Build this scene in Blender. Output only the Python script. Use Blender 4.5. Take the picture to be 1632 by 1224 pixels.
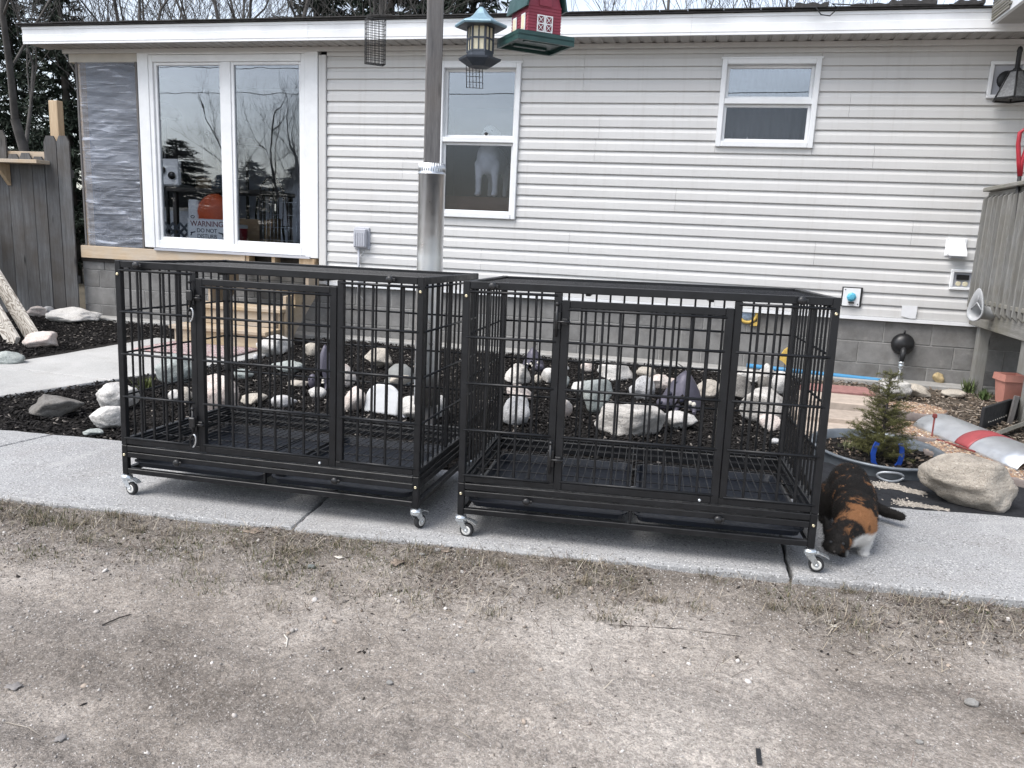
import bpy, bmesh, math, random
import numpy as np
from mathutils import Vector, Matrix, noise as mnoise

for _o in list(bpy.data.objects):
    bpy.data.objects.remove(_o)
SC = bpy.context.scene
COL = SC.collection
R_ = math.radians
PI = math.pi

# ------------------------------------------------------------------ camera
H_CAM = 1.17
F_PX = 1250.0
RM = np.array([[0.97003, 0.08839, -0.22631], [0.24115, -0.17540, 0.95451], [0.04467, -0.98052, -0.19147]])
_d = np.array([-291.0, 6438.0, F_PX]); _d /= np.linalg.norm(_d)
_x = np.array([5316.0, 492.0, -F_PX]); _x -= _d * (_x @ _d); _x /= np.linalg.norm(_x)
RM = np.stack([_x, np.cross(-_d, _x), -_d])          # camera (right, down, forward) -> world
cam_d = bpy.data.cameras.new('camera')
cam_d.sensor_width = 36.0
cam_d.lens = 36.0 * F_PX / 1632.0
cam_d.clip_start = 0.05
cam_d.clip_end = 2000.0
cam = bpy.data.objects.new('camera', cam_d)
COL.objects.link(cam)
_m = Matrix.Identity(4)
for _i in range(3):
    _m[_i][0] = RM[_i, 0]; _m[_i][1] = -RM[_i, 1]; _m[_i][2] = -RM[_i, 2]
_m[2][3] = H_CAM
cam.matrix_world = _m
SC.camera = cam

# ------------------------------------------------------------------ sky, sun, exposure
SUN_EL, SUN_AZ = 56.0, 225.0        # degrees; azimuth measured clockwise from +Y (the house side)
world = bpy.data.worlds.new('World'); SC.world = world; world.use_nodes = True
_n = world.node_tree; _n.nodes.clear()
_out = _n.nodes.new('ShaderNodeOutputWorld'); _bg = _n.nodes.new('ShaderNodeBackground')
_sky = _n.nodes.new('ShaderNodeTexSky'); _sky.sky_type = 'NISHITA'; _sky.sun_disc = False
_sky.sun_elevation = R_(SUN_EL); _sky.sun_rotation = R_(SUN_AZ)
_sky.air_density = 1.0; _sky.dust_density = 2.0; _sky.ozone_density = 1.0; _sky.altitude = 200
_hsv = _n.nodes.new('ShaderNodeHueSaturation'); _hsv.inputs['Saturation'].default_value = 0.5
_tc = _n.nodes.new('ShaderNodeTexCoord')
_mp = _n.nodes.new('ShaderNodeMapping'); _mp.inputs['Scale'].default_value = (1.0, 1.0, 3.5)
_cl = _n.nodes.new('ShaderNodeTexNoise'); _cl.inputs['Scale'].default_value = 2.2; _cl.inputs['Detail'].default_value = 6.0
_cl.inputs['Roughness'].default_value = 0.55
_cr = _n.nodes.new('ShaderNodeMapRange')
_cr.inputs['From Min'].default_value = 0.3; _cr.inputs['From Max'].default_value = 0.75
_cr.inputs['To Min'].default_value = 0.75; _cr.inputs['To Max'].default_value = 1.45
_mx = _n.nodes.new('ShaderNodeVectorMath'); _mx.operation = 'SCALE'
_n.links.new(_tc.outputs['Generated'], _mp.inputs['Vector']); _n.links.new(_mp.outputs[0], _cl.inputs['Vector'])
_n.links.new(_cl.outputs['Fac'], _cr.inputs['Value'])
_n.links.new(_sky.outputs[0], _hsv.inputs['Color']); _n.links.new(_hsv.outputs[0], _mx.inputs[0])
_n.links.new(_cr.outputs[0], _mx.inputs['Scale']); _n.links.new(_mx.outputs[0], _bg.inputs['Color'])
_n.links.new(_bg.outputs[0], _out.inputs['Surface'])
_bg.inputs['Strength'].default_value = 0.125
sun_d = bpy.data.lights.new('sun', 'SUN'); sun_d.energy = 1.5; sun_d.angle = R_(38); sun_d.color = (1.0, 0.97, 0.93)
sun = bpy.data.objects.new('sun', sun_d); COL.objects.link(sun)
_az, _el = R_(SUN_AZ), R_(SUN_EL)
_dir = Vector((math.sin(_az) * math.cos(_el), math.cos(_az) * math.cos(_el), math.sin(_el)))
sun.rotation_euler = (-_dir).to_track_quat('-Z', 'Y').to_euler()
SC.view_settings.view_transform = 'Standard'
SC.view_settings.look = 'None'
SC.view_settings.gamma = 1.0
SC.view_settings.use_curve_mapping = False
SC.view_settings.exposure = 1.16
SC.cycles.max_bounces = 6
SC.cycles.transparent_max_bounces = 16
SC.cycles.use_denoising = True
SC.cycles.sample_clamp_indirect = 6.0

# ------------------------------------------------------------------ pixel -> place (survey of the photograph)
def _ray(u, v):
    return RM @ np.array([(u - 816.0) / F_PX, (v - 612.0) / F_PX, 1.0])
def at(u, v, y):                      # point of that line of sight on the upright plane Y = y
    r = _ray(u, v); t = y / r[1]
    return Vector((r[0] * t, r[1] * t, H_CAM + r[2] * t))
def gnd(u, v, z=-0.04):               # point of that line of sight on the level plane Z = z
    r = _ray(u, v); t = (z - H_CAM) / r[2]
    return Vector((r[0] * t, r[1] * t, z))
def ppm(p):                           # photograph pixels per metre there
    c = RM.T @ (np.array(p) - np.array([0, 0, H_CAM]))
    return F_PX / c[2]

# ------------------------------------------------------------------ object helpers
def tag(o, label=None, cat=None, group=None, kind=None):
    if label: o['label'] = label
    if cat: o['category'] = cat
    if group: o['group'] = group
    if kind: o['kind'] = kind
    return o
def thing(name, label, cat, loc=(0, 0, 0), rz=0.0, group=None):
    o = bpy.data.objects.new(name, None); COL.objects.link(o)
    o.empty_display_size = 0.1
    o.location = loc; o.rotation_euler = (0, 0, rz)
    return tag(o, label, cat, group)
def wloc(o):
    v = Vector((0, 0, 0))
    while o is not None:
        v += o.location; o = o.parent
    return v
def obj_from_mesh(name, me, parent=None):
    o = bpy.data.objects.new(name, me); COL.objects.link(o)
    if parent is not None: o.parent = parent
    return o

class MB:
    """collects shapes; build() links them as one mesh object"""
    def __init__(s): s.v = []; s.f = []; s.sm = []
    def add(s, vs, fs, smooth=False):
        b = len(s.v); s.v += [tuple(p) for p in vs]
        for f in fs: s.f.append(tuple(i + b for i in f)); s.sm.append(smooth)
        return s
    def box(s, x0, x1, y0, y1, z0, z1):
        return s.add([(x0, y0, z0), (x1, y0, z0), (x1, y1, z0), (x0, y1, z0), (x0, y0, z1), (x1, y0, z1), (x1, y1, z1), (x0, y1, z1)],
                     [(0, 3, 2, 1), (4, 5, 6, 7), (0, 1, 5, 4), (1, 2, 6, 5), (2, 3, 7, 6), (3, 0, 4, 7)])
    def obox(s, c, hx, hy, hz, ex=(1, 0, 0), ey=(0, 1, 0), ez=(0, 0, 1)):
        c = Vector(c); ex = Vector(ex) * hx; ey = Vector(ey) * hy; ez = Vector(ez) * hz
        P = [c + a * ex + b * ey + d * ez for d in (-1, 1) for a, b in ((-1, -1), (1, -1), (1, 1), (-1, 1))]
        return s.add(P, [(0, 3, 2, 1), (4, 5, 6, 7), (0, 1, 5, 4), (1, 2, 6, 5), (2, 3, 7, 6), (3, 0, 4, 7)])
    def cbox(s, x0, x1, y0, y1, z0, z1, b=0.002):
        """box with chamfered edges"""
        cx, cy, cz = (x0 + x1) / 2, (y0 + y1) / 2, (z0 + z1) / 2
        hx, hy, hz = (x1 - x0) / 2, (y1 - y0) / 2, (z1 - z0) / 2
        b = min(b, hx * .45, hy * .45, hz * .45)
        V = []; idx = {}
        for sx in (-1, 1):
            for sy in (-1, 1):
                for sz in (-1, 1):
                    for k in range(3):
                        idx[(sx, sy, sz, k)] = len(V)
                        V.append((cx + sx * (hx - (b if k != 0 else 0)), cy + sy * (hy - (b if k != 1 else 0)), cz + sz * (hz - (b if k != 2 else 0))))
        F = []
        S = (-1, 1)
        for sx in S: F.append(tuple(idx[(sx, a, c, 0)] for a, c in ((-1, -1), (1, -1), (1, 1), (-1, 1))))
        for sy in S: F.append(tuple(idx[(a, sy, c, 1)] for a, c in ((-1, -1), (1, -1), (1, 1), (-1, 1))))
        for sz in S: F.append(tuple(idx[(a, c, sz, 2)] for a, c in ((-1, -1), (1, -1), (1, 1), (-1, 1))))
        for sx in S:
            for sy in S: F.append((idx[(sx, sy, -1, 0)], idx[(sx, sy, 1, 0)], idx[(sx, sy, 1, 1)], idx[(sx, sy, -1, 1)]))
            for sz in S: F.append((idx[(sx, -1, sz, 0)], idx[(sx, 1, sz, 0)], idx[(sx, 1, sz, 2)], idx[(sx, -1, sz, 2)]))
        for sy in S:
            for sz in S: F.append((idx[(-1, sy, sz, 1)], idx[(1, sy, sz, 1)], idx[(1, sy, sz, 2)], idx[(-1, sy, sz, 2)]))
        for sx in S:
            for sy in S:
                for sz in S: F.append(tuple(idx[(sx, sy, sz, k)] for k in range(3)))
        return s.add(V, F)
    def tube(s, pts, rad, n=8, cap=True, smooth=True):
        pts = [Vector(p) for p in pts]
        if not isinstance(rad, (list, tuple)): rad = [rad] * len(pts)
        rings = []
        for i, p in enumerate(pts):
            d = (pts[min(i + 1, len(pts) - 1)] - pts[max(i - 1, 0)])
            if d.length < 1e-9: d = Vector((0, 0, 1))
            d.normalize()
            if i == 0:
                a = d.orthogonal().normalized()
            else:
                a = (pa - d * pa.dot(d))
                a = a.normalized() if a.length > 1e-6 else d.orthogonal().normalized()
            pa = a; b = d.cross(a)
            rings.append([p + (a * math.cos(2 * PI * k / n) + b * math.sin(2 * PI * k / n)) * rad[i] for k in range(n)])
        base = len(s.v)
        for r in rings: s.v += [tuple(q) for q in r]
        for i in range(len(rings) - 1):
            for k in range(n):
                s.f.append((base + i * n + k, base + i * n + (k + 1) % n, base + (i + 1) * n + (k + 1) % n, base + (i + 1) * n + k)); s.sm.append(smooth)
        if cap:
            s.f.append(tuple(base + k for k in reversed(range(n)))); s.sm.append(False)
            s.f.append(tuple(base + (len(rings) - 1) * n + k for k in range(n))); s.sm.append(False)
        return s
    def lathe(s, c, prof, n=24, smooth=True, ax='z', close=False):
        """prof: list of (radius, height) turned about an upright (or x / y) axis through c"""
        c = Vector(c); base = len(s.v)
        for (r, h) in prof:
            for k in range(n):
                a = 2 * PI * k / n
                q = (r * math.cos(a), r * math.sin(a), h)
                if ax == 'y': q = (q[0], q[2], q[1])
                if ax == 'x': q = (q[2], q[0], q[1])
                s.v.append(tuple(c + Vector(q)))
        m = len(prof)
        for i in range(m - 1 if not close else m):
            j = (i + 1) % m
            for k in range(n):
                s.f.append((base + i * n + k, base + i * n + (k + 1) % n, base + j * n + (k + 1) % n, base + j * n + k)); s.sm.append(smooth)
        if not close:
            if prof[0][0] > 1e-6: s.f.append(tuple(base + k for k in range(n))); s.sm.append(False)
            if prof[-1][0] > 1e-6: s.f.append(tuple(base + (m - 1) * n + k for k in range(n))); s.sm.append(False)
        return s
    def prism(s, poly, a, b, ax='y'):
        """closed outline extruded along an axis; poly in the two other axes"""
        n = len(poly)
        def P(p, t):
            if ax == 'y': return (p[0], t, p[1])
            if ax == 'x': return (t, p[0], p[1])
            return (p[0], p[1], t)
        V = [P(p, a) for p in poly] + [P(p, b) for p in poly]
        F = [tuple(range(n)), tuple(range(2 * n - 1, n - 1, -1))] + [(i, (i + 1) % n, n + (i + 1) % n, n + i) for i in range(n)]
        return s.add(V, F)
    def ell(s, c, r, nu=14, nv=9, rot=None):
        c = Vector(c); V = []; F = []
        for j in range(nv + 1):
            th = PI * j / nv
            for i in range(nu):
                ph = 2 * PI * i / nu
                p = Vector((r[0] * math.sin(th) * math.cos(ph), r[1] * math.sin(th) * math.sin(ph), r[2] * math.cos(th)))
                if rot is not None: p = rot @ p
                V.append(c + p)
        for j in range(nv):
            for i in range(nu):
                F.append((j * nu + i, j * nu + (i + 1) % nu, (j + 1) * nu + (i + 1) % nu, (j + 1) * nu + i))
        return s.add(V, F, True)
    def mesh(s, name, mat, off=(0, 0, 0)):
        me = bpy.data.meshes.new(name)
        off = Vector(off)
        me.from_pydata([tuple(Vector(p) - off) for p in s.v], [], s.f)
        me.polygons.foreach_set('use_smooth', s.sm)
        bm = bmesh.new(); bm.from_mesh(me)
        bmesh.ops.recalc_face_normals(bm, faces=bm.faces); bm.to_mesh(me); bm.free()
        if mat is not None: me.materials.append(mat)
        me.update()
        return me
    def build(s, name, mat, parent=None, local=False, origin=None):
        """local=False: shapes are in world coordinates and the parents are not rotated"""
        off = Vector((0, 0, 0))
        if parent is not None and not local: off = wloc(parent)
        if parent is None and origin is not None: off = Vector(origin)
        o = obj_from_mesh(name, s.mesh(name, mat, off), parent)
        if parent is None and origin is not None: o.location = origin
        return o

def scatter(name, tv, tf, loc, rot, scl, mat, parent=None, col=None, smooth=False):
    """many small pieces joined into one mesh: template verts/faces placed by arrays"""
    tv = np.asarray(tv, float); N = len(loc); k = len(tv)
    P = np.einsum('nij,nkj->nki', rot, tv[None] * scl[:, None, :]) + loc[:, None, :]
    fl = len(tf[0]); tf = np.asarray(tf)
    Fi = (tf[None] + (np.arange(N) * k)[:, None, None]).reshape(-1, fl)
    me = bpy.data.meshes.new(name)
    me.vertices.add(N * k); me.vertices.foreach_set('co', P.reshape(-1).astype(np.float32))
    me.loops.add(Fi.size); me.loops.foreach_set('vertex_index', Fi.reshape(-1).astype(np.int32))
    me.polygons.add(len(Fi)); me.polygons.foreach_set('loop_start', (np.arange(len(Fi)) * fl).astype(np.int32))
    if smooth: me.polygons.foreach_set('use_smooth', np.ones(len(Fi), bool))
    if col is not None:
        at_ = me.attributes.new('Col', 'FLOAT_COLOR', 'POINT')
        c4 = np.ones((N, 4), np.float32); c4[:, :3] = col
        at_.data.foreach_set('color', np.repeat(c4, k, axis=0).reshape(-1))
    me.update(calc_edges=True); me.validate()
    me.materials.append(mat)
    return obj_from_mesh(name, me, parent)
def rotz_tilt(rng, N, tilt):
    """rotations: random heading, tilt about a random level axis"""
    a = rng.uniform(0, 2 * PI, N); t = rng.normal(0, tilt, N); b = rng.normal(0, tilt, N)
    ca, sa, ct, st, cb, sb = np.cos(a), np.sin(a), np.cos(t), np.sin(t), np.cos(b), np.sin(b)
    Z = np.zeros((N, 3, 3)); Z[:, 0, 0] = ca; Z[:, 0, 1] = -sa; Z[:, 1, 0] = sa; Z[:, 1, 1] = ca; Z[:, 2, 2] = 1
    X = np.zeros((N, 3, 3)); X[:, 0, 0] = 1; X[:, 1, 1] = ct; X[:, 1, 2] = -st; X[:, 2, 1] = st; X[:, 2, 2] = ct
    Y = np.zeros((N, 3, 3)); Y[:, 1, 1] = 1; Y[:, 0, 0] = cb; Y[:, 0, 2] = sb; Y[:, 2, 0] = -sb; Y[:, 2, 2] = cb
    return Z @ X @ Y
BOXV = [(-.5, -.5, -.5), (.5, -.5, -.5), (.5, .5, -.5), (-.5, .5, -.5), (-.5, -.5, .5), (.5, -.5, .5), (.5, .5, .5), (-.5, .5, .5)]
BOXF = [(0, 3, 2, 1), (4, 5, 6, 7), (0, 1, 5, 4), (1, 2, 6, 5), (2, 3, 7, 6), (3, 0, 4, 7)]
_t = (1 + 5 ** .5) / 2
ICOV = [tuple(np.array(p) / 1.902 * .5 * 2 / 1.0) for p in [(-1, _t, 0), (1, _t, 0), (-1, -_t, 0), (1, -_t, 0), (0, -1, _t), (0, 1, _t), (0, -1, -_t), (0, 1, -_t), (_t, 0, -1), (_t, 0, 1), (-_t, 0, -1), (-_t, 0, 1)]]
ICOF = [(0, 11, 5), (0, 5, 1), (0, 1, 7), (0, 7, 10), (0, 10, 11), (1, 5, 9), (5, 11, 4), (11, 10, 2), (10, 7, 6), (7, 1, 8), (3, 9, 4), (3, 4, 2), (3, 2, 6), (3, 6, 8), (3, 8, 9), (4, 9, 5), (2, 4, 11), (6, 2, 10), (8, 6, 7), (9, 8, 1)]

# ------------------------------------------------------------------ materials
class NT:
    def __init__(s, name):
        s.m = bpy.data.materials.new(name); s.m.use_nodes = True
        s.t = s.m.node_tree; s.t.nodes.clear()
        s.out = s.t.nodes.new('ShaderNodeOutputMaterial')
        s.tc = s.t.nodes.new('ShaderNodeTexCoord')
    def n(s, t, **kw):
        nd = s.t.nodes.new(t)
        for k, v in kw.items():
            if k in nd.inputs.keys(): s.set(nd, k, v)
            else: setattr(nd, k, v)
        return nd
    def set(s, nd, k, v):
        if isinstance(v, bpy.types.NodeSocket): s.t.links.new(v, nd.inputs[k])
        else: nd.inputs[k].default_value = v
    def co(s, scale=(1, 1, 1), rot=(0, 0, 0), which='Object'):
        nd = s.t.nodes.new('ShaderNodeMapping'); nd.inputs['Scale'].default_value = scale; nd.inputs['Rotation'].default_value = rot
        s.t.links.new(s.tc.outputs[which], nd.inputs['Vector']); return nd.outputs[0]
    def noise(s, scale, detail=4, rough=.55, vec=None, dist=0.0):
        nd = s.n('ShaderNodeTexNoise', Scale=scale, Detail=detail, Roughness=rough, Distortion=dist)
        s.t.links.new(vec if vec is not None else s.co(), nd.inputs['Vector']); return nd.outputs['Fac']
    def vor(s, scale, vec=None, feature='F1', out='Distance', rnd=1.0):
        nd = s.t.nodes.new('ShaderNodeTexVoronoi'); nd.feature = feature
        nd.inputs['Scale'].default_value = scale; nd.inputs['Randomness'].default_value = rnd
        s.t.links.new(vec if vec is not None else s.co(), nd.inputs['Vector']); return nd.outputs[out]
    def ramp(s, fac, stops, interp='LINEAR'):
        nd = s.t.nodes.new('ShaderNodeValToRGB'); nd.color_ramp.interpolation = interp
        el = nd.color_ramp.elements
        while len(el) < len(stops): el.new(0.5)
        for e, (p, c) in zip(el, stops):
            e.position = p
            e.color = (c, c, c, 1) if isinstance(c, (int, float)) else (c[0], c[1], c[2], 1)
        s.t.links.new(fac, nd.inputs['Fac']); return nd.outputs['Color']
    def mix(s, a, b, fac, mode='MIX'):
        nd = s.t.nodes.new('ShaderNodeMix'); nd.data_type = 'RGBA'; nd.blend_type = mode
        for k, v in ((6, a), (7, b)):
            if isinstance(v, bpy.types.NodeSocket): s.t.links.new(v, nd.inputs[k])
            else: nd.inputs[k].default_value = (v[0], v[1], v[2], 1) if not isinstance(v, (int, float)) else (v, v, v, 1)
        if isinstance(fac, bpy.types.NodeSocket): s.t.links.new(fac, nd.inputs[0])
        else: nd.inputs[0].default_value = fac
        return nd.outputs[2]
    def math(s, op, a, b=None):
        nd = s.t.nodes.new('ShaderNodeMath'); nd.operation = op
        for k, v in ((0, a), (1, b)):
            if v is None: continue
            if isinstance(v, bpy.types.NodeSocket): s.t.links.new(v, nd.inputs[k])
            else: nd.inputs[k].default_value = v
        return nd.outputs[0]
    def rnd(s):
        return s.t.nodes.new('ShaderNodeObjectInfo').outputs['Random']
    def attr(s, name='Col'):
        nd = s.t.nodes.new('ShaderNodeAttribute'); nd.attribute_name = name; return nd.outputs['Color']
    def bump(s, h, strength=.3, dist=.01):
        nd = s.n('ShaderNodeBump', Strength=strength, Distance=dist); s.t.links.new(h, nd.inputs['Height']); return nd.outputs[0]
    def pbr(s, col, rough=.6, metal=0.0, normal=None, spec=.5, **kw):
        p = s.t.nodes.new('ShaderNodeBsdfPrincipled')
        for k, v in (('Base Color', col), ('Roughness', rough), ('Metallic', metal), ('Specular IOR Level', spec)):
            if isinstance(v, bpy.types.NodeSocket): s.t.links.new(v, p.inputs[k])
            elif k == 'Base Color': p.inputs[k].default_value = (v[0], v[1], v[2], 1)
            else: p.inputs[k].default_value = v
        if normal is not None: s.t.links.new(normal, p.inputs['Normal'])
        for k, v in kw.items():
            s.set(p, k, v)
        s.t.links.new(p.outputs[0], s.out.inputs['Surface']); s.p = p
        return s.m

def plain(name, col, rough=.5, metal=0.0, var=.12, scale=8.0, bump=0.0, bscale=60.0, spec=.5, dirt=0.0, objvar=0.0):
    """painted / moulded stuff with faint unevenness, grime and per-piece variation"""
    t = NT(name)
    a = t.noise(scale, 5, .6)
    lo = tuple(c * (1 - var) for c in col); hi = tuple(min(1, c * (1 + var)) for c in col)
    c = t.ramp(a, [(.3, lo), (.7, hi)])
    if objvar > 0:
        v = t.math('MULTIPLY_ADD', t.rnd(), objvar * 2); v.node.inputs[2].default_value = 1 - objvar
        g = t.n('ShaderNodeCombineColor'); [t.t.links.new(v, g.inputs[i]) for i in range(3)]
        c = t.mix(c, g.outputs[0], 1.0, 'MULTIPLY')
    if dirt > 0:
        d = t.ramp(t.noise(scale * 1.7, 8, .7), [(.45, 0.0), (.75, 1.0)])
        c = t.mix(c, tuple(x * .45 for x in col), t.math('MULTIPLY', d, dirt))
    r = t.ramp(t.noise(scale * 3, 4, .6), [(.3, max(.02, rough - .08)), (.7, min(1, rough + .1))])
    nm = t.bump(t.noise(bscale, 4, .6), bump, .004) if bump > 0 else None
    return t.pbr(c, r, metal, nm, spec)

def wood(name, dark, light, axis='z', scale=1.0, rough=.8, grain=.5, grey=None, knots=True, objvar=.12):
    """boards with grain running along the given axis"""
    t = NT(name)
    sc = {'x': (1.2, 22, 22), 'y': (22, 1.2, 22), 'z': (22, 22, 1.2)}[axis]
    sc = tuple(x * scale for x in sc)
    rn = t.n('ShaderNodeCombineXYZ'); r0 = t.math('MULTIPLY', t.rnd(), 37.0)
    for i in range(3): t.t.links.new(r0, rn.inputs[i])
    add = t.t.nodes.new('ShaderNodeVectorMath'); add.operation = 'ADD'
    t.t.links.new(t.tc.outputs['Object'], add.inputs[0]); t.t.links.new(rn.outputs[0], add.inputs[1])
    mp = t.t.nodes.new('ShaderNodeMapping'); mp.inputs['Scale'].default_value = sc; t.t.links.new(add.outputs[0], mp.inputs['Vector'])
    g = t.noise(1.6, 6, .65, mp.outputs[0], .6)
    mp2 = t.t.nodes.new('ShaderNodeMapping'); mp2.inputs['Scale'].default_value = tuple(x * 4 for x in sc); t.t.links.new(add.outputs[0], mp2.inputs['Vector'])
    f = t.noise(2.5, 4, .6, mp2.outputs[0])
    c = t.ramp(t.mix(g, f, .4), [(.3, dark), (.52, tuple((a + b) / 2 for a, b in zip(dark, light))), (.7, light)])
    if grey is not None:
        c = t.mix(c, grey, t.ramp(t.noise(2.5 * scale, 5, .6, add.outputs[0]), [(.4, 0.0), (.68, .8)]))
    if knots:
        mp3 = t.t.nodes.new('ShaderNodeMapping'); mp3.inputs['Scale'].default_value = tuple(x ** .5 * 1.3 for x in sc); t.t.links.new(add.outputs[0], mp3.inputs['Vector'])
        k = t.vor(1.1, mp3.outputs[0]); c = t.mix(tuple(x * .35 for x in dark), c, t.ramp(k, [(.03, 0.0), (.12, 1.0)]))
    v = t.math('MULTIPLY_ADD', t.rnd(), objvar * 2); v.node.inputs[2].default_value = 1 - objvar
    gg = t.n('ShaderNodeCombineColor'); [t.t.links.new(v, gg.inputs[i]) for i in range(3)]
    c = t.mix(c, gg.outputs[0], 1.0, 'MULTIPLY')
    return t.pbr(c, rough, 0.0, t.bump(t.mix(g, f, .5), grain, .004), .25)

def rockmat(name, base, second, spk_d, spk_l, scale=1.0, band=0.0):
    t = NT(name)
    rn = t.n('ShaderNodeCombineXYZ'); r0 = t.math('MULTIPLY', t.rnd(), 53.0)
    for i in range(3): t.t.links.new(r0, rn.inputs[i])
    add = t.t.nodes.new('ShaderNodeVectorMath'); add.operation = 'ADD'
    t.t.links.new(t.tc.outputs['Object'], add.inputs[0]); t.t.links.new(rn.outputs[0], add.inputs[1])
    vec = add.outputs[0]
    c = t.ramp(t.noise(7 * scale, 6, .6, vec, .4), [(.35, base), (.66, second)])
    if band > 0:
        mp = t.t.nodes.new('ShaderNodeMapping'); mp.inputs['Scale'].default_value = (3, 3, 26); mp.inputs['Rotation'].default_value = (.4, .3, 0)
        t.t.links.new(vec, mp.inputs['Vector'])
        c = t.mix(c, tuple(x * .45 for x in base), t.math('MULTIPLY', t.ramp(t.noise(1.6, 5, .6, mp.outputs[0], .8), [(.45, 0.0), (.62, 1.0)]), band))
    c = t.mix(c, spk_d, t.math('MULTIPLY', t.ramp(t.noise(120 * scale, 3, .7, vec), [(.56, 0.0), (.66, 1.0)]), .7))
    c = t.mix(c, spk_l, t.math('MULTIPLY', t.ramp(t.noise(95 * scale, 3, .7, vec), [(.6, 0.0), (.68, 1.0)]), .6))
    c = t.mix(c, (.16, .14, .115), t.math('MULTIPLY', t.ramp(t.noise(13 * scale, 8, .75, vec), [(.52, 0.0), (.74, 1.0)]), .5))
    c = t.mix(c, (.07, .065, .06), t.math('MULTIPLY', t.ramp(t.vor(6 * scale, vec, 'DISTANCE_TO_EDGE'), [(.0, 1.0), (.02, 0.0)]), .18))
    h = t.mix(t.noise(16 * scale, 8, .7, vec), t.noise(90 * scale, 4, .6, vec), .35)
    return t.pbr(c, .8, 0.0, t.bump(h, .9, .02), .25)

# ------------------------------------------------------------------ material library
M = {}
def mk_concrete(name, base, spk=1.0, dirt=.35):
    t = NT(name)
    big = t.noise(1.3, 6, .6)
    c = t.ramp(big, [(.3, tuple(x * .84 for x in base)), (.7, tuple(x * 1.1 for x in base))])
    c = t.mix(c, (.72, .71, .69), t.math('MULTIPLY', t.ramp(t.noise(150, 2, .6), [(.58, 0.0), (.66, 1.0)]), .75 * spk))
    c = t.mix(c, (.09, .085, .08), t.math('MULTIPLY', t.ramp(t.noise(125, 2, .6), [(.57, 0.0), (.67, 1.0)]), .75 * spk))
    c = t.mix(c, (.2, .175, .15), t.math('MULTIPLY', t.ramp(t.noise(3.1, 9, .72), [(.48, 0.0), (.75, 1.0)]), dirt))
    c = t.mix(c, (.50, .49, .475), t.math('MULTIPLY', t.ramp(t.noise(2.2, 8, .7, None, .8), [(.56, 0.0), (.7, 1.0)]), .45))
    c = t.mix(c, (.16, .145, .13), t.math('MULTIPLY', t.ramp(t.noise(5.5, 9, .75, None, .5), [(.60, 0.0), (.74, 1.0)]), dirt))
    h = t.mix(t.noise(190, 3, .7), t.noise(22, 5, .6), .35)
    return t.pbr(c, .9, 0.0, t.bump(h, .6, .005), .25)
M['slab'] = mk_concrete('aggregate_concrete', (.335, .335, .335), 1.15, .3)
M['walk'] = mk_concrete('walkway_concrete', (.42, .415, .40), .5, .3)
M['footing'] = mk_concrete('footing_concrete', (.34, .335, .32), .3, .55)
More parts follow.
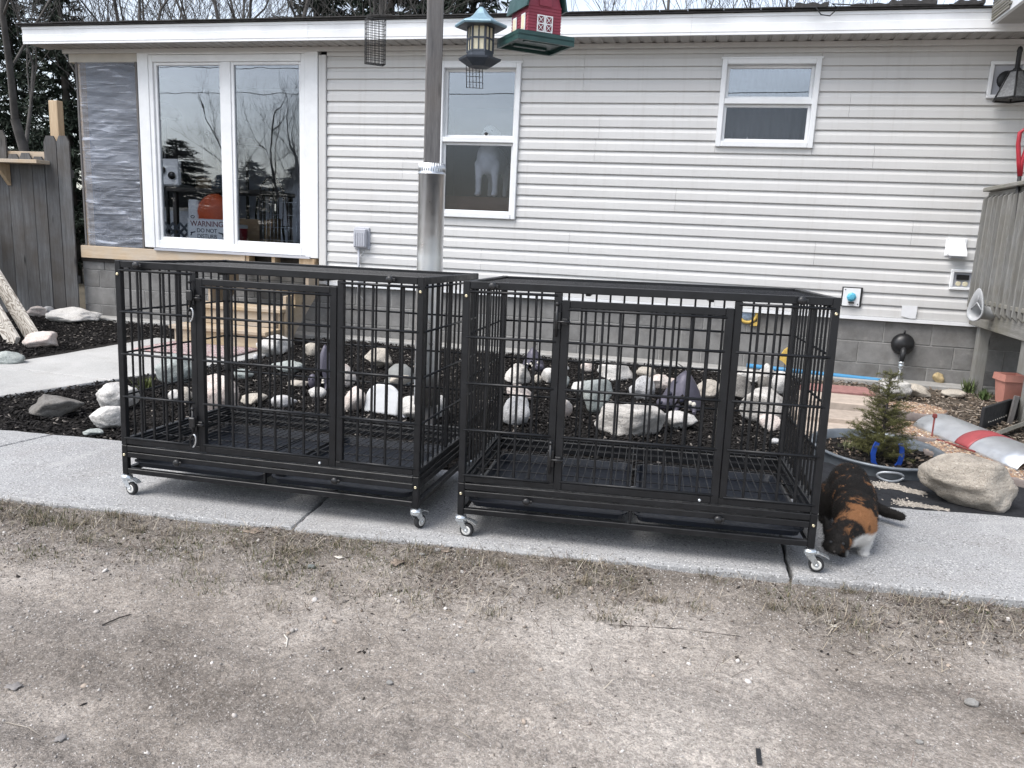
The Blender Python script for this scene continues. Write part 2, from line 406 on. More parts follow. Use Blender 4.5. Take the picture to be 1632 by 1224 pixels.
def mk_dirt():
    t = NT('packed_dirt')
    v = t.co()
    a = t.noise(.85, 7, .6, v, .3)
    c = t.ramp(a, [(.36, (.24, .208, .178)), (.5, (.395, .352, .312)), (.62, (.515, .468, .422))])
    sep = t.n('ShaderNodeSeparateXYZ'); t.t.links.new(t.tc.outputs['Object'], sep.inputs[0])
    dd = t.math('SUBTRACT', t.math('ADD', t.math('MULTIPLY', sep.outputs[0], .0928), 2.755), sep.outputs[1])
    hum = t.math('ADD', dd, t.math('MULTIPLY', t.math('ADD', t.noise(3.0, 6, .65, v), -.5), 1.1))
    c = t.mix(c, t.mix((.10, .085, .07), (.20, .175, .15), t.noise(20, 5, .7, v)), t.math('MULTIPLY', t.ramp(hum, [(.0, 1.0), (.42, 0.0)]), .75))
    # compacted wheel tracks run along the drive
    mp = t.co((.35, 2.0, 1))
    c = t.mix(c, (.155, .14, .128), t.math('MULTIPLY', t.ramp(t.noise(1.15, 6, .6, mp, .5), [(.50, 0.0), (.62, 1.0)]), .42))
    # damp, compacted wheel track on the left and a fainter one to the right
    wob = t.math('MULTIPLY', t.math('ADD', t.noise(2.2, 5, .6, v), -.5), .4)
    for y0_, w_, x0_, x1_, a_ in ((1.60, .085, -.45, -.85, .62), (2.17, .04, .25, .55, .5), (1.30, .05, -.9, -1.3, .4)):
        dy_ = t.math('ABSOLUTE', t.math('ADD', t.math('SUBTRACT', sep.outputs[1], y0_), wob)); bm_ = t.ramp(dy_, [(w_ * .5, 1.0), (w_ * 1.6, 0.0)])
        xr_ = t.n('ShaderNodeMapRange'); t.t.links.new(t.math('ADD', sep.outputs[0], wob), xr_.inputs['Value']); xr_.inputs['From Min'].default_value = x0_; xr_.inputs['From Max'].default_value = x1_
        c = t.mix(c, (.135, .118, .104), t.math('MULTIPLY', t.math('MULTIPLY', bm_, xr_.outputs[0]), a_))
    fine = t.noise(70, 6, .75, v)
    c = t.mix(c, (.10, .086, .075), t.math('MULTIPLY', t.ramp(fine, [(.53, 0.0), (.70, 1.0)]), .55))
    c = t.mix(c, (.46, .43, .40), t.math('MULTIPLY', t.ramp(t.noise(120, 3, .7, v), [(.56, 0.0), (.65, 1.0)]), .6))
    c = t.mix(c, (.62, .59, .55), t.math('MULTIPLY', t.ramp(t.vor(55, v), [(.07, 1.0), (.12, 0.0)]), .35))
    for sc_, lo_, hi_, w_ in ((110, .5, 1.4, .38), (42, .65, 1.25, .35), (240, .4, 1.6, .4)):   # soil crumbs: every cell its own tone
        cell = t.n('ShaderNodeSeparateColor'); t.t.links.new(t.vor(sc_, v, 'F1', 'Color'), cell.inputs[0])
        mul = t.n('ShaderNodeMapRange'); t.t.links.new(cell.outputs[0], mul.inputs['Value']); mul.inputs['To Min'].default_value = lo_; mul.inputs['To Max'].default_value = hi_
        g3 = t.n('ShaderNodeCombineColor'); [t.t.links.new(mul.outputs[0], g3.inputs[i]) for i in range(3)]
        c = t.mix(c, g3.outputs[0], w_, 'MULTIPLY')
    h = t.mix(t.mix(fine, t.noise(24, 6, .7, v), .45), t.noise(160, 3, .7, v), .35)
    return t.pbr(c, .96, 0.0, t.bump(h, 1.0, .02), .12)
M['dirt'] = mk_dirt()
def mk_soil(name, a, b):
    t = NT(name); f = t.noise(30, 7, .75)
    return t.pbr(t.ramp(f, [(.35, a), (.7, b)]), .95, 0.0, t.bump(f, 1.0, .02), .15)
M['soil'] = mk_soil('dark_mulch_base', (.008, .0075, .007), (.035, .031, .028))
M['bare'] = mk_soil('bare_soil', (.06, .048, .038), (.19, .16, .13))
M['yard'] = mk_soil('yard_soil', (.07, .06, .045), (.16, .14, .105))
def mk_attr(name, rough=.9, spec=.2, transl=0.0):
    t = NT(name); c = t.attr()
    t.pbr(c, rough, 0.0, None, spec)
    if transl > 0: t.p.inputs['Transmission Weight'].default_value = 0.0
    return t.m
M['bits'] = mk_attr('loose_bits')
M['needle'] = mk_attr('needles', .7, .25)
def mk_vinyl():
    t = NT('vinyl_siding')
    v = t.co((1, 1, 1))
    c = t.ramp(t.noise(1.1, 4, .5, v), [(.3, (.56, .555, .545)), (.7, (.62, .615, .605))])
    streak = t.noise(2.0, 6, .7, t.co((9, 1, .5)))
    c = t.mix(c, (.42, .40, .37), t.math('MULTIPLY', t.ramp(streak, [(.52, 0.0), (.8, 1.0)]), .35))
    vv = t.math('MULTIPLY_ADD', t.rnd(), .06); vv.node.inputs[2].default_value = .97
    g = t.n('ShaderNodeCombineColor'); [t.t.links.new(vv, g.inputs[i]) for i in range(3)]
    c = t.mix(c, g.outputs[0], 1.0, 'MULTIPLY')
    h = t.mix(t.noise(1.7, 3, .5, t.co((1.3, 1, 6))), t.noise(90, 3, .6, t.co((.25, 1, 3))), .12)
    return t.pbr(c, .48, 0.0, t.bump(h, .25, .012), .4)
M['vinyl'] = mk_vinyl()
M['white'] = plain('white_trim_paint', (.78, .79, .80), .4, 0, .04, 3, .06, 30, dirt=.18)
M['fascia'] = plain('white_aluminium_fascia', (.80, .81, .82), .38, 0, .05, 1.6, .08, 7, dirt=.2)
M['soffit'] = plain('soffit_metal', (.36, .345, .325), .5, 0, .08, 3, dirt=.3)
M['tan'] = plain('tan_board', (.46, .43, .38), .6, 0, .1, 5, .1)
M['shingle'] = plain('asphalt_shingle', (.045, .043, .042), .95, 0, .35, 30, .8, 160)
def mk_block():
    t = NT('concrete_block')
    rn = t.n('ShaderNodeCombineXYZ'); r0 = t.math('MULTIPLY', t.rnd(), 31.0)
    for i in range(3): t.t.links.new(r0, rn.inputs[i])
    add = t.t.nodes.new('ShaderNodeVectorMath'); add.operation = 'ADD'
    t.t.links.new(t.tc.outputs['Object'], add.inputs[0]); t.t.links.new(rn.outputs[0], add.inputs[1]); v = add.outputs[0]
    c = t.ramp(t.noise(6, 6, .65, v), [(.3, (.155, .152, .148)), (.7, (.245, .24, .232))])
    c = t.mix(c, (.34, .33, .31), t.math('MULTIPLY', t.ramp(t.noise(11, 8, .75, v), [(.57, 0.0), (.75, 1.0)]), .6))
    c = t.mix(c, (.1, .092, .082), t.math('MULTIPLY', t.ramp(t.noise(4, 7, .7, v), [(.5, 0.0), (.74, 1.0)]), .6))
    vv = t.math('MULTIPLY_ADD', t.rnd(), .22); vv.node.inputs[2].default_value = .89
    g = t.n('ShaderNodeCombineColor'); [t.t.links.new(vv, g.inputs[i]) for i in range(3)]
    c = t.mix(c, g.outputs[0], 1.0, 'MULTIPLY')
    h = t.mix(t.noise(130, 4, .7, v), t.noise(35, 4, .6, v), .4)
    return t.pbr(c, .95, 0.0, t.bump(h, .7, .005), .2)
M['block'] = mk_block()
M['mortar'] = plain('mortar', (.32, .315, .30), .95, 0, .2, 25, .5, 120)
M['pine'] = wood('new_pine', (.36, .26, .165), (.60, .49, .36), 'x', 1.0, .75, .3, (.45, .40, .34))
M['pine_z'] = wood('new_pine_upright', (.33, .23, .14), (.58, .46, .32), 'z', 1.0, .75, .3)
M['stairwood'] = wood('stair_pine', (.34, .24, .14), (.58, .46, .31), 'x', 1.0, .75, .35, (.44, .40, .36))
M['fence'] = wood('weathered_fence', (.050, .051, .053), (.165, .167, .172), 'z', 1.0, .9, .8, (.075, .066, .058))
M['post'] = wood('weathered_post', (.085, .082, .083), (.235, .228, .226), 'z', 1.3, .9, 1.0, (.16, .145, .135))
M['deck'] = wood('grey_deck_wood', (.13, .128, .12), (.33, .33, .318), 'z', 1.2, .88, .7, (.19, .18, .155))
M['deck_y'] = wood('grey_deck_beam', (.15, .145, .13), (.36, .35, .33), 'y', 1.0, .88, .8, (.17, .16, .12))
def mk_ring():
    t = NT('ringed_plank'); rn = t.n('ShaderNodeCombineXYZ'); r0 = t.math('MULTIPLY', t.rnd(), 9.0)
    for i in range(3): t.t.links.new(r0, rn.inputs[i])
    add = t.t.nodes.new('ShaderNodeVectorMath'); add.operation = 'ADD'; t.t.links.new(t.tc.outputs['Object'], add.inputs[0]); t.t.links.new(rn.outputs[0], add.inputs[1])
    mp = t.t.nodes.new('ShaderNodeMapping'); mp.inputs['Scale'].default_value = (9, 9, 2.4); t.t.links.new(add.outputs[0], mp.inputs['Vector'])
    w = t.math('FRACT', t.math('MULTIPLY', t.noise(1.0, 2, .4, mp.outputs[0], .5), 13.0))
    c = t.ramp(w, [(.0, (.46, .43, .385)), (.45, (.50, .47, .42)), (.72, (.19, .165, .14)), (.9, (.22, .19, .16)), (1.0, (.46, .43, .385))])
    return t.pbr(c, .85, 0, t.bump(w, .4, .004), .2)
M['plankwood'] = mk_ring()
M['galv'] = plain('galvanised_steel', (.66, .68, .70), .36, .8, .10, 9, .12, 26)
M['duct'] = plain('duct_steel', (.72, .73, .74), .33, 1.0, .06, 4, .05, 9)
M['tub'] = plain('galvanised_tub', (.17, .19, .21), .5, .45, .3, 7, .15, 30, dirt=.4)
M['black'] = plain('black_powder_coat', (.0105, .011, .0125), .36, 0, .3, 14, .1, 180, .32, .0, .1)
M['blackplastic'] = plain('black_plastic', (.012, .012, .013), .38, 0, .15, 12)
M['tray'] = plain('navy_tray_plastic', (.009, .012, .019), .42, 0, .2, 10, .1, 60)
M['zinc'] = plain('zinc_plate', (.70, .74, .77), .28, .85, .08, 20)
M['brass'] = plain('screw_metal', (.72, .64, .45), .3, 1.0, .08, 20)
M['rubber'] = plain('rubber_tyre', (.02, .02, .021), .75, 0, .2, 30)
M['hubgrey'] = plain('pale_hub_plastic', (.62, .61, .58), .45, 0, .05, 20)
M['iron'] = plain('dark_iron', (.03, .031, .033), .5, .3, .25, 20, .2, 60)
M['green'] = plain('dark_green_plastic', (.02, .062, .058), .42, 0, .2, 10, .1, 40)
M['greyblue'] = plain('lantern_plastic', (.055, .066, .085), .5, 0, .2, 12, .1, 40)
M['patina'] = plain('pale_blue_roof', (.22, .34, .41), .4, .2, .2, 14, .1, 40)
M['barnred'] = plain('barn_red', (.26, .035, .06), .5, 0, .15, 10, .1, 50)
M['shield'] = plain('grey_white_plastic', (.60, .61, .62), .4, 0, .08, 9, .1, 30, dirt=.3)
M['whiteplastic'] = plain('white_plastic', (.80, .81, .82), .38, 0, .03, 6)
M['cream'] = plain('seed_window', (.72, .66, .48), .45, 0, .1, 30)
M['ring'] = plain('dull_zinc', (.34, .36, .38), .45, .5, .15, 20)
M['greyplastic'] = plain('grey_box_plastic', (.42, .43, .47), .5, 0, .06, 10)
M['pvc'] = plain('grey_pvc', (.40, .41, .42), .4, 0, .06, 6, dirt=.25)
M['bluepipe'] = plain('blue_hose', (.06, .25, .46), .4, 0, .08, 10)
M['bluepaint'] = plain('blue_paint', (.012, .055, .30), .4, 0, .15, 15)
M['yellow'] = plain('yellow_cloth', (.62, .42, .10), .7, 0, .15, 30)
M['terra'] = plain('terracotta_plastic', (.52, .235, .185), .6, 0, .08, 8, .1, 40, dirt=.25)
M['red'] = plain('red_plastic', (.36, .015, .03), .4, 0, .1, 10)
M['rust'] = plain('rusty_red_metal', (.20, .045, .04), .75, .2, .3, 25, .3, 60)
M['redpaint'] = plain('faded_red_paint', (.30, .055, .06), .55, 0, .2, 12, .1, 40)
M['chalk'] = plain('chalk_board_black', (.018, .018, .02), .8, 0, .3, 14, .3, 60)
M['paper'] = plain('paper', (.75, .76, .78), .8, 0, .03, 20)
M['ink'] = plain('sign_ink', (.028, .03, .05), .7, 0, .05, 20)
M['redink'] = plain('sign_red_ink', (.16, .02, .035), .7, 0, .05, 20)
M['cyan'] = plain('blue_valve', (.10, .42, .58), .4, 0, .08, 20)
M['paver'] = plain('tan_paver', (.44, .37, .31), .92, 0, .14, 18, .5, 110, .2, .25, .1)
M['redpaver'] = plain('red_paver', (.32, .17, .155), .92, 0, .14, 18, .5, 110, .2, .3)
M['stepedge'] = plain('stepper_concrete', (.23, .195, .18), .92, 0, .2, 14, .5, 90, .2, .3)
M['fabric'] = plain('landscape_cloth', (.018, .019, .022), .7, 0, .3, 18, .5, 120, .3, .2)
M['sand'] = plain('spilt_sand', (.30, .265, .225), .95, 0, .2, 30, .6, 150)
M['purple'] = plain('purple_metal', (.092, .086, .112), .5, .3, .2, 14, .2, 50)
M['ivory'] = plain('ivory_dot', (.66, .62, .55), .6, 0, .1, 20)
M['clay'] = plain('grey_stoneware', (.22, .225, .215), .7, 0, .2, 8, .3, 40)
M['bark'] = plain('grey_bark', (.085, .079, .074), .95, 0, .35, 6, .9, 40)
M['bark_d'] = plain('dark_bark', (.055, .048, .043), .95, 0, .3, 6, .9, 40)
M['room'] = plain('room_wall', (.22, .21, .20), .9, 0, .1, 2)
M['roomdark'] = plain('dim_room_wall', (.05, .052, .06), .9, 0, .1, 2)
M['porchwall'] = plain('porch_wall', (.50, .52, .55), .8, 0, .08, 1.5)
M['darkwood'] = plain('dark_table_wood', (.03, .024, .02), .5, 0, .2, 8)
M['card'] = plain('cardboard', (.36, .25, .15), .85, 0, .08, 6)
M['orange'] = plain('orange_bag', (.62, .10, .025), .4, 0, .15, 12, .5, 14)
M['cloth'] = plain('bed_cloth', (.16, .09, .06), .9, 0, .2, 10)
M['rug'] = None
def mk_glass(name, refl, tint, wav=0.0, haze=0.0):
    t = NT(name)
    gl = t.n('ShaderNodeBsdfGlossy', Roughness=.0); gl.inputs['Color'].default_value = (.92, .95, 1.0, 1)
    tr = t.n('ShaderNodeBsdfTransparent'); tr.inputs['Color'].default_value = (tint[0], tint[1], tint[2], 1)
    if wav > 0:
        h = t.noise(1.6, 2, .5, t.co((1.0, 1, .7)))
        t.t.links.new(t.bump(h, wav, .01), gl.inputs['Normal'])
    lw = t.n('ShaderNodeLayerWeight', Blend=.25)
    f = t.math('MULTIPLY_ADD', lw.outputs['Fresnel'], 1.0); f.node.inputs[2].default_value = refl
    mx = t.t.nodes.new('ShaderNodeMixShader'); t.t.links.new(f, mx.inputs[0])
    t.t.links.new(tr.outputs[0], mx.inputs[1]); t.t.links.new(gl.outputs[0], mx.inputs[2])
    t.t.links.new(mx.outputs[0], t.out.inputs['Surface'])
    return t.m
M['glass'] = mk_glass('window_glass', .15, (.75, .78, .8), .05)
M['glass_low'] = mk_glass('screened_glass', .015, (.76, .78, .82), .04)
M['glass_porch'] = mk_glass('porch_glass', .085, (.88, .9, .92), .16)
def mk_film():
    t = NT('clear_plastic_film')
    w = t.noise(2.4, 6, .6, t.co((.8, 1, 9), (0, .14, 0)), .5)
    d = t.n('ShaderNodeBsdfPrincipled', Roughness=.12); d.inputs['Base Color'].default_value = (.76, .81, .92, 1)
    t.t.links.new(t.bump(w, .9, .03), d.inputs['Normal'])
    tr = t.n('ShaderNodeBsdfTransparent'); tr.inputs['Color'].default_value = (.84, .87, .93, 1)
    f = t.ramp(w, [(.36, .14), (.58, .28), (.66, .60)])  # pale opacity streaks paint a bluish-white sheen onto the sheet
    mx = t.t.nodes.new('ShaderNodeMixShader'); t.t.links.new(f, mx.inputs[0])
    t.t.links.new(tr.outputs[0], mx.inputs[1]); t.t.links.new(d.outputs[0], mx.inputs[2])
    t.t.links.new(mx.outputs[0], t.out.inputs['Surface']); return t.m
M['film'] = mk_film()
def mk_rug():
    t = NT('woven_rug')
    w = t.noise(9, 3, .5, t.co((1, 2.4, 1)), 2.0)
    c = t.ramp(w, [(.40, (.40, .33, .32)), (.46, (.05, .04, .045)), (.5, (.45, .28, .27)), (.56, (.55, .5, .48)), (.6, (.06, .05, .05)), (.66, (.45, .4, .4))], 'CONSTANT')
    return t.pbr(c, .95, 0, t.bump(t.noise(180, 2), .5, .004), .1)
M['rug'] = mk_rug()
ROCK = {
    'white': rockmat('pale_granite', (.66, .64, .61), (.53, .51, .48), (.10, .095, .09), (.82, .80, .77)),
    'pink': rockmat('pink_granite', (.58, .47, .42), (.64, .60, .56), (.1, .075, .065), (.74, .66, .6)),
    'grey': rockmat('speckled_granite', (.45, .45, .455), (.58, .57, .56), (.06, .06, .062), (.74, .73, .72)),
    'tan': rockmat('tan_fieldstone', (.52, .47, .40), (.42, .385, .335), (.09, .075, .06), (.62, .57, .5)),
    'green': rockmat('green_slate', (.30, .33, .315), (.40, .42, .40), (.05, .06, .055), (.45, .5, .48)),
    'dark': rockmat('brown_basalt', (.15, .14, .128), (.215, .205, .19), (.04, .038, .035), (.3, .28, .26)),
    'boulder': rockmat('brown_grained_boulder', (.50, .45, .385), (.38, .335, .28), (.11, .09, .07), (.66, .62, .56), 1.2, .55),
    'band': rockmat('banded_gneiss', (.63, .60, .56), (.52, .49, .45), (.08, .07, .06), (.74, .72, .68), 1.0, .6),
}

# ------------------------------------------------------------------ the ground and the paving
GZ = -0.04                       # level of the beds
def slab_z(x, y):
    return -0.0217 * (y - 2.73) + 0.01 * max(0.0, min(x, 1.4) + 0.85)
def sw_front(x): return 2.755 + 0.0928 * x           # the sidewalk's two edges
def sw_back(x): return 3.728 + 0.0955 * x
g = MB()
g.add([(-300, -300, -.16), (300, -300, -.16), (300, 300, -.16), (-300, 300, -.16)], [(0, 1, 2, 3)])
tag(g.build('ground', M['yard']), kind='structure')

def fbm(x, y, s, o=4):
    a = 0; w = 1.0; t = 0
    for k in range(o):
        a += w * mnoise.noise((x * s, y * s, 7.3 * k)); t += w; w *= .5; s *= 2.1
    return a / t
def drive_z(x, y):
    d = sw_front(x) - y
    base = -0.028 - 0.018 * min(1.0, max(0, d) / .9)
    rut = -.022 * math.exp(-((y - 1.55 - .05 * x) / .13) ** 2) + .010 * math.exp(-((y - 1.82 - .05 * x) / .1) ** 2) - .012 * math.exp(-((y - 0.95) / .2) ** 2)
    lump = .012 * fbm(x, y, 2.3, 3) + .007 * fbm(x + 9, y, 9, 2) + .006 * fbm(x, y + 5, 27, 3)
    edge = .012 * math.exp(-(d / .22) ** 2)
    return base + rut + lump + edge
NX, NY = 800, 310
def make_drive():
    V = []; F = []
    for j in range(NY + 1):
        for i in range(NX + 1):
            x = -3.6 + 5.9 * i / NX
            y0, y1 = 0.5, sw_front(x) + .05
            y = y0 + (y1 - y0) * j / NY
            V.append((x, y, drive_z(x, y)))
    for j in range(NY):
        for i in range(NX):
            a = j * (NX + 1) + i; F.append((a, a + 1, a + NX + 2, a + NX + 1))
    b = len(V)                       # plain sheet beyond the detailed part
    V += [(-40, -25, -.07), (40, -25, -.07), (40, .5, -.07), (-40, .5, -.07), (-40, 2.2, -.07), (-3.6, .5, -.07), (-3.6, 2.45, -.07), (-40, -.9, -.07), (2.3, .5, -.07), (2.3, 2.98, -.07), (40, 2.98, -.07)]
    F += [(b, b + 1, b + 2, b + 3), (b + 3, b + 5, b + 6, b + 4), (b + 8, b + 2, b + 10, b + 9)]
    m = MB(); m.add(V, F, True)
    return m.build('dirt_driveway', M['dirt'])
tag(make_drive(), kind='structure')

def slab(poly, t, name, mat, parent, zf, rough=.006, step=.05, seed=0):
    """concrete slab: outline with chipped edges, slightly rounded top arris"""
    rnd = random.Random(seed); out = []
    for i, p in enumerate(poly):
        q = poly[(i + 1) % len(poly)]; L = math.dist(p, q); n = max(1, int(L / step))
        for k in range(n):
            a = k / n; x = p[0] + (q[0] - p[0]) * a; y = p[1] + (q[1] - p[1]) * a
            nx, ny = (q[1] - p[1]) / L, -(q[0] - p[0]) / L
            w = rough * (mnoise.noise((x * 3, y * 3, seed)) + .7 * mnoise.noise((x * 14, y * 14, seed + 4)))
            if k: x += nx * w; y += ny * w
            out.append((x, y))
    cx = sum(p[0] for p in out) / len(out); cy = sum(p[1] for p in out) / len(out)
    n = len(out); V = []; F = []
    def ring(ins, dz):
        for (x, y) in out:
            d = math.hypot(x - cx, y - cy); k = 1 - ins / d
            X, Y = cx + (x - cx) * k, cy + (y - cy) * k
            V.append((X, Y, zf(X, Y) + dz))
    ring(0, -t); ring(0, -.012); ring(.006, -.003); ring(.02, 0)
    for r in range(3):
        for i in range(n): F.append((r * n + i, r * n + (i + 1) % n, (r + 1) * n + (i + 1) % n, (r + 1) * n + i))
    F.append(tuple(range(3 * n, 4 * n)))
    m = MB(); m.add(V, F)
    return m.build(name, mat, parent)
sidewalk = bpy.data.objects.new('sidewalk', None); COL.objects.link(sidewalk); tag(sidewalk, kind='structure')
cuts = [(-5.2, -5.2), (-3.47, -3.36), (-1.478, -1.60), (0.387, 0.387), (2.1, 2.0), (3.9, 3.8)]     # joint x at the front and back edge
for i in range(len(cuts) - 1):
    (a0, a1), (b0, b1) = cuts[i], cuts[i + 1]; gp = .0045
    poly = [(a0 + gp, sw_front(a0)), (b0 - gp, sw_front(b0)), (b1 - gp, sw_back(b1)), (a1 + gp, sw_back(a1))]
    slab(poly, .11, 'slab', M['slab'], sidewalk, slab_z, .012, .04, i)
walk = bpy.data.objects.new('walkway', None); COL.objects.link(walk); tag(walk, kind='structure')
slab([(-5.55, 3.30), (-4.55, 3.40), (-4.40, 4.12), (-4.20, 4.80), (-5.34, 4.86)], .1, 'slab', M['walk'], walk, lambda x, y: -.03, .012, .06, 11)
slab([(-5.34, 4.875), (-4.195, 4.815), (-3.86, 5.95), (-3.84, 6.75), (-5.30, 6.75)], .1, 'slab', M['walk'], walk, lambda x, y: -.03, .012, .06, 12)

# beds: soil sheet with a hummocky surface
def bed(name, x0, x1, y0, y1, mat, amp, seed, hole=None, n=70):
    V = []; F = []; nx = n; ny = int(n * (y1 - y0) / (x1 - x0)) + 2
    for j in range(ny + 1):
        for i in range(nx + 1):
            x = x0 + (x1 - x0) * i / nx; y = y0 + (y1 - y0) * j / ny
            V.append((x, y, GZ - .015 + amp * fbm(x + seed, y, 1.7, 3) + amp * .4 * fbm(x, y + seed, 9, 2)))
    for j in range(ny):
        for i in range(nx):
            a = j * (nx + 1) + i; F.append((a, a + 1, a + nx + 2, a + nx + 1))
    m = MB(); m.add(V, F, True)
    return tag(m.build(name, mat), kind='structure')
bed('mulch_bed', -8.6, .95, 3.1, 7.84, M['soil'], .016, 1.3, n=150)
bed('garden_soil', .94, 5.0, 3.5, 7.84, M['bare'], .02, 5.1, n=90)

# ------------------------------------------------------------------ the house
YW = 7.8; XL = -3.968; XR = 3.6
ZS = 0.553; CH = 0.1093                              # bottom of the siding, height of one course
house = thing('house', 'single-storey house with cream vinyl siding, white fascia and block foundation', 'house', (-1.5, YW, GZ))
WIN_M = (-2.74, -1.909, 1.29, 2.775)                 # x0, x1, z0, z1 of the window openings
WIN_R = (-.03, .825, 2.028, 2.798)
seams = {0: .1, 1: .1, 2: -2.25, 3: -2.25, 4: .95, 5: .95, 6: -2.2, 7: -2.2, 8: -.35, 9: -.35, 10: -3.12, 11: -3.12, 12: 1.35, 13: 1.35, 14: -1.12, 15: -1.12, 16: 1.1, 17: 1.1, 18: -1.3, 19: -1.3, 20: -1.3, 21: -1.3}
seams2 = {0: -2.9, 1: -2.9, 4: -1.35, 5: -1.35, 6: 1.75, 7: 1.75, 12: -1.15, 13: -1.15}
def plank(x0, x1, z, k, lo=None, hi=None):
    """one lap of dutch-lap siding: proud flat face below, cove above"""
    h = CH; j = .0006 * ((k * 7) % 5)
    prof = [(.034, .002), (.030, -.001), (.0 - j, .0), (-.0015 - j, .004), (.0005 - j, h * .58), (.004, h * .66), (.009, h * .76), (.0125, h * .905), (.013, h * .91), (.017, h * .92), (.019, h + .006)]
    if lo is not None or hi is not None:               # piece cut where a window frame crosses the course
        a = -1 if lo is None else lo - z; b = 9 if hi is None else hi - z
        def yat(q):
            for s_, e_ in zip(prof[2:], prof[3:]):
                if s_[1] <= q <= e_[1]: return s_[0] + (e_[0] - s_[0]) * (q - s_[1]) / max(1e-6, e_[1] - s_[1])
            return .01
        new = [p for p in prof[2:] if a < p[1] < b]
        if a > 0: new = [(.02, a), (yat(a), a)] + new
        else: new = prof[:2] + new
        if b < h: new = new + [(yat(b), b), (.02, b)]
        prof = new
    m = MB(); n = len(prof)
    V = [(x0, YW + p[0], z + p[1]) for p in prof] + [(x1, YW + p[0], z + p[1]) for p in prof]
    F = [(i, i + 1, n + i + 1, n + i) for i in range(n - 1)] + [tuple(range(n)), tuple(range(2 * n - 1, n - 1, -1))]
    m.add(V, F)
    return m.build('siding_plank', M['vinyl'], house)
for k in range(22):
    z = ZS + k * CH
    cuts_ = sorted({XL, XR} | {s for s in (seams.get(k), seams2.get(k)) if s is not None})
    segs = [(cuts_[i], cuts_[i + 1]) for i in range(len(cuts_) - 1)]
    for W in (WIN_M, WIN_R):
        if z + CH > W[2] + .01 and z < W[3] - .01:
            ns = []
            for a, b in segs:
                if b <= W[0] or a >= W[1]: ns.append((a, b)); continue
                if a < W[0]: ns.append((a, W[0]))
                if b > W[1]: ns.append((W[1], b))
            segs = ns
            if z < W[2] - .012: plank(W[0] + .001, W[1] - .001, z, k, None, W[2])
            if z + CH > W[3] + .012: plank(W[0] + .001, W[1] - .001, z, k, W[3], None)
    for a, b in segs:
        if b - a > .03: plank(a + .001, b - .001, z, k)
MB().box(XL, XR, YW - .012, YW + .02, ZS - .035, ZS - .002).build('starter_strip', M['white'], house)
MB().cbox(-4.052, XL - .002, YW - .022, YW + .03, ZS - .03, 2.86, .004).build('corner_trim', M['vinyl'], house)
# sheathing behind the siding with real openings; rooms behind
def wallgrid(x0, x1, z0, z1, holes, y0, y1, name, mat):
    xs = sorted({x0, x1} | {h[0] for h in holes} | {h[1] for h in holes}); zs = sorted({z0, z1} | {h[2] for h in holes} | {h[3] for h in holes})
    m = MB()
    for i in range(len(xs) - 1):
        for j in range(len(zs) - 1):
            cx, cz = (xs[i] + xs[i + 1]) / 2, (zs[j] + zs[j + 1]) / 2
            if not any(h[0] < cx < h[1] and h[2] < cz < h[3] for h in holes): m.box(xs[i], xs[i + 1], y0, y1, zs[j], zs[j + 1])
    return m.build(name, mat, house)
wallgrid(XL, XR, ZS - .05, 2.95, [WIN_M, WIN_R], YW + .036, YW + .13, 'wall', M['room'])
PX0, PX1 = -7.12, -3.98
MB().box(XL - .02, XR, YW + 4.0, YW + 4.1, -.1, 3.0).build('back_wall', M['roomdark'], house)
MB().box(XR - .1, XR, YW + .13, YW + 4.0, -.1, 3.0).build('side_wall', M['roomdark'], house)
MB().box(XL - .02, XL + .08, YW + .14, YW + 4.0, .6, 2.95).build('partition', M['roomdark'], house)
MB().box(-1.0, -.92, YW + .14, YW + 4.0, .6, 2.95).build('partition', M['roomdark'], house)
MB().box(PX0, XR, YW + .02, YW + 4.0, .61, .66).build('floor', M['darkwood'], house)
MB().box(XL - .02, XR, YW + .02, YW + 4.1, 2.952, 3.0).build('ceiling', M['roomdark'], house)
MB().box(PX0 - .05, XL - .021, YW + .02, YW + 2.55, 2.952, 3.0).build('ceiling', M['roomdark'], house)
MB().box(PX0 - .05, PX0, YW + 1.3, YW + 4.0, .6, 2.95).build('side_wall', M['room'], house)
# porch back left open so daylight glows through the white tarpaulins hung there
def mk_tarp():
    t = NT('white_tarpaulin'); w = t.noise(1.6, 5, .6, t.co((1, 1, .5)), .6)
    d = t.n('ShaderNodeBsdfDiffuse'); d.inputs['Color'].default_value = (.72, .74, .78, 1); tr = t.n('ShaderNodeBsdfTranslucent'); tr.inputs['Color'].default_value = (.62, .65, .72, 1)
    t.t.links.new(t.bump(w, .8, .05), d.inputs['Normal']); mx = t.t.nodes.new('ShaderNodeMixShader'); mx.inputs[0].default_value = .6
    t.t.links.new(d.outputs[0], mx.inputs[1]); t.t.links.new(tr.outputs[0], mx.inputs[2]); t.t.links.new(mx.outputs[0], t.out.inputs['Surface']); return t.m
M['tarp'] = mk_tarp()
YT = YW + 2.4
tq = []
for (ua, va, ub, vb) in ((262, 152, 432, 206), (441, 207, 535, 230)):
    pa, pb = at(ua, va, YT), at(ub, vb, YT); V = []; F = []
    for j in range(9):
        for i in range(25):
            s_ = i / 24; zt_ = pa.z + (pb.z - pa.z) * s_
            V.append((pa.x + (pb.x - pa.x) * s_, YT + .02 * mnoise.noise((i * .5, j * .2, 3)), .7 + (zt_ - .7) * j / 8))
    for j in range(8):
        for i in range(24): q = j * 25 + i; F.append((q, q + 1, q + 26, q + 25))
    _m2 = MB(); _m2.add(V, F, True); _m2.build('tarpaulin', M['tarp'], house); tq += [(pa.x, pa.z), (pb.x, pb.z)]
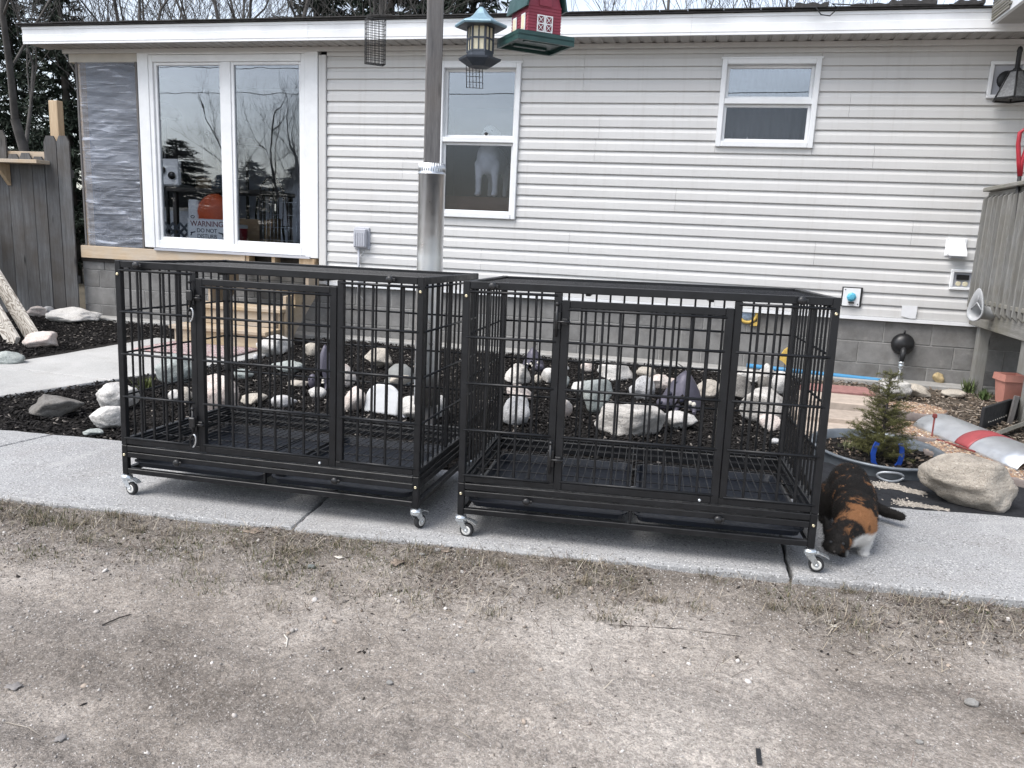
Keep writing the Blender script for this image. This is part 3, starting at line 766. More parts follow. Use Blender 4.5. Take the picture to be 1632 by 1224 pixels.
MB().prism([(tq[0][0], tq[0][1] - .02), (tq[1][0], tq[1][1] - .02), (tq[3][0], tq[3][1] - .02), (XL + .1, tq[3][1] - .02), (XL + .1, 2.95), (PX0, 2.95), (PX0, .66), (tq[0][0], .66)], YT + .05, YT + .12, 'y').build('back_wall', M['porchwall'], house)
MB().cbox(tq[1][0] - .02, tq[2][0] + .02, YT + .13, YT + .18, .66, 2.9, .004).build('back_post', M['darkwood'], house)
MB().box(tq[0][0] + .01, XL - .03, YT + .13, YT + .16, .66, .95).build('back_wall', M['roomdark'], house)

def dh_window(W, name, lab_low):
    """double-hung window in a white frame that stands proud of the siding"""
    x0, x1, z0, z1 = W; fw = .048; y0 = YW - .03
    f = MB()
    f.cbox(x0, x0 + fw, y0, YW + .1, z0, z1, .005); f.cbox(x1 - fw, x1, y0, YW + .1, z0, z1, .005)
    f.cbox(x0 + fw, x1 - fw, y0 + .001, YW + .1, z1 - fw, z1 - .001, .005); f.cbox(x0 + fw, x1 - fw, y0 - .004, YW + .1, z0 + .001, z0 + fw * 1.05, .005)
    f.cbox(x0 - .012, x1 + .012, y0 + .012, YW + .01, z1 - .004, z1 + .016, .003)
    w = f.build('window', M['white'], house)
    zm = (z0 + z1) / 2 + .02
    MB().cbox(x0 + fw - .004, x1 - fw + .004, y0 + .006, YW + .06, zm - .026, zm + .022, .004).build('meeting_rail', M['white'], w)
    for (a, b, dy, gm) in ((zm + .022, z1 - fw, .052, 'glass'), (z0 + fw * 1.05, zm - .026, .026, 'glass_low')):
        s = MB(); sw = .026; X0, X1 = x0 + fw, x1 - fw
        s.cbox(X0, X0 + sw, YW + dy - .012, YW + dy + .02, a, b, .003); s.cbox(X1 - sw, X1, YW + dy - .012, YW + dy + .02, a, b, .003)
        s.cbox(X0 + sw, X1 - sw, YW + dy - .011, YW + dy + .02, b - sw, b - .0005, .003)
        s.cbox(X0 + sw, X1 - sw, YW + dy - .011, YW + dy + .02, a + .0005, a + sw, .003)
        s.build('sash', M['white'], w)
        MB().box(X0 + sw, X1 - sw, YW + dy + .004, YW + dy + .008, a + sw, b - sw).build('pane', M[gm], w)
    return w
dh_window(WIN_M, 'window', ''); dh_window(WIN_R, 'window', '')

# foundation of single blocks, mortar bed recessed behind them
YB = YW + .035
MB().box(PX0, XR, YB + .006, YB + .2, -.25, ZS - .036).build('mortar_bed', M['mortar'], house)
bh, bw, jt = .2035, .4064, .0065
blk = {}
def block(x0, x1, z0, z1):
    key = (round(x1 - x0, 4), round(z1 - z0, 4))
    if key not in blk:
        m = MB(); m.cbox(-key[0] / 2, key[0] / 2, 0, .18, -key[1] / 2, key[1] / 2, .005); blk[key] = m.mesh('concrete_block', M['block'])
    o = obj_from_mesh('concrete_block', blk[key], house); o.location = Vector(((x0 + x1) / 2, YB + random.Random(int(x0 * 977 + z0 * 131)).uniform(-.0015, .0015), (z0 + z1) / 2)) - wloc(house)
for r in range(3):
    zt = ZS - .036 - r * bh; zb_ = zt - bh
    off = (0.02 if r % 2 else .223)
    x = PX0 - bw + off
    while x < XR:
        a, b = max(x + jt / 2, PX0), min(x + bw - jt / 2, XR)
        if b - a > .05: block(a, b, max(zb_ + jt / 2, -.2), zt - jt / 2)
        x += bw
x = PX0 - .11
while x < XL - .1:                                     # low top course under the porch rim
    a_, b_ = max(x + jt / 2, PX0), min(x + bw - jt / 2, XL - .1)
    if b_ - a_ > .05: block(a_, b_, ZS - .034, .653)
    x += bw
f = MB(); f.cbox(PX0 - .1, XR, YB - .21, YB - .002, -.2, -.012, .012)
f.build('footing', M['footing'], house)

# eave: fascia lengths, drip edge, soffit strips, roof
YF = YW - .32; ZE = 2.934
fx = [-7.40, -6.843, -4.007, -.321, 3.2]
for i in range(len(fx) - 1):
    m = MB(); d = .0015 * (i % 2)
    z0, z1 = ZE - .004, ZE + .168
    prof = [(YF - d, z0), (YF - d, z0 + .02), (YF - .004 - d, z0 + .024), (YF - .004 - d, z0 + .088), (YF - d, z0 + .092), (YF - d, z1 - .03), (YF - .006 - d, z1 - .026), (YF - .006 - d, z1), (YF + .02, z1), (YF + .02, z0)]
    m.prism(prof, fx[i] + .0008, fx[i + 1] - .0008, 'x'); m.build('fascia', M['fascia'], house)
x = -7.38
while x < 3.5:
    m = MB(); m.prism([(x, ZE + .006), (x + .02, ZE + .006), (x + .026, ZE - .002), (x + .098, ZE - .002), (x + .104, ZE + .006), (x + .1105, ZE + .006), (x + .1105, ZE + .012), (x, ZE + .012)], YF + .022, YW - .03, 'y')
    m.build('soffit_strip', M['soffit'], house); x += .112
MB().box(-7.15, XR, YW - .05, YW - .018, ZE - .045, ZE - .003).build('frieze', M['vinyl'], house)
rf = MB(); sl = math.tan(R_(7.5))
for (xa, xb, dp) in ((-7.44, XL + .05, 2.95), (XL + .05, 3.6, 6.0)):  # roof cut short over the porch so sky light reaches the tarpaulins
    P8 = [(x_, y_, ZE + dz + (y_ - YF + .03) * sl) for dz in (.172, .186) for x_, y_ in ((xa, YF - .03), (xb, YF - .03), (xb, YF + dp), (xa, YF + dp))]
    rf.add(P8, [(0, 1, 2, 3), (4, 5, 6, 7), (0, 1, 5, 4), (1, 2, 6, 5), (2, 3, 7, 6), (3, 0, 4, 7)])
roof = rf.build('roof', M['shingle'], house)
rng_ = random.Random(4)
x = -7.44
while x < 1.95:                                        # the row of shingles along the eave
    w = rng_.uniform(.22, .34); m = MB(); dz = rng_.uniform(0, .004)
    m.box(x + .002, min(x + w, 1.97) - .002, YF - .045 - rng_.uniform(0, .012), YF + .25, ZE + .1875 + dz, ZE + .196 + dz)
    m.build('shingle', M['shingle'], roof); x += w

for (u_, v_, w_, h_, s_) in ((1293, 10, .26, .035, 1), (1455, 4, .34, .05, 2), (1385, 11, .3, .018, 3), (1545, 5, .2, .03, 4), (610, 27, .25, .012, 5)):    # curled, broken shingles on the eave
    p = at(u_, v_, YF + .02); m = MB(); V = []; F = []
    for i in range(9):
        zz = ZE + .199 + h_ * (.4 + .6 * abs(math.sin(i * .9 + s_))) ; xx = p.x - w_ / 2 + w_ * i / 8
        V += [(xx, YF - .05, ZE + .199), (xx, YF - .05, zz), (xx, YF + .22, zz + .02), (xx, YF + .22, ZE + .21)]
    for i in range(8):
        for q in range(4): F.append((i * 4 + q, i * 4 + (q + 1) % 4, i * 4 + 4 + (q + 1) % 4, i * 4 + 4 + q))
    F += [(0, 1, 2, 3), (32, 33, 34, 35)]
    m.add(V, F); m.build('curled_shingle', M['shingle'], roof)
p = at(1320, 12, YF - .06)
MB().tube([(p.x - .25, YF - .02, ZE + .2), (p.x - .1, YF - .06, ZE + .19), (p.x - .05, YF - .06, ZE + .13), (p.x + .02, YF - .06, ZE + .12), (p.x + .08, YF - .06, ZE + .18), (p.x + .03, YF - .05, ZE + .215), (p.x + .3, YF - .02, ZE + .205)], .005, 6).build('loose_wire', M['iron'], roof)
# glazed porch on the left end of the house
tl, tr_ = -6.211, -4.058; tz0, tz1 = .815, 2.925
pw = MB()
pw.cbox(tl, tl + .135, YW - .03, YW + .06, tz0, tz1, .005); pw.cbox(tr_ - .15, tr_, YW - .031, YW + .06, tz0 - .02, tz1, .005)
pw.cbox(tl + .135, tr_ - .15, YW - .028, YW + .06, tz1 - .05, tz1 - .001, .004)
porch_win = pw.build('picture_window', M['white'], house)
def pbar(a, b, z0, z1, y0, y1, nm='frame_bar'): MB().cbox(a, b, YW + y0, YW + y1, z0, z1, .004).build(nm, M['white'], porch_win)
gx0, gx1 = tl + .135, tr_ - .15; mid = at(363, 200, YW).x
pbar(gx0, gx0 + .05, tz0 + .002, tz1 - .052, -.022, .07); pbar(gx1 - .045, gx1, tz0 + .002, tz1 - .052, -.022, .07)
pbar(gx0 + .05, gx1 - .045, tz0 + .001, tz0 + .085, -.024, .07); pbar(gx0 + .05, gx1 - .045, tz1 - .125, tz1 - .053, -.0225, .07)
pbar(mid - .06, mid + .055, tz0 + .086, tz1 - .126, -.018, .06, 'mullion')
for (a, b, dy) in ((gx0 + .05, mid - .06, .02), (mid + .055, gx1 - .045, .012)):
    s = MB(); w = .035; z0, z1 = tz0 + .086, tz1 - .126
    s.cbox(a, a + w, YW + dy - .02, YW + dy + .03, z0, z1, .004); s.cbox(b - w * .8, b, YW + dy - .02, YW + dy + .03, z0, z1, .004)
    s.cbox(a + w, b - w * .8, YW + dy - .019, YW + dy + .03, z0 + .0005, z0 + .04, .004); s.cbox(a + w, b - w * .8, YW + dy - .019, YW + dy + .03, z1 - .03, z1 - .0005, .004)
    s.build('sash', M['white'], porch_win)
    MB().box(a + w, b - w * .8, YW + dy, YW + dy + .005, z0 + .04, z1 - .03).build('pane', M['glass_porch'], porch_win)
MB().box(gx0, gx1 + .06, YW - .05, YW + .02, tz0 - .028, tz0 - .003).build('sill_strip', M['greyplastic'], house)
# corner bay closed with clear plastic sheet
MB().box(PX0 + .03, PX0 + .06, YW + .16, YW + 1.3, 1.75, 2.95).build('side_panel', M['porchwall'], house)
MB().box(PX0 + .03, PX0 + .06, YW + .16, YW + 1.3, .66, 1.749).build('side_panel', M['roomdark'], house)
MB().cbox(-7.10, tl - .004, YW - .02, YW + .05, 2.80, 2.93, .006).build('header_board', M['tan'], house)
def film(name, P, nu, nv, amp, seed):
    """crinkled sheet over a quadrilateral P[0..3] (bottom-left, bottom-right, top-right, top-left)"""
    V = []; F = []; P = [Vector(p) for p in P]
    nrm = (P[1] - P[0]).cross(P[3] - P[0]).normalized()
    for j in range(nv + 1):
        for i in range(nu + 1):
            a, b = i / nu, j / nv
            p = (P[0] * (1 - a) + P[1] * a) * (1 - b) + (P[3] * (1 - a) + P[2] * a) * b
            # creases fan out from the stapled right-hand edge
            w = mnoise.noise((a * 1.1 + seed, b * 15 + a * 2.4, seed)) + .55 * mnoise.noise((a * 2.1, b * 38 - a * 6, seed + 3)) + .3 * abs(mnoise.noise((a * 3, b * 70 + a * 9, seed)))
            V.append(p + nrm * amp * w * (1 - (2 * a - 1) ** 6))
    for j in range(nv):
        for i in range(nu):
            q = j * (nu + 1) + i; F.append((q, q + 1, q + nu + 2, q + nu + 1))
    m = MB(); m.add(V, F, True); return m.build(name, M['film'], house)
film('plastic_sheet', [(-6.98, YW - .012, .80), (tl - .003, YW - .012, .80), (tl - .003, YW - .012, 2.80), (-7.0, YW - .012, 2.80)], 36, 220, .015, 2.0)
film('plastic_sheet', [(-7.14, YW + 1.25, .80), (-7.0, YW + .005, .80), (-7.03, YW + .005, 2.80), (-7.36, YW + 1.25, 2.9)], 16, 90, .018, 6.0)
for xx in (-7.0, -6.23):
    MB().cbox(xx - .012, xx + .012, YW - .03, YW - .014, .8, 2.8, .003).build('batten', M['post'], house)
MB().cbox(-7.06, -7.0, YW + .03, YW + .12, .78, 2.93, .004).build('corner_post', M['pine_z'], house)
MB().cbox(-7.08, -4.94, YW - .03, YW + .03, .655, .795, .004).build('rim_board', M['pine'], house)
MB().cbox(-4.935, -4.06, YW + .16, YW + .2, .60, .80, .004).build('rim_board', M['darkwood'], house)  # near-black backing stands in for the shade in the openings between joists
for xx in (-4.935, -4.62, -4.29):
    MB().cbox(xx, xx + (.04 if xx < -4.4 else .2), YW - .02, YW + .1, .60, .787, .003).build('joist_end', M['pine_z'], house)

# ------------------------------------------------------------------ the two wheeled crates
CW, CD = 1.32, 0.79
_mesh = {}
def cb(name, sx, sy, sz, mat, b=.002):
    """shared chamfered bar, centred on its origin"""
    key = (name, round(sx, 4), round(sy, 4), round(sz, 4), mat)
    if key not in _mesh:
        m = MB(); m.cbox(-sx / 2, sx / 2, -sy / 2, sy / 2, -sz / 2, sz / 2, b); _mesh[key] = m.mesh(name, M[mat])
    return _mesh[key]
def bar(par, name, x0, x1, y0, y1, z0, z1, mat='black', b=.002):
    o = obj_from_mesh(name, cb(name, x1 - x0, y1 - y0, z1 - z0, mat, b), par)
    o.location = ((x0 + x1) / 2, (y0 + y1) / 2, (z0 + z1) / 2); return o
def rodmesh(L, r=.0045):
    key = ('rod', round(L, 4), r)
    if key not in _mesh:
        m = MB(); m.tube([(-L / 2, 0, 0), (L / 2, 0, 0)], r, 8); _mesh[key] = m.mesh('cross_rod', M['black'])
    return _mesh[key]
def rod(par, p, q, r=.0045):
    p, q = Vector(p), Vector(q); d = q - p
    o = obj_from_mesh('cross_rod', rodmesh(d.length, r), par); o.location = (p + q) / 2
    o.rotation_euler = d.to_track_quat('X', 'Z').to_euler(); return o
def screw(par, x, z, y=-.001, mat='brass', r=.0062):
    key = ('screw', mat, r)
    if key not in _mesh:
        m = MB(); m.lathe((0, 0, 0), [(r, .002), (r, .0), (r * .8, -.003), (r * .35, -.0042), (r * .3, -.003), (0, -.003)], 14, True, 'y'); _mesh[key] = m.mesh('screw', M[mat])
    o = obj_from_mesh('screw', _mesh[key], par); o.location = (x, y, z); return o
def knob(par, x, z, y=0.0):
    if 'knob' not in _mesh:
        m = MB(); m.lathe((0, 0, 0), [(.005, 0), (.005, -.008), (.013, -.009), (.015, -.013), (.014, -.02), (.008, -.024), (0, -.0245)], 14, True, 'y')
        m.cbox(-.006, .022, -.017, -.011, -.006, .006, .002); _mesh['knob'] = m.mesh('knob', M['blackplastic'])
    o = obj_from_mesh('knob', _mesh['knob'], par); o.location = (x, y, z); return o
def caster(par, x, y, ang):
    """swivel caster: zinc housing, fork, brake pedal, wheel with pale hub; wheel touches z = 0"""
    if 'cst' not in _mesh:
        m = MB(); m.lathe((0, 0, .087), [(.006, 0), (.012, -.002), (.0225, -.006), (.0235, -.014), (.021, -.022), (.017, -.026), (.006, -.027)], 18)
        for s in (-1, 1):
            V = [(-.016, s * .0135, .064), (.016, s * .0135, .064), (.034, s * .0135, .034), (.026, s * .0135, .021), (.018, s * .0135, .026)]
            V2 = [(p[0], p[1] + s * .002, p[2]) for p in V]
            m.add(V + V2, [(0, 1, 2, 3, 4), (9, 8, 7, 6, 5)] + [(i, (i + 1) % 5, 5 + (i + 1) % 5, 5 + i) for i in range(5)])
        m.cbox(-.016, .016, -.015, .015, .061, .066, .001)
        _mesh['cst'] = m.mesh('caster', M['zinc'])
        w = MB(); w.lathe((0, 0, 0), [(.0155, -.010), (.0235, -.0105), (.0265, -.008), (.0272, 0), (.0265, .008), (.0235, .0105), (.0155, .010)], 26, True, 'y', True)
        _mesh['whl'] = w.mesh('wheel', M['rubber'])
        h = MB(); h.lathe((0, 0, 0), [(0, -.0125), (.004, -.0125), (.0045, -.0105), (.009, -.0095), (.0098, -.0112), (.0182, -.0112), (.0184, .0112), (.0098, .0112), (.009, .0095), (.0045, .0105), (.004, .0125), (0, .0125)], 22, True, 'y')
        _mesh['hub'] = h.mesh('hub', M['hubgrey'])
        p = MB(); p.prism([(.0, .066), (.028, .069), (.05, .062), (.062, .055), (.063, .058), (.05, .066), (.028, .073), (0, .071)], -.013, .013, 'y'); _mesh['pdl'] = p.mesh('brake_pedal', M['zinc'])
        a = MB(); a.lathe((0, 0, 0), [(0, -.0165), (.0045, -.0165), (.0045, .0165), (0, .0165)], 8, True, 'y'); _mesh['axl'] = a.mesh('axle', M['zinc'])
    c = obj_from_mesh('caster', _mesh['cst'], par); c.location = (x, y, 0); c.rotation_euler = (0, 0, ang)
    for nm, k, l in (('wheel', 'whl', (.026, 0, .0272)), ('hub', 'hub', (.026, 0, .0272)), ('axle', 'axl', (.026, 0, .0272)), ('brake_pedal', 'pdl', (.004, 0, 0))):
        o = obj_from_mesh(nm, _mesh[k], c); o.location = l
    return c

def crate(label, x, y, r, tl, tp, clips, cast_ang):
    root = thing('dog_crate', label, 'dog crate', (x, y, slab_z(x, y)), 0, 'wheeled dog crates on the sidewalk')
    ex = Vector((math.cos(r), math.sin(r), tl)).normalized(); ey = Vector((-math.sin(r), math.cos(r), tp)); ey = (ey - ex * ey.dot(ex)).normalized(); ez = ex.cross(ey)
    mt = Matrix((ex, ey, ez)).transposed(); root.rotation_euler = mt.to_euler(); root.location = (x, y, 0)
    P = .025; ZT = .986; ZR = .244
    for px in (0, CW - P):
        for py in (0, CD - P):
            bar(root, 'corner_post', px, px + P, py, py + P, .217, ZT)
            bar(root, 'base_post', px, px + P, py, py + P, .087, .2155)
    for py in (0.0005, CD - P - .0005):                   # long rails, front and back
        bar(root, 'top_rail', P, CW - P, py + .001, py + P - .001, .9575, ZT - .001)
        bar(root, 'lower_rail', P, CW - P, py + .001, py + P - .001, .221, ZR)
        bar(root, 'base_rail', P, CW - P, py, py + P, .191, .2145)
        bar(root, 'base_rail', P, CW - P, py + .001, py + P - .001, .163, .186)
        bar(root, 'bottom_rail', P, CW - P, py, py + P, .0925, .1145)
    for px in (0.0005, CW - P - .0005):                   # side rails
        bar(root, 'top_rail', px + .001, px + P - .001, P, CD - P, .9575, ZT - .001)
        bar(root, 'lower_rail', px + .001, px + P - .001, P, CD - P, .221, ZR)
        bar(root, 'base_rail', px, px + P, P, CD - P, .191, .2145)
        bar(root, 'base_rail', px + .001, px + P - .001, P, CD - P, .163, .186)
        bar(root, 'bottom_rail', px, px + P, P, CD - P, .0925, .1145)
    B = .0092
    zr = (.779, .604, .425)
    # front: left panel, door, right panel
    bar(root, 'door_jamb', .340, .367, .001, .024, .2445, .957); bar(root, 'door_jamb', .973, .999, .001, .024, .2445, .957)
    for xs, a, b in (((.094, .152, .213, .272), .027, .339), ((1.058, 1.115, 1.174, 1.237), 1.0, 1.293)):
        for bx in xs: bar(root, 'bar', bx - B / 2, bx + B / 2, .008, .008 + B, .2445, .944)
        for z in zr + (.2475, .9475): rod(root, (a - .012, .004, z), (b + .012, .004, z), .0052)
    d = MB(); d.cbox(.3685, .397, -.002, .023, .222, .932, .002); d.cbox(.944, .9715, -.002, .023, .222, .932, .002)
    d.cbox(.397, .944, -.001, .022, .905, .931, .002); d.cbox(.397, .944, -.001, .022, .2225, .249, .002)
    door = d.build('door', M['black'], root, True)
    for k in range(8):
        bx = .455 + k * .0625; bar(door, 'bar', bx - B / 2, bx + B / 2, .007, .007 + B, .249, .905)
    for z in zr + (.2535, .899): rod(door, (.39, .002, z), (.951, .002, z), .0052)
    # back and sides
    for k in range(20):
        bx = .062 + k * .063; bar(root, 'bar', bx - B / 2, bx + B / 2, CD - .008 - B, CD - .008, .2445, .957)
    for z in zr: rod(root, (.012, CD - .004, z), (CW - .012, CD - .004, z))
    for sx in (0, 1):
        for k in range(11):
            by = .075 + k * .064; w = .0082 if k != 5 else .016
            xa = .007 if sx == 0 else CW - .007 - w
            bar(root, 'bar', xa, xa + w, by - w / 2, by + w / 2, .2445, .957)
        xr = .002 if sx == 0 else CW - .002
        for z in zr + (.9475,): rod(root, (xr, .014, z), (xr, CD - .014, z))
    for k in range(10):                                   # roof bars run lengthwise
        by = .094 + k * .067; bar(root, 'bar', P, CW - P, by - B / 2, by + B / 2, .966, .966 + B)
    bar(root, 'roof_tie', CW * .34, CW * .34 + .018, P, CD - P, .949, .9655); bar(root, 'roof_tie', CW * .67, CW * .67 + .018, P, CD - P, .949, .9655)
    # floor grates and trays
    for (a, b) in ((.032, .652), (.668, 1.288)):
        m = MB(); n = 21
        for i in range(n):
            gx = a + (b - a) * i / (n - 1); m.tube([(gx, .03, .232), (gx, CD - .03, .232)], .0017, 5, False)
        for i in range(6):
            gy = .03 + (CD - .06) * i / 5; m.tube([(a, gy, .2288), (b, gy, .2288)], .0025, 5, False)
        m.tube([(a, .03, .232), (b, .03, .232), (b, CD - .03, .232), (a, CD - .03, .232), (a, .03, .232)], .0032, 6, False)
        m.build('floor_grate', M['black'], root, True)
    bar(root, 'slot_divider', .655, .664, .002, .02, .1148, .1628)
    for (a, b) in ((.034, .648), (.672, 1.286)):
        m = MB()                                          # shallow tray: rounded outline, open top
        def rr(i0, z):
            pts = []; rad = .035 - i0 * .4
            for (cx, cy, s) in ((a + i0 + rad, .012 + i0 + rad, 180), (b - i0 - rad, .012 + i0 + rad, 270), (b - i0 - rad, CD - .03 - i0 - rad, 0), (a + i0 + rad, CD - .03 - i0 - rad, 90)):
                for q in range(5):
                    t = R_(s + 22.5 * q); pts.append((cx + rad * math.cos(t), cy + rad * math.sin(t), z))
            return pts
        rings = [rr(0, .142), rr(0, .147), rr(.012, .147), rr(.022, .121), rr(.017, .119), rr(.008, .142)]
        n = 20; V = [p for q in rings for p in q]; F = []
        for q in range(5):
            for i in range(n): F.append((q * n + i, q * n + (i + 1) % n, (q + 1) * n + (i + 1) % n, (q + 1) * n + i))
        F += [tuple(range(3 * n, 4 * n)), tuple(range(4 * n, 5 * n))]
        F += [(5 * n + i, 5 * n + (i + 1) % n, (i + 1) % n, i) for i in range(n)]
        m.add(V, F); m.build('tray', M['tray'], root, True)
    # fittings
    for sx_ in (.0125, CW - .0125):
        screw(root, sx_, .931); screw(root, sx_, .174)
    screw(root, .905, .231, -.001, 'zinc', .0058)
    knob(root, .112, .971); knob(root, 1.19, .971); knob(root, .27, .168, 0.001); knob(root, .975, .168, .001)
    for z in (.855, .34):                                 # slide bolts between jamb and door
        m = MB(); m.cbox(.341, .366, -.013, .001, z - .03, z + .035, .003); m.tube([(.3525, -.016, z + .062), (.3525, -.016, z - .055)], .0048, 8)
        m.tube([(.3525, -.016, z), (.402, -.016, z)], .0042, 8); m.cbox(.369, .392, -.012, -.002, z - .011, z + .012, .002)
        m.ell((.3525, -.016, z + .064), (.008, .008, .008), 10, 6)
        bolt = m.build('slide_bolt', M['blackplastic'], root, True)
        if clips:
            c = MB(); pts = []
            for i in range(15):
                t = 2 * PI * i / 14; pts.append((.356 + .0125 * math.sin(t) + .006 * math.cos(t), -.022 - .004 * math.cos(t), z - .068 + .028 * math.cos(t)))
            c.tube(pts[:8], .0032, 7); c.build('carabiner', M['galv'], root, True)
            c = MB(); c.tube(pts[7:], .0036, 7); c.cbox(.341, .368, -.03, -.012, z - .012, z + .03, .004); c.build('carabiner_gate', M['blackplastic'], root, True)
    for (px, py), a in zip(((.0125, .0125), (CW - .0125, .0125), (.0125, CD - .0125), (CW - .0125, CD - .0125)), cast_ang):
        caster(root, px, py, a)
    return root
crate('black wheeled dog crate nearest the wooden steps, with carabiners on its door', -2.3305, 2.714, .0244, .0031, -.0217, True, (R_(-10), R_(70), R_(40), R_(100)))
crate('black wheeled dog crate beside the calico cat, door bolts without carabiners', -.8531, 2.7559, .0681, .010, -.0217, False, (R_(-8), R_(-6), R_(60), R_(120)))

# ------------------------------------------------------------------ wooden steps up to the porch, rug
st = thing('wooden_steps', 'unpainted pine steps leading up to the porch window', 'steps', (-4.55, 6.9, GZ))
sx0, sx1 = -5.02, -4.02; yr = [6.62, 6.90, 7.18, 7.46]; zt = [.135, .325, .515, .70]
for i in range(4):
    MB().cbox(sx0 - .02, sx1 + .03, yr[i] - .03, yr[i] + .27, zt[i] - .038, zt[i], .005).build('tread', M['stairwood'], st)
    if i in (0, 1): MB().cbox(sx0 + .042, sx1 - .042, yr[i] + .005, yr[i] + .03, (GZ - .02 if i == 0 else zt[i - 1] + .001), zt[i] - .039, .003).build('riser', M['stairwood'], st)
for xx in (sx0, sx1 - .04):
    poly = [(yr[0] + .03, GZ - .03), (yr[0] + .03, zt[0] - .04)]
    for i in range(1, 4): poly += [(yr[i] + .03, zt[i - 1] - .04), (yr[i] + .03, zt[i] - .04)]
    poly += [(yr[3] + .25, zt[3] - .04), (yr[3] + .25, zt[3] - .25), (yr[0] + .42, GZ - .03)]
    MB().prism(poly, xx, xx + .04, 'x').build('stringer', M['stairwood'], st)
MB().cbox(sx1 + .001, sx1 + .035, yr[0] + .35, yr[0] + .5, GZ - .03, .45, .003).build('brace', M['stairwood'], st)
rg = MB(); V = []; F = []
for j in range(9):
    for i in range(13):
        V.append((-4.95 + .95 * i / 12, 5.95 + .58 * j / 8, -.0215 + .004 * mnoise.noise((i * .7, j * .8, 2)) + .004))
for j in range(8):
    for i in range(12): a = j * 13 + i; F.append((a, a + 1, a + 14, a + 13))
rg.add(V, F, True); ro = rg.build('doormat', M['rug']); tag(ro, 'patterned pink and black mat lying before the wooden steps', 'doormat')
_s = ro.modifiers.new('thick', 'SOLIDIFY'); _s.thickness = .008

# ------------------------------------------------------------------ post with squirrel baffle, arms and feeders
PXp, PYp = -1.62, 4.5
post = thing('feeder_post', 'tall weathered wooden post with a metal stovepipe sleeve', 'post', (PXp, PYp, GZ - .3))
m = MB(); a = R_(24)
m.obox((PXp, PYp, 1.55), .0445, .0445, 1.86, (math.cos(a), math.sin(a), 0), (-math.sin(a), math.cos(a), 0))
pm = m.build('timber', M['post'], post)
_bv = pm.modifiers.new('bev', 'BEVEL'); _bv.width = .005; _bv.segments = 2
MB().lathe((PXp + .004, PYp, 0), [(.078, .10), (.0785, .3), (.078, 1.0), (.0785, 1.475), (.081, 1.477), (.081, 1.483), (.078, 1.486), (.076, 1.5), (.076, 1.54), (.074, 1.54), (.074, 1.0), (.074, .10)], 40, True, 'z', True).build('pipe_sleeve', M['duct'], post)
m = MB()
for k in range(34):                                      # crimped collar
    t = 2 * PI * k / 34; m.tube([(PXp + .004 + .0765 * math.cos(t), PYp + .0765 * math.sin(t), 1.492), (PXp + .004 + .075 * math.cos(t), PYp + .075 * math.sin(t), 1.54)], .0028, 5)
m.build('crimped_collar', M['duct'], post)
FY = 4.35
L_top = at(766, 0, FY); S_top = at(598, 30, FY); Bn = at(853, 66, FY + .05)
ARM = 2.86
m = MB(); m.cbox(S_top.x - .1, Bn.x + .25, FY - .02, FY + .02, ARM, ARM + .045, .004); m.cbox(PXp - .02, PXp + .02, FY + .02, PYp, ARM + .002, ARM + .043, .003); m.build('cross_arm', M['post'], post)
for hx in (S_top.x, L_top.x, Bn.x):
    MB().tube([(hx, FY, ARM), (hx, FY - .03, ARM - .03), (hx, FY, ARM - .06), (hx, FY + .02, ARM - .035)], .004, 6).build('hook', M['iron'], post)

# suet cage: box of wire
def wirebox(c, sx, sy, sz, n, rz, name, label, hang):
    root = thing(name, label, 'bird feeder', (c[0], c[1], c[2] - sz / 2), rz)
    def grid(nm, axis, fixed):
        m = MB(); r = .0016
        dims = {'x': (sy, sz), 'y': (sx, sz), 'z': (sx, sy)}[axis]
        nn = {'x': (n[1], n[2]), 'y': (n[0], n[2]), 'z': (n[0], n[1])}[axis]
        def P(a, b): return {'x': (fixed, a, b), 'y': (a, fixed, b), 'z': (a, b, fixed)}[axis]
        oz = sz / 2
        for i in range(nn[0] + 1):
            a = -dims[0] / 2 + dims[0] * i / nn[0]
            p, q = P(a, -dims[1] / 2), P(a, dims[1] / 2); m.tube([(p[0], p[1], p[2] + oz), (q[0], q[1], q[2] + oz)], r, 5)
        for i in range(nn[1] + 1):
            b = -dims[1] / 2 + dims[1] * i / nn[1]
            p, q = P(-dims[0] / 2, b), P(dims[0] / 2, b); m.tube([(p[0], p[1], p[2] + oz), (q[0], q[1], q[2] + oz)], r, 5)
        m.build(nm, M['iron'], root, True)
    grid('front_mesh', 'y', -sy / 2); grid('back_mesh', 'y', sy / 2); grid('side_mesh', 'x', -sx / 2); grid('side_mesh', 'x', sx / 2); grid('base_mesh', 'z', -sz / 2)
    m = MB(); L = hang - (c[2] + sz / 2)
    m.tube([(-sx / 2, 0, sz), (0, 0, sz + .05), (sx / 2, 0, sz)], .0016, 5); m.tube([(0, 0, sz + .05), (0, 0, sz + L)], .0018, 5); m.build('hanger', M['iron'], root, True)
sc = at(598, 67, FY)
wirebox(sc, .105, .055, .235, (5, 3, 9), R_(38), 'suet_feeder', 'empty black wire suet cage hanging left of the wooden post', ARM - .06)

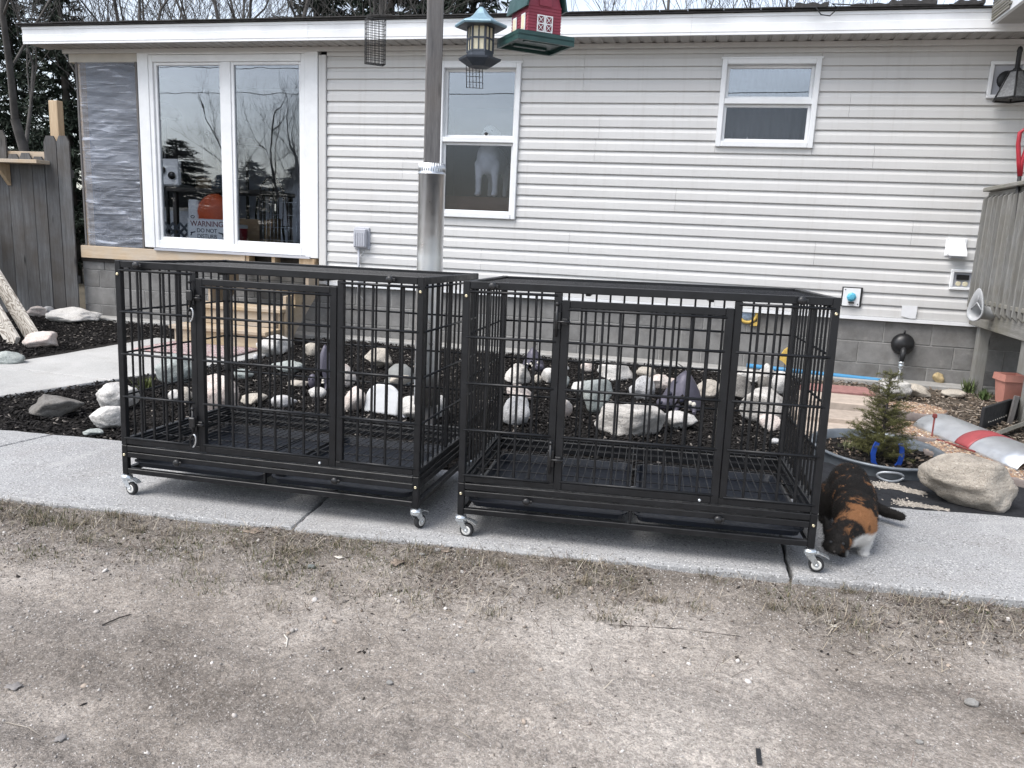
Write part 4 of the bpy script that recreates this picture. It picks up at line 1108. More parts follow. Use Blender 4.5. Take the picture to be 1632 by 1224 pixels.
# lantern feeder: six-sided
lt = at(766, 54, FY)
lan = thing('lantern_feeder', 'blue-grey six-sided lantern bird feeder with lit-looking panes', 'bird feeder', (lt.x, lt.y, lt.z - .12), R_(8))
def hexring(r, z, ph=0): return [(r * math.cos(PI / 3 * k + ph), r * math.sin(PI / 3 * k + ph), z) for k in range(6)]
def hexloft(rings, name, mat, caps=True):
    m = MB(); V = [p for q in rings for p in q]; F = []
    for q in range(len(rings) - 1):
        for i in range(6): F.append((q * 6 + i, q * 6 + (i + 1) % 6, (q + 1) * 6 + (i + 1) % 6, (q + 1) * 6 + i))
    if caps: F += [tuple(range(6)), tuple(range(len(rings) * 6 - 6, len(rings) * 6))]
    m.add(V, F); return m.build(name, M[mat], lan, True)
hexloft([hexring(.060, -.052), hexring(.115, -.018), hexring(.119, -.008), hexring(.113, -.008), hexring(.085, -.022)], 'seed_tray', 'greyblue')
hexloft([hexring(.072, -.022), hexring(.072, .022)], 'base_collar', 'greyblue')
for k in range(6):
    t = PI / 3 * k; q = PI / 3 * (k + .5)
    m = MB(); m.tube([(.071 * math.cos(t), .071 * math.sin(t), .02), (.071 * math.cos(t), .071 * math.sin(t), .165)], .0052, 6, True, False); m.build('post', M['greyblue'], lan, True)
    nx, ny = math.cos(q), math.sin(q); tx, ty = -ny, nx; rr_ = .0615
    m = MB(); m.obox((nx * (rr_ - .004), ny * (rr_ - .004), .09), .032, .0012, .07, (tx, ty, 0), (nx, ny, 0)); m.build('pane', M['cream'], lan, True)
    m = MB()
    for off in (-.032, 0, .032): m.obox((nx * rr_ + tx * off, ny * rr_ + ty * off, .09), .0035, .003, .07, (tx, ty, 0), (nx, ny, 0))
    for z in (.026, .09, .152): m.obox((nx * rr_, ny * rr_, z), .032, .0025, .0045, (tx, ty, 0), (nx, ny, 0))
    m.build('muntin', M['greyblue'], lan, True)
hexloft([hexring(.138, .150), hexring(.144, .158), hexring(.140, .166), hexring(.085, .187), hexring(.045, .215), hexring(.022, .243), hexring(.010, .256)], 'roof', 'patina')
hexloft([hexring(.136, .1495), hexring(.07, .158)], 'roof_lining', 'greyblue')
m = MB(); m.lathe((0, 0, .256), [(.012, 0), (.016, .008), (.010, .018), (.004, .022)], 12); m.tube([(0, 0, .275), (0, 0, ARM - .06 - lan.location.z)], .0018, 5); m.build('hanger', M['iron'], lan, True)
# small suet grid clipped below the lantern
gc = at(757, 122, FY + .03)
gr = thing('suet_grid', 'small black wire grid hanging under the lantern feeder', 'bird feeder', (gc.x, gc.y, gc.z - .06), R_(14))
m = MB()
for i in range(6): m.tube([(-.045 + .018 * i, 0, 0), (-.052 + .018 * i, .004, .13)], .0015, 5)
for i in range(5): m.tube([(-.045 - .0015 * i, .001 * i, .03 * i), (.045 - .0015 * i, .001 * i, .03 * i)], .0015, 5)
m.build('front_mesh', M['iron'], gr, True)
m = MB()
for i in range(6): m.tube([(-.045 + .018 * i, .03, .002), (-.052 + .018 * i, .034, .13)], .0015, 5)
for i in range(6): m.tube([(-.045 + .018 * i, 0, 0), (-.045 + .018 * i, .03, .002)], .0015, 5)
m.build('back_mesh', M['iron'], gr, True)

# barn feeder, seen from below
bn = thing('barn_feeder', 'red barn bird feeder with white doors and dark green roof', 'bird feeder', (Bn.x, Bn.y, Bn.z), R_(38))
bn.scale = (1.22, 1.22, 1.22)
m = MB()                                                  # tray with raised rim, ribbed underside
m.cbox(-.135, .135, -.115, .115, -.012, .0, .004)
for (a, b, c, d) in ((-.135, .135, -.115, -.103), (-.135, .135, .103, .115), (-.135, -.123, -.103, .103), (.123, .135, -.103, .103)): m.box(a, b, c, d, -.026, .012)
m.build('tray', M['green'], bn, True)
for yy in (-.055, .055): MB().cbox(-.08, .08, yy - .012, yy + .012, -.02, -.0125, .003).build('underside_rib', M['green'], bn, True)
bw_, bd = .078, .085
wall = [(-bw_, .012), (bw_, .012), (bw_, .125), (bw_ * .78, .175), (0, .205), (-bw_ * .78, .175), (-bw_, .125)]
MB().prism(wall, -bd, bd, 'y').build('body', M['barnred'], bn, True)
for k in range(9):
    z = .02 + k * .0125
    MB().cbox(-bw_ - .0018, bw_ + .0018, -bd - .0018, bd + .0018, z, z + .0095, .001).build('board', M['barnred'], bn, True)
gam = [(-.098, .112), (-.084, .178), (0, .222), (.084, .178), (.098, .112), (.090, .112), (.078, .172), (0, .212), (-.078, .172), (-.090, .112)]
MB().prism(gam, -bd - .022, bd + .022, 'y').build('roof', M['green'], bn, True)
for s in (-1, 1):
    for yy in (-.045, .045):
        xx = s * (bw_ + .003); fm = MB()
        fm.box(min(xx, xx + s * .003), max(xx, xx + s * .003), yy - .019, yy + .019, .026, .094)
        fr = fm.build('window_frame', M['whiteplastic'], bn, True)
        for (a, b) in ((yy - .014, yy - .001), (yy + .001, yy + .014)):
            MB().box(min(xx + s * .003, xx + s * .0045), max(xx + s * .003, xx + s * .0045), a, b, .032, .088).build('pane', M['cream'], fr, True)
    yy = s * (bd + .003)
    dm = MB()
    for dx in (-.019, .019):
        for (a, b) in ((-.018, -.014), (.014, .018)): dm.box(dx + a, dx + b, min(yy, yy + s * .004), max(yy, yy + s * .004), .02, .088)
        for z in (.02, .052, .084): dm.box(dx - .014, dx + .014, min(yy, yy + s * .0035), max(yy, yy + s * .0035), z, z + .004)
        for z0 in (.024, .056):
            for q in (-1, 1): dm.tube([(dx - q * .013, yy + s * .002, z0), (dx + q * .013, yy + s * .002, z0 + .028)], .0016, 4)
    dm.build('barn_door', M['whiteplastic'], bn, True)
    lf = MB(); lf.cbox(-.03, .03, min(yy, yy + s * .003), max(yy, yy + s * .003), .125, .165, .001); lf.build('hay_door', M['barnred'], bn, True)
m = MB(); m.tube([(0, 0, .222), (0, 0, (ARM - .06 - Bn.z) / 1.22)], .002, 5); m.build('hanger', M['iron'], bn, True)

# ------------------------------------------------------------------ fence, shelf, leaning planks
fen = thing('picket_fence', 'weathered grey dog-ear plank fence joining the porch corner', 'fence', (-8.0, 7.72, GZ))
FYk = 7.72; rf_ = random.Random(8)
x = -7.115; i = 0; pwid = .173
while x > -11.2:
    a, b = x - pwid + .006, x
    z1 = 2.02 if i < 2 else (1.79 if i in (2, 3, 4) else 2.06)
    z1 += rf_.uniform(-.02, .02); c = .035; dy = rf_.uniform(-.006, .006)
    poly = [(a, GZ - .05), (b, GZ - .05), (b, z1 - .07), (b - c, z1), (a + c, z1), (a, z1 - .07)]
    MB().prism(poly, FYk + dy, FYk + dy + .019, 'y').build('picket', M['fence'], fen); x -= pwid; i += 1
for z in (.35, 1.55): MB().cbox(-11.2, -7.12, FYk + .03, FYk + .068, z, z + .088, .003).build('rail', M['fence'], fen)
MB().cbox(-7.42, -7.30, FYk + .07, FYk + .16, GZ - .1, 2.40, .005).build('post', M['pine_z'], fen)
MB().cbox(-8.2, -7.4, FYk + .03, FYk + .06, 1.72, 1.83, .003).build('rail', M['pine'], fen)
sh = thing('fence_shelf', 'plain board shelf on wooden brackets fixed to the fence', 'shelf', (-8.1, 7.6, 1.6))
MB().cbox(-8.9, -7.37, FYk - .2, FYk - .012, 1.685, 1.725, .003).build('board', M['pine'], sh)
m = MB(); m.prism([(FYk - .012, 1.44), (FYk - .012, 1.683), (FYk - .17, 1.683), (FYk - .17, 1.64)], -7.98, -7.93, 'x'); m.build('bracket', M['pine_z'], sh)
m = MB(); m.prism([(FYk - .012, 1.44), (FYk - .012, 1.683), (FYk - .17, 1.683), (FYk - .17, 1.64)], -8.7, -8.65, 'x'); m.build('bracket', M['pine_z'], sh)

def lean(p, q, w, t, name, label, mat, side):
    """board leaning from foot p up to q"""
    p, q = Vector(p), Vector(q); ez = (q - p).normalized(); ex = Vector(side); ex = (ex - ez * ex.dot(ez)).normalized(); ey = ez.cross(ex)
    m = MB(); L = (q - p).length / 2
    m.obox((0, 0, L), w / 2, t / 2, L)
    o = m.build(name, mat); o.location = p; o.rotation_euler = Matrix((ex, ey, ez)).transposed().to_euler()
    b = o.modifiers.new('bev', 'BEVEL'); b.width = .006; b.segments = 2
    return o
pf1 = gnd(58, 545); pf2 = gnd(25, 548)
tag(lean((pf1.x, pf1.y, GZ - .01), at(-78, 322, 7.66), .17, .04, 'leaning_plank', '', M['plankwood'], (.9, -.45, 0)), 'bold-grained plank leaning left with its foot on a pink stone', 'plank', 'planks leaning by the fence')
tag(lean((pf2.x, pf2.y, GZ - .01), at(-106, 330, 7.66), .16, .04, 'leaning_plank', '', M['plankwood'], (.9, -.45, 0)), 'bold-grained plank at the left edge, in front of the other plank', 'plank', 'planks leaning by the fence')

# ------------------------------------------------------------------ stones
def rock_mesh(seed, sub=3, flat=.35, rough=.16):
    rnd = random.Random(seed); bm = bmesh.new(); bmesh.ops.create_icosphere(bm, subdivisions=sub, radius=1.0)
    planes = []
    for k in range(rnd.randint(7, 11)):
        n = Vector((rnd.gauss(0, 1), rnd.gauss(0, 1), rnd.gauss(0, .8))).normalized(); planes.append((n, rnd.uniform(.52, .86)))
    for v in bm.verts:
        p = v.co.copy()
        for n, d in planes:
            e = p.dot(n) - d
            if e > 0: p -= n * e * (1 - flat)
        s = 1 + rough * mnoise.noise(p * 1.3 + Vector((seed, 0, 0))) + rough * .55 * mnoise.noise(p * 3.4 + Vector((0, seed, 0))) + rough * .28 * mnoise.noise(p * 8) + rough * .12 * mnoise.noise(p * 19)
        v.co = p * s
    for f in bm.faces: f.smooth = True
    me = bpy.data.meshes.new('rock'); bm.to_mesh(me); bm.free()
    mn = [min(v.co[i] for v in me.vertices) for i in range(3)]; mxx = [max(v.co[i] for v in me.vertices) for i in range(3)]
    for v in me.vertices:
        v.co = Vector([(v.co[i] - (mn[i] + mxx[i]) / 2) / (mxx[i] - mn[i]) for i in range(3)])
    me.update(); return me
def rock(u0, u1, v0, v1, kind, label, seed, dep=.85, grow=1.16, flat=.12, sink=.12, z=GZ, cat='rock', group=None, rz=0.0, name='rock', sub=3, tilt=0.0):
    """stone whose outline spans u0..u1, v0..v1 in the photograph, standing on the bed where its foot is seen"""
    p = gnd((u0 + u1) / 2, v1 - 1, z); k = ppm(p); w = (u1 - u0) / k * grow; h = (v1 - v0) / k * (1 + (grow - 1) * .75)
    me = rock_mesh(seed, sub if w < .2 else 4, flat); me.materials.append(ROCK[kind])
    d = w * dep; look = math.sin(R_(14)) * d * .35          # part of the height seen is the receding top
    h = max(h - look, h * .6) / (1 - sink)
    o = obj_from_mesh(name, me); f = Vector((p.x, p.y, 0)).normalized()
    for v_ in me.vertices: v_.co = Vector((v_.co.x * w, v_.co.y * d, v_.co.z * h))
    o.rotation_euler = (tilt, 0, math.atan2(f.y, f.x) - PI / 2 + rz)
    o.location = (p.x + f.x * d * .42, p.y + f.y * d * .42, z + h * (.5 - sink))
    return tag(o, label, cat, group)
G1 = 'stones in the mulch bed'
rocks = [
 (412, 466, 536, 568, 'white', 'white peaked stone beside the foot of the wooden steps'),
 (435, 480, 578, 597, 'green', 'flat pale green stone in the bed behind the first crate'),
 (375, 402, 590, 606, 'green', 'small mossy green stone behind the left crate door'),
 (323, 378, 604, 676, 'pink', 'tall pink stone close behind the left crate'),
 (269, 290, 624, 643, 'white', 'smooth white stone low between the left crate bars'),
 (284, 306, 620, 643, 'tan', 'smooth cream stone touching the low white one'),
 (388, 424, 629, 647, 'tan', 'grey-tan stone right of the tall pink stone'),
 (435, 470, 633, 652, 'grey', 'pale speckled flat stone near the crate back edge'),
 (256, 306, 569, 612, 'green', 'large teal-grey boulder at the walkway edge'),
 (162, 218, 614, 655, 'white', 'white speckled stone, upper of the two left of the crate'),
 (150, 199, 650, 686, 'white', 'rounded white speckled stone, lower of the two left of the crate'),
 (57, 126, 632, 667, 'dark', 'brown-grey pointed stone alone in the mulch at left'),
 (136, 162, 687, 697, 'green', 'thin slate chip at the edge of the sidewalk'),
 (-6, 34, 562, 583, 'green', 'low dark slate at the left picture edge by the walkway'),
 (84, 152, 491, 517, 'white', 'long pale boulder at the foot of the fence'),
 (47, 72, 489, 506, 'pink', 'small reddish stone under the fence beside the plank'),
 (62, 73, 490, 502, 'grey', 'tiny grey pebble between the fence stones'),
 (70, 86, 490, 505, 'grey', 'small grey stone next to the long pale boulder'),
 (43, 86, 531, 557, 'pink', 'pinkish flat-topped stone at the foot of the leaning plank'),
 (486, 506, 548, 569, 'tan', 'small grey-tan stone behind the purple ornament'),
 (538, 565, 584, 618, 'pink', 'pale pink upright stone behind the crate door jamb'),
 (584, 623, 557, 588, 'tan', 'round tan stone in front of the block wall'),
 (622, 653, 599, 615, 'tan', 'flat cream stone under the grey bowl'),
 (546, 582, 620, 658, 'pink', 'round pinkish stone left of the white plastic panel'),
 (461, 491, 608, 620, 'tan', 'small flat tan stone in mid bed'),
 (493, 518, 620, 637, 'white', 'small white oval stone below the purple ornament'),
 (642, 708, 632, 671, 'white', 'broad white stone between the two crates'),
 (806, 843, 583, 614, 'band', 'round striped stone below the purple ornament by the wall'),
 (807, 846, 616, 642, 'pink', 'white and rust stone resting above the speckled grey one'),
 (802, 841, 634, 679, 'grey', 'large speckled grey stone at the left end of the right crate'),
 (850, 863, 599, 613, 'tan', 'tiny round tan stone by the striped one'),
 (863, 884, 589, 612, 'white', 'white oval stone behind the right crate latch'),
 (892, 906, 599, 619, 'green', 'small teal stone behind the right crate door edge'),
 (893, 906, 584, 593, 'grey', 'tiny flat grey stone near the wall'),
 (926, 946, 578, 594, 'pink', 'small red-pink angular stone near the wall'),
 (954, 1008, 581, 607, 'white', 'long angular white stone near the wall'),
 (912, 936, 611, 629, 'white', 'white stone left of the tall greenish stone'),
 (927, 971, 609, 661, 'green', 'tall grey-green blocky stone in the bed centre'),
 (880, 910, 639, 669, 'pink', 'white and pink stone behind the right crate door stile'),
 (957, 1053, 643, 696, 'band', 'biggest white and pink boulder behind the right crate'),
 (1004, 1040, 602, 637, 'grey', 'pale upright speckled stone right of the greenish one'),
 (1015, 1044, 587, 608, 'tan', 'small cone-shaped tan stone near the wall'),
 (1035, 1076, 600, 622, 'pink', 'pink and white stone left of the big purple ornament'),
 (1110, 1146, 607, 638, 'tan', 'cream stone right of the big purple ornament'),
 (1057, 1107, 659, 687, 'white', 'white wedge stone in front of the purple ornament'),
 (1148, 1197, 601, 639, 'dark', 'brown-green rounded stone behind the door hinge jamb'),
 (1176, 1208, 591, 610, 'white', 'white flat stone behind the brown one'),
 (1210, 1232, 582, 605, 'white', 'white stone topmost in the pile by the wall'),
 (1208, 1233, 603, 624, 'dark', 'dark round stone in the middle of the pile by the wall'),
 (1230, 1254, 595, 630, 'white', 'upright white stone at the right of the pile by the wall'),
 (1182, 1250, 622, 677, 'band', 'big white boulder in front of the stone pile'),
 (1209, 1242, 663, 688, 'pink', 'pink stone leaning on the big white boulder'),
 (1227, 1245, 700, 710, 'grey', 'small grey stone by the rear crate corner'),
 (404, 412, 566, 575, 'grey', 'pebble at the edge of the walkway near the white peaked stone'),
]
for i, (u0, u1, v0, v1, kd, lb) in enumerate(rocks):
    rock(u0, u1, v0, v1, kd, lb, 11 + i * 3, group=G1, rz=random.Random(i).uniform(-.3, .3))
rock(1402, 1446, 608, 637, 'white', 'jagged pale rock against the foundation behind the little spruce', 301, flat=.1)
rock(1438, 1478, 614, 634, 'tan', 'low tan rock against the foundation right of the jagged one', 304, flat=.2)
rock(1503, 1535, 622, 634, 'tan', 'flat crumbly stone near the deck post', 307, flat=.2)
rock(1463, 1604, 726, 818, 'boulder', 'large rounded boulder at the back edge of the sidewalk', 331, dep=.7, grow=1.03, flat=.2, sink=.08, cat='boulder', name='boulder', sub=4, rz=.1)

# ------------------------------------------------------------------ ornaments in the bed
def ornament(label, u0, u1, v0, v1, seed, flip=1):
    """spotted metal garden creature: domed body, low head with eye holes, feet"""
    p = gnd((u0 + u1) / 2, v1 - 2); k = ppm(p); w = (u1 - u0) / k; h = (v1 - v0) / k
    o = thing('garden_creature', label, 'garden ornament', (p.x, p.y + w * .3, GZ), 0.0, 'spotted purple garden ornaments')
    m = MB(); n = 12; prof = [(-.50, 0), (-.47, .22), (-.38, .45), (-.25, .68), (-.1, .88), (.02, 1.0), (.13, .93), (.26, .72), (.38, .46), (.46, .22), (.5, 0)]
    V = []; F = []; L = 9
    for j in range(L):
        t = -1 + 2 * j / (L - 1); s = math.sqrt(max(0.0, 1 - (t * .94) ** 2))
        for (a, b) in prof: V.append((a * w * s * flip, t * w * .34, .02 * h + b * h * .98 * (s ** .8)))
    q = len(prof)
    for j in range(L - 1):
        for i in range(q - 1): F.append((j * q + i, j * q + i + 1, (j + 1) * q + i + 1, (j + 1) * q + i))
    m.add(V, F, True); m.build('shell', M['purple'], o, True)
    rnd = random.Random(seed)
    for i in range(11):
        a = rnd.uniform(-.3, .34); b = rnd.uniform(.12, .72); 
        if b > .95 - abs(a) * 1.9: continue
        yy = -w * .34 * (1 - b) - w * .05
        dm = MB(); dm.lathe((a * w * flip, yy, b * h), [(.0, -.012), (w * .045, -.012), (w * .05, -.004), (w * .05, .03)], 12, True, 'y')
        dm.build('dot', M['ivory' if i % 3 else 'ink'], o, True)
    m = MB(); m.ell((-.36 * w * flip, -w * .42, h * .17), (w * .2, w * .17, h * .17), 14, 9); m.build('head', M['purple'], o, True)
    for s in (-1, 1):
        MB().ell(((-.36 + s * .08) * w * flip, -w * .57, h * .23), (w * .035, w * .03, w * .035), 10, 7).build('eye', M['ink'], o, True)
        MB().tube([((.1 + s * .17) * w * flip, -w * .3, h * .12), ((.1 + s * .2) * w * flip, -w * .45, .01), ((.1 + s * .2) * w * flip, -w * .56, .004)], [w * .06, w * .05, w * .04], 8).build('foot', M['purple'], o, True)
    m = MB(); m.tube([(.0, 0, h * .97), (-.06 * w * flip, -.02, h * 1.1), (-.15 * w * flip, -.02, h * 1.16)], .004, 6); m.build('feeler', M['iron'], o, True)
ornament('purple spotted ornament behind the left crate door frame', 494, 530, 551, 622, 3)
ornament('purple spotted ornament against the wall behind the right crate latch', 828, 866, 556, 592, 4, -1)
ornament('largest purple ornament with white dots, centre of the right crate', 1050, 1120, 594, 656, 5)

pp = gnd(605, 660)
wp = thing('plastic_shield', 'white arched plastic shield propped among the stones', 'shield', (pp.x, pp.y, GZ), R_(-8))
k = ppm(pp); w = 62 / k; h = 50 / k
pts = [(-w / 2, 0), (w / 2, 0), (w / 2, h * .5)] + [(w / 2 * math.cos(R_(a)), h * .5 + h * .5 * math.sin(R_(a))) for a in range(15, 180, 15)] + [(-w / 2, h * .5)]
m = MB(); m.prism(pts, 0, .035, 'y'); pl = m.build('face', M['shield'], wp, True)
_b = pl.modifiers.new('bev', 'BEVEL'); _b.width = .016; _b.segments = 4
m = MB(); m.prism([(w * .5, 0), (w * .78, .0), (w * .72, h * .45), (w * .5, h * .52)], .01, .05, 'y'); m.build('side_flange', M['greyplastic'], wp, True)
wp.rotation_euler = (R_(-14), 0, R_(-8))
pb = gnd(630, 612); k = ppm(pb); w = 50 / k
m = MB(); m.lathe((0, 0, 0), [(w / 2 + .004, 0), (w * .5, .02), (w * .46, w * .25), (w * .36, w * .46), (w * .2, w * .6), (0, w * .64)], 28)
bo = m.build('upturned_bowl', M['clay']); bo.location = (pb.x, pb.y + w * .4, GZ - .01); tag(bo, 'grey stoneware bowl turned upside down in the bed', 'bowl')

# ------------------------------------------------------------------ fittings on the wall
def ubox(name, label, cat, u, v, sx, sz, sy, mat, y=YW):
    c = at(u, v, y); o = thing(name, label, cat, (c.x, y, c.z)); return o, c
# cable box with conduit
o, c = ubox('cable_box', 'small grey ribbed utility box with conduit on the siding', 'utility box', 578, 380, 0, 0, 0, None)
MB().cbox(-.085, .085, -.02, .02, -.115, .115, .006).build('back_plate', M['greyplastic'], o, True)
cv = MB().cbox(-.075, .068, -.075, -.0205, -.095, .1, .01).build('cover', M['greyplastic'], o, True)
for i in range(5): MB().cbox(-.062 + i * .026, -.048 + i * .026, -.080, -.0755, -.08, .06, .002).build('rib', M['greyplastic'], cv, True)
m = MB(); m.tube([(-.03, -.03, -.115), (-.03, -.025, -.5), (-.03, -.015, -.62)], .014, 8); m.build('conduit', M['greyplastic'], o, True)
m = MB(); m.tube([(.04, -.03, -.115), (.02, -.035, -.16), (-.02, -.035, -.2), (-.025, -.045, -.35), (.0, -.045, -.6), (.06, -.03, -.68)], .004, 6); m.build('cable', M['pvc'], o, True)
# dryer vent hood
o, c = ubox('vent_hood', 'white louvred vent hood on the siding beside the deck', 'vent', 1523, 395, 0, 0, 0, None)
MB().cbox(-.085, .085, -.012, .01, -.075, .085, .004).build('flange', M['whiteplastic'], o, True)
V = [(-.06, -.0125, .075), (.06, -.0125, .075), (.062, -.0125, -.06), (-.062, -.0125, -.06), (-.07, -.11, -.045), (.07, -.11, -.045), (.07, -.115, -.07), (-.07, -.115, -.07)]
MB().add(V, [(0, 1, 5, 4), (4, 5, 6, 7), (0, 4, 7, 3), (1, 2, 6, 5)]).build('hood', M['whiteplastic'], o, True)
MB().cbox(-.05, .05, -.09, -.02, -.088, -.0755, .003).build('damper', M['greyplastic'], o, True)
# outdoor outlet
o, c = ubox('outdoor_outlet', 'open weatherproof double outlet in a white frame by the deck railing', 'outlet', 1533, 446, 0, 0, 0, None)
m = MB()
for (a, b, d, e) in ((-.1, .1, .065, .09), (-.1, .1, -.09, -.065), (-.1, -.075, -.065, .065), (.075, .1, -.065, .065)): m.cbox(a, b, -.03, .0, d, e, .004)
m.build('frame', M['whiteplastic'], o, True); MB().box(-.075, .075, -.002, .008, -.065, .065).build('recess', M['greyplastic'], o, True)
MB().cbox(-.05, .05, -.024, -.0025, .0, .045, .003).build('cover_flap', M['blackplastic'], o, True)
for s in (-1, 1): MB().lathe((s * .028, 0, -.035), [(.022, -.003), (.022, -.012), (.015, -.013), (0, -.013)], 16, True, 'y').build('socket', M['cream'], o, True)
# hose valve plate
o, c = ubox('valve_plate', 'white square plate with blue valve beside the right crate corner', 'valve', 1357, 473, 0, 0, 0, None)
MB().cbox(-.088, .088, -.018, .0, -.09, .09, .003).build('black_frame', M['iron'], o, True); MB().cbox(-.078, .07, -.024, -.0185, -.083, .08, .003).build('plate', M['whiteplastic'], o, True)
MB().lathe((-.005, 0, -.0), [(.04, -.025), (.042, -.034), (.03, -.042), (.024, -.05), (0, -.052)], 8, False, 'y').build('valve', M['cyan'], o, True)
MB().cbox(-.03, .02, -.06, -.03, -.058, -.042, .003).build('spout', M['iron'], o, True)
for q in ((-.062, .065), (.055, -.065)): MB().lathe((q[0], 0, q[1]), [(.006, -.0245), (.005, -.027), (0, -.027)], 8, True, 'y').build('screw', M['iron'], o, True)
# paper tag
c = at(1448, 497, YW); m = MB(); m.prism([(-.065, .055), (.065, .058), (.062, -.055), (.02, -.06), (-.062, -.04)], -.018, -.0165, 'y')
o = m.build('paper_tag', M['paper']); o.location = c; tag(o, 'torn pale paper tag stuck low on the siding', 'tag')
# round black spigot cover with pipe
c = at(1438, 548, YB); o = thing('spigot_cover', 'round black spigot cover with hose fitting on the block wall', 'spigot', (c.x, YB, c.z))
m = MB(); m.lathe((0, 0, 0), [(.098, .0), (.1, -.02), (.092, -.05), (.07, -.075), (.035, -.088), (0, -.09)], 26, True, 'y'); m.build('dome', M['blackplastic'], o, True)
MB().tube([(.0, -.02, .09), (.002, -.03, .125)], .009, 8).build('nub', M['blackplastic'], o, True)
MB().tube([(0, -.06, -.02), (-.004, -.1, -.08), (-.008, -.1, -.15)], [.026, .024, .02], 10).build('faucet', M['iron'], o, True)
MB().lathe((-.009, -.1, -.2), [(.018, .05), (.024, .045), (.024, .03), (.019, .027), (.022, .022), (.022, -.01), (.014, -.02)], 14).build('hose_connector', M['zinc'], o, True)
MB().tube([(-.009, -.1, -.21), (-.012, -.1, -.28), (-.04, -.11, -.34), (-.1, -.12, -.375)], .010, 8).build('hose', M['pvc'], o, True)
# blue pipe along the wall
a_, b_ = at(1190, 585, YW - .12), at(1395, 603, YW - .12)
m = MB(); m.tube([(a_.x, YW - .1, .02), (at(1330, 596, YW - .12).x, YW - .12, -.004), (b_.x, YW - .14, -.012), (b_.x + .25, YW - .2, -.03)], .021, 12); o = m.build('blue_pipe', M['bluepipe']); tag(o, 'bright blue pipe lying along the foot of the block wall', 'pipe')
# yellow bordered dial and yellow ribbon
M['dialface'] = plain('dial_face', (.30, .38, .48), .3, 0, .3, 60)
c = at(1197, 500, YB); o = thing('wall_dial', 'round blue dial with yellow surround on the block wall', 'dial', (c.x, YB, c.z))
MB().lathe((-.03, 0, 0), [(.095, -.0), (.097, -.02), (.088, -.032), (.07, -.03), (.068, -.018)], 26, True, 'y').build('surround', M['yellow'], o, True)
MB().lathe((-.03, 0, 0), [(.068, -.018), (.064, -.024), (0, -.026)], 24, True, 'y').build('face', M['dialface'], o, True)
m = MB(); m.prism([(.04, .1), (.085, .085), (.07, .03), (.085, -.04), (.075, -.11), (.0, -.115), (.02, -.09), (.062, -.07), (.055, .05)], -.02, -.004, 'y'); m.build('bracket', M['yellow'], o, True)
c = at(1252, 568, YW - .25); m = MB(); m.prism([(-.05, .0), (-.02, .06), (.01, .085), (.06, .08), (.075, .02), (.05, -.01), (.07, -.05), (.02, -.09), (-.02, -.05), (-.06, -.03)], -.012, .012, 'y')
o = m.build('yellow_ornament', M['yellow']); o.location = c; tag(o, 'yellow flower-shaped ornament on a stake near the block wall', 'ornament')
m = MB(); m.tube([(0, .0, -.06), (0.005, .01, GZ - c.z - .02)], .004, 6); m.build('stake', M['iron'], o, True)
M['foam'] = plain('aged_foam', (.40, .31, .17), .9, 0, .25, 30, .5, 60)
c = at(1496, 602, YB); m = MB(); m.ell((0, -.01, 0), (.052, .04, .046), 16, 10); o = m.build('foam_plug', M['foam']); o.location = (c.x, YB - .002, c.z)
for v_ in o.data.vertices: v_.co *= 1 + .5 * mnoise.noise(v_.co * 26)
tag(o, 'lump of tan sealing foam plugging a hole in the block wall', 'foam plug')

# lantern by the deck
M['smoke'] = plain('smoky_glass', (.17, .175, .18), .25, 0, .2, 20)
c = at(1603, 128, YW); o = thing('wall_lantern', 'weathered bell-shaped wall lantern above the deck', 'wall lamp', (c.x, YW, c.z)); o.scale = (1.2, 1.2, 1.2)
m = MB()
for (a, b, d, e) in ((-.115, .115, .10, .125), (-.115, .115, -.125, -.10), (-.115, -.09, -.1, .1), (.09, .115, -.1, .1)): m.cbox(a, b, -.03, .0, d, e, .004)
m.build('mount_frame', M['whiteplastic'], o, True); MB().box(-.09, .09, -.006, .006, -.1, .1).build('mount_plate', M['greyplastic'], o, True)
MB().lathe((0.0, 0, 0), [(.062, -.007), (.062, -.016), (.045, -.026), (.02, -.03)], 20, True, 'y').build('rosette', M['iron'], o, True)
MB().tube([(0, -.03, 0), (.01, -.09, .02), (.02, -.13, .03)], .014, 8).build('arm', M['iron'], o, True)
m = MB(); m.lathe((.02, -.13, 0), [(.03, .03), (.026, .05), (.016, .06), (.016, .16), (.02, .165), (.014, .19), (0, .2)], 12); m.build('finial', M['iron'], o, True)
def ring6(r, z): return [(.02 + r * math.cos(PI / 3 * q + .3), -.13 + r * math.sin(PI / 3 * q + .3), z) for q in range(6)]
A, B2 = ring6(.045, .035), ring6(.125, -.15)
for q in range(6):
    j = (q + 1) % 6; s_ = .992
    ctr = Vector((.02, -.13, 0))
    def ins(p, f): v = Vector(p); return (ctr.x + (v.x - ctr.x) * f, ctr.y + (v.y - ctr.y) * f, v.z)
    MB().add([ins(A[q], s_), ins(A[j], s_), ins(B2[j], s_), ins(B2[q], s_)], [(0, 1, 2, 3)]).build('glass_pane', M['smoke'], o, True)
    MB().tube([A[q], B2[q]], .006, 6).build('rib', M['iron'], o, True); MB().tube([B2[q], B2[j]], .007, 6).build('rim', M['iron'], o, True)
MB().lathe((.02, -.13, 0), [(.0, .045), (.04, .04), (.05, .034), (.046, .03)], 14).build('cap', M['iron'], o, True)

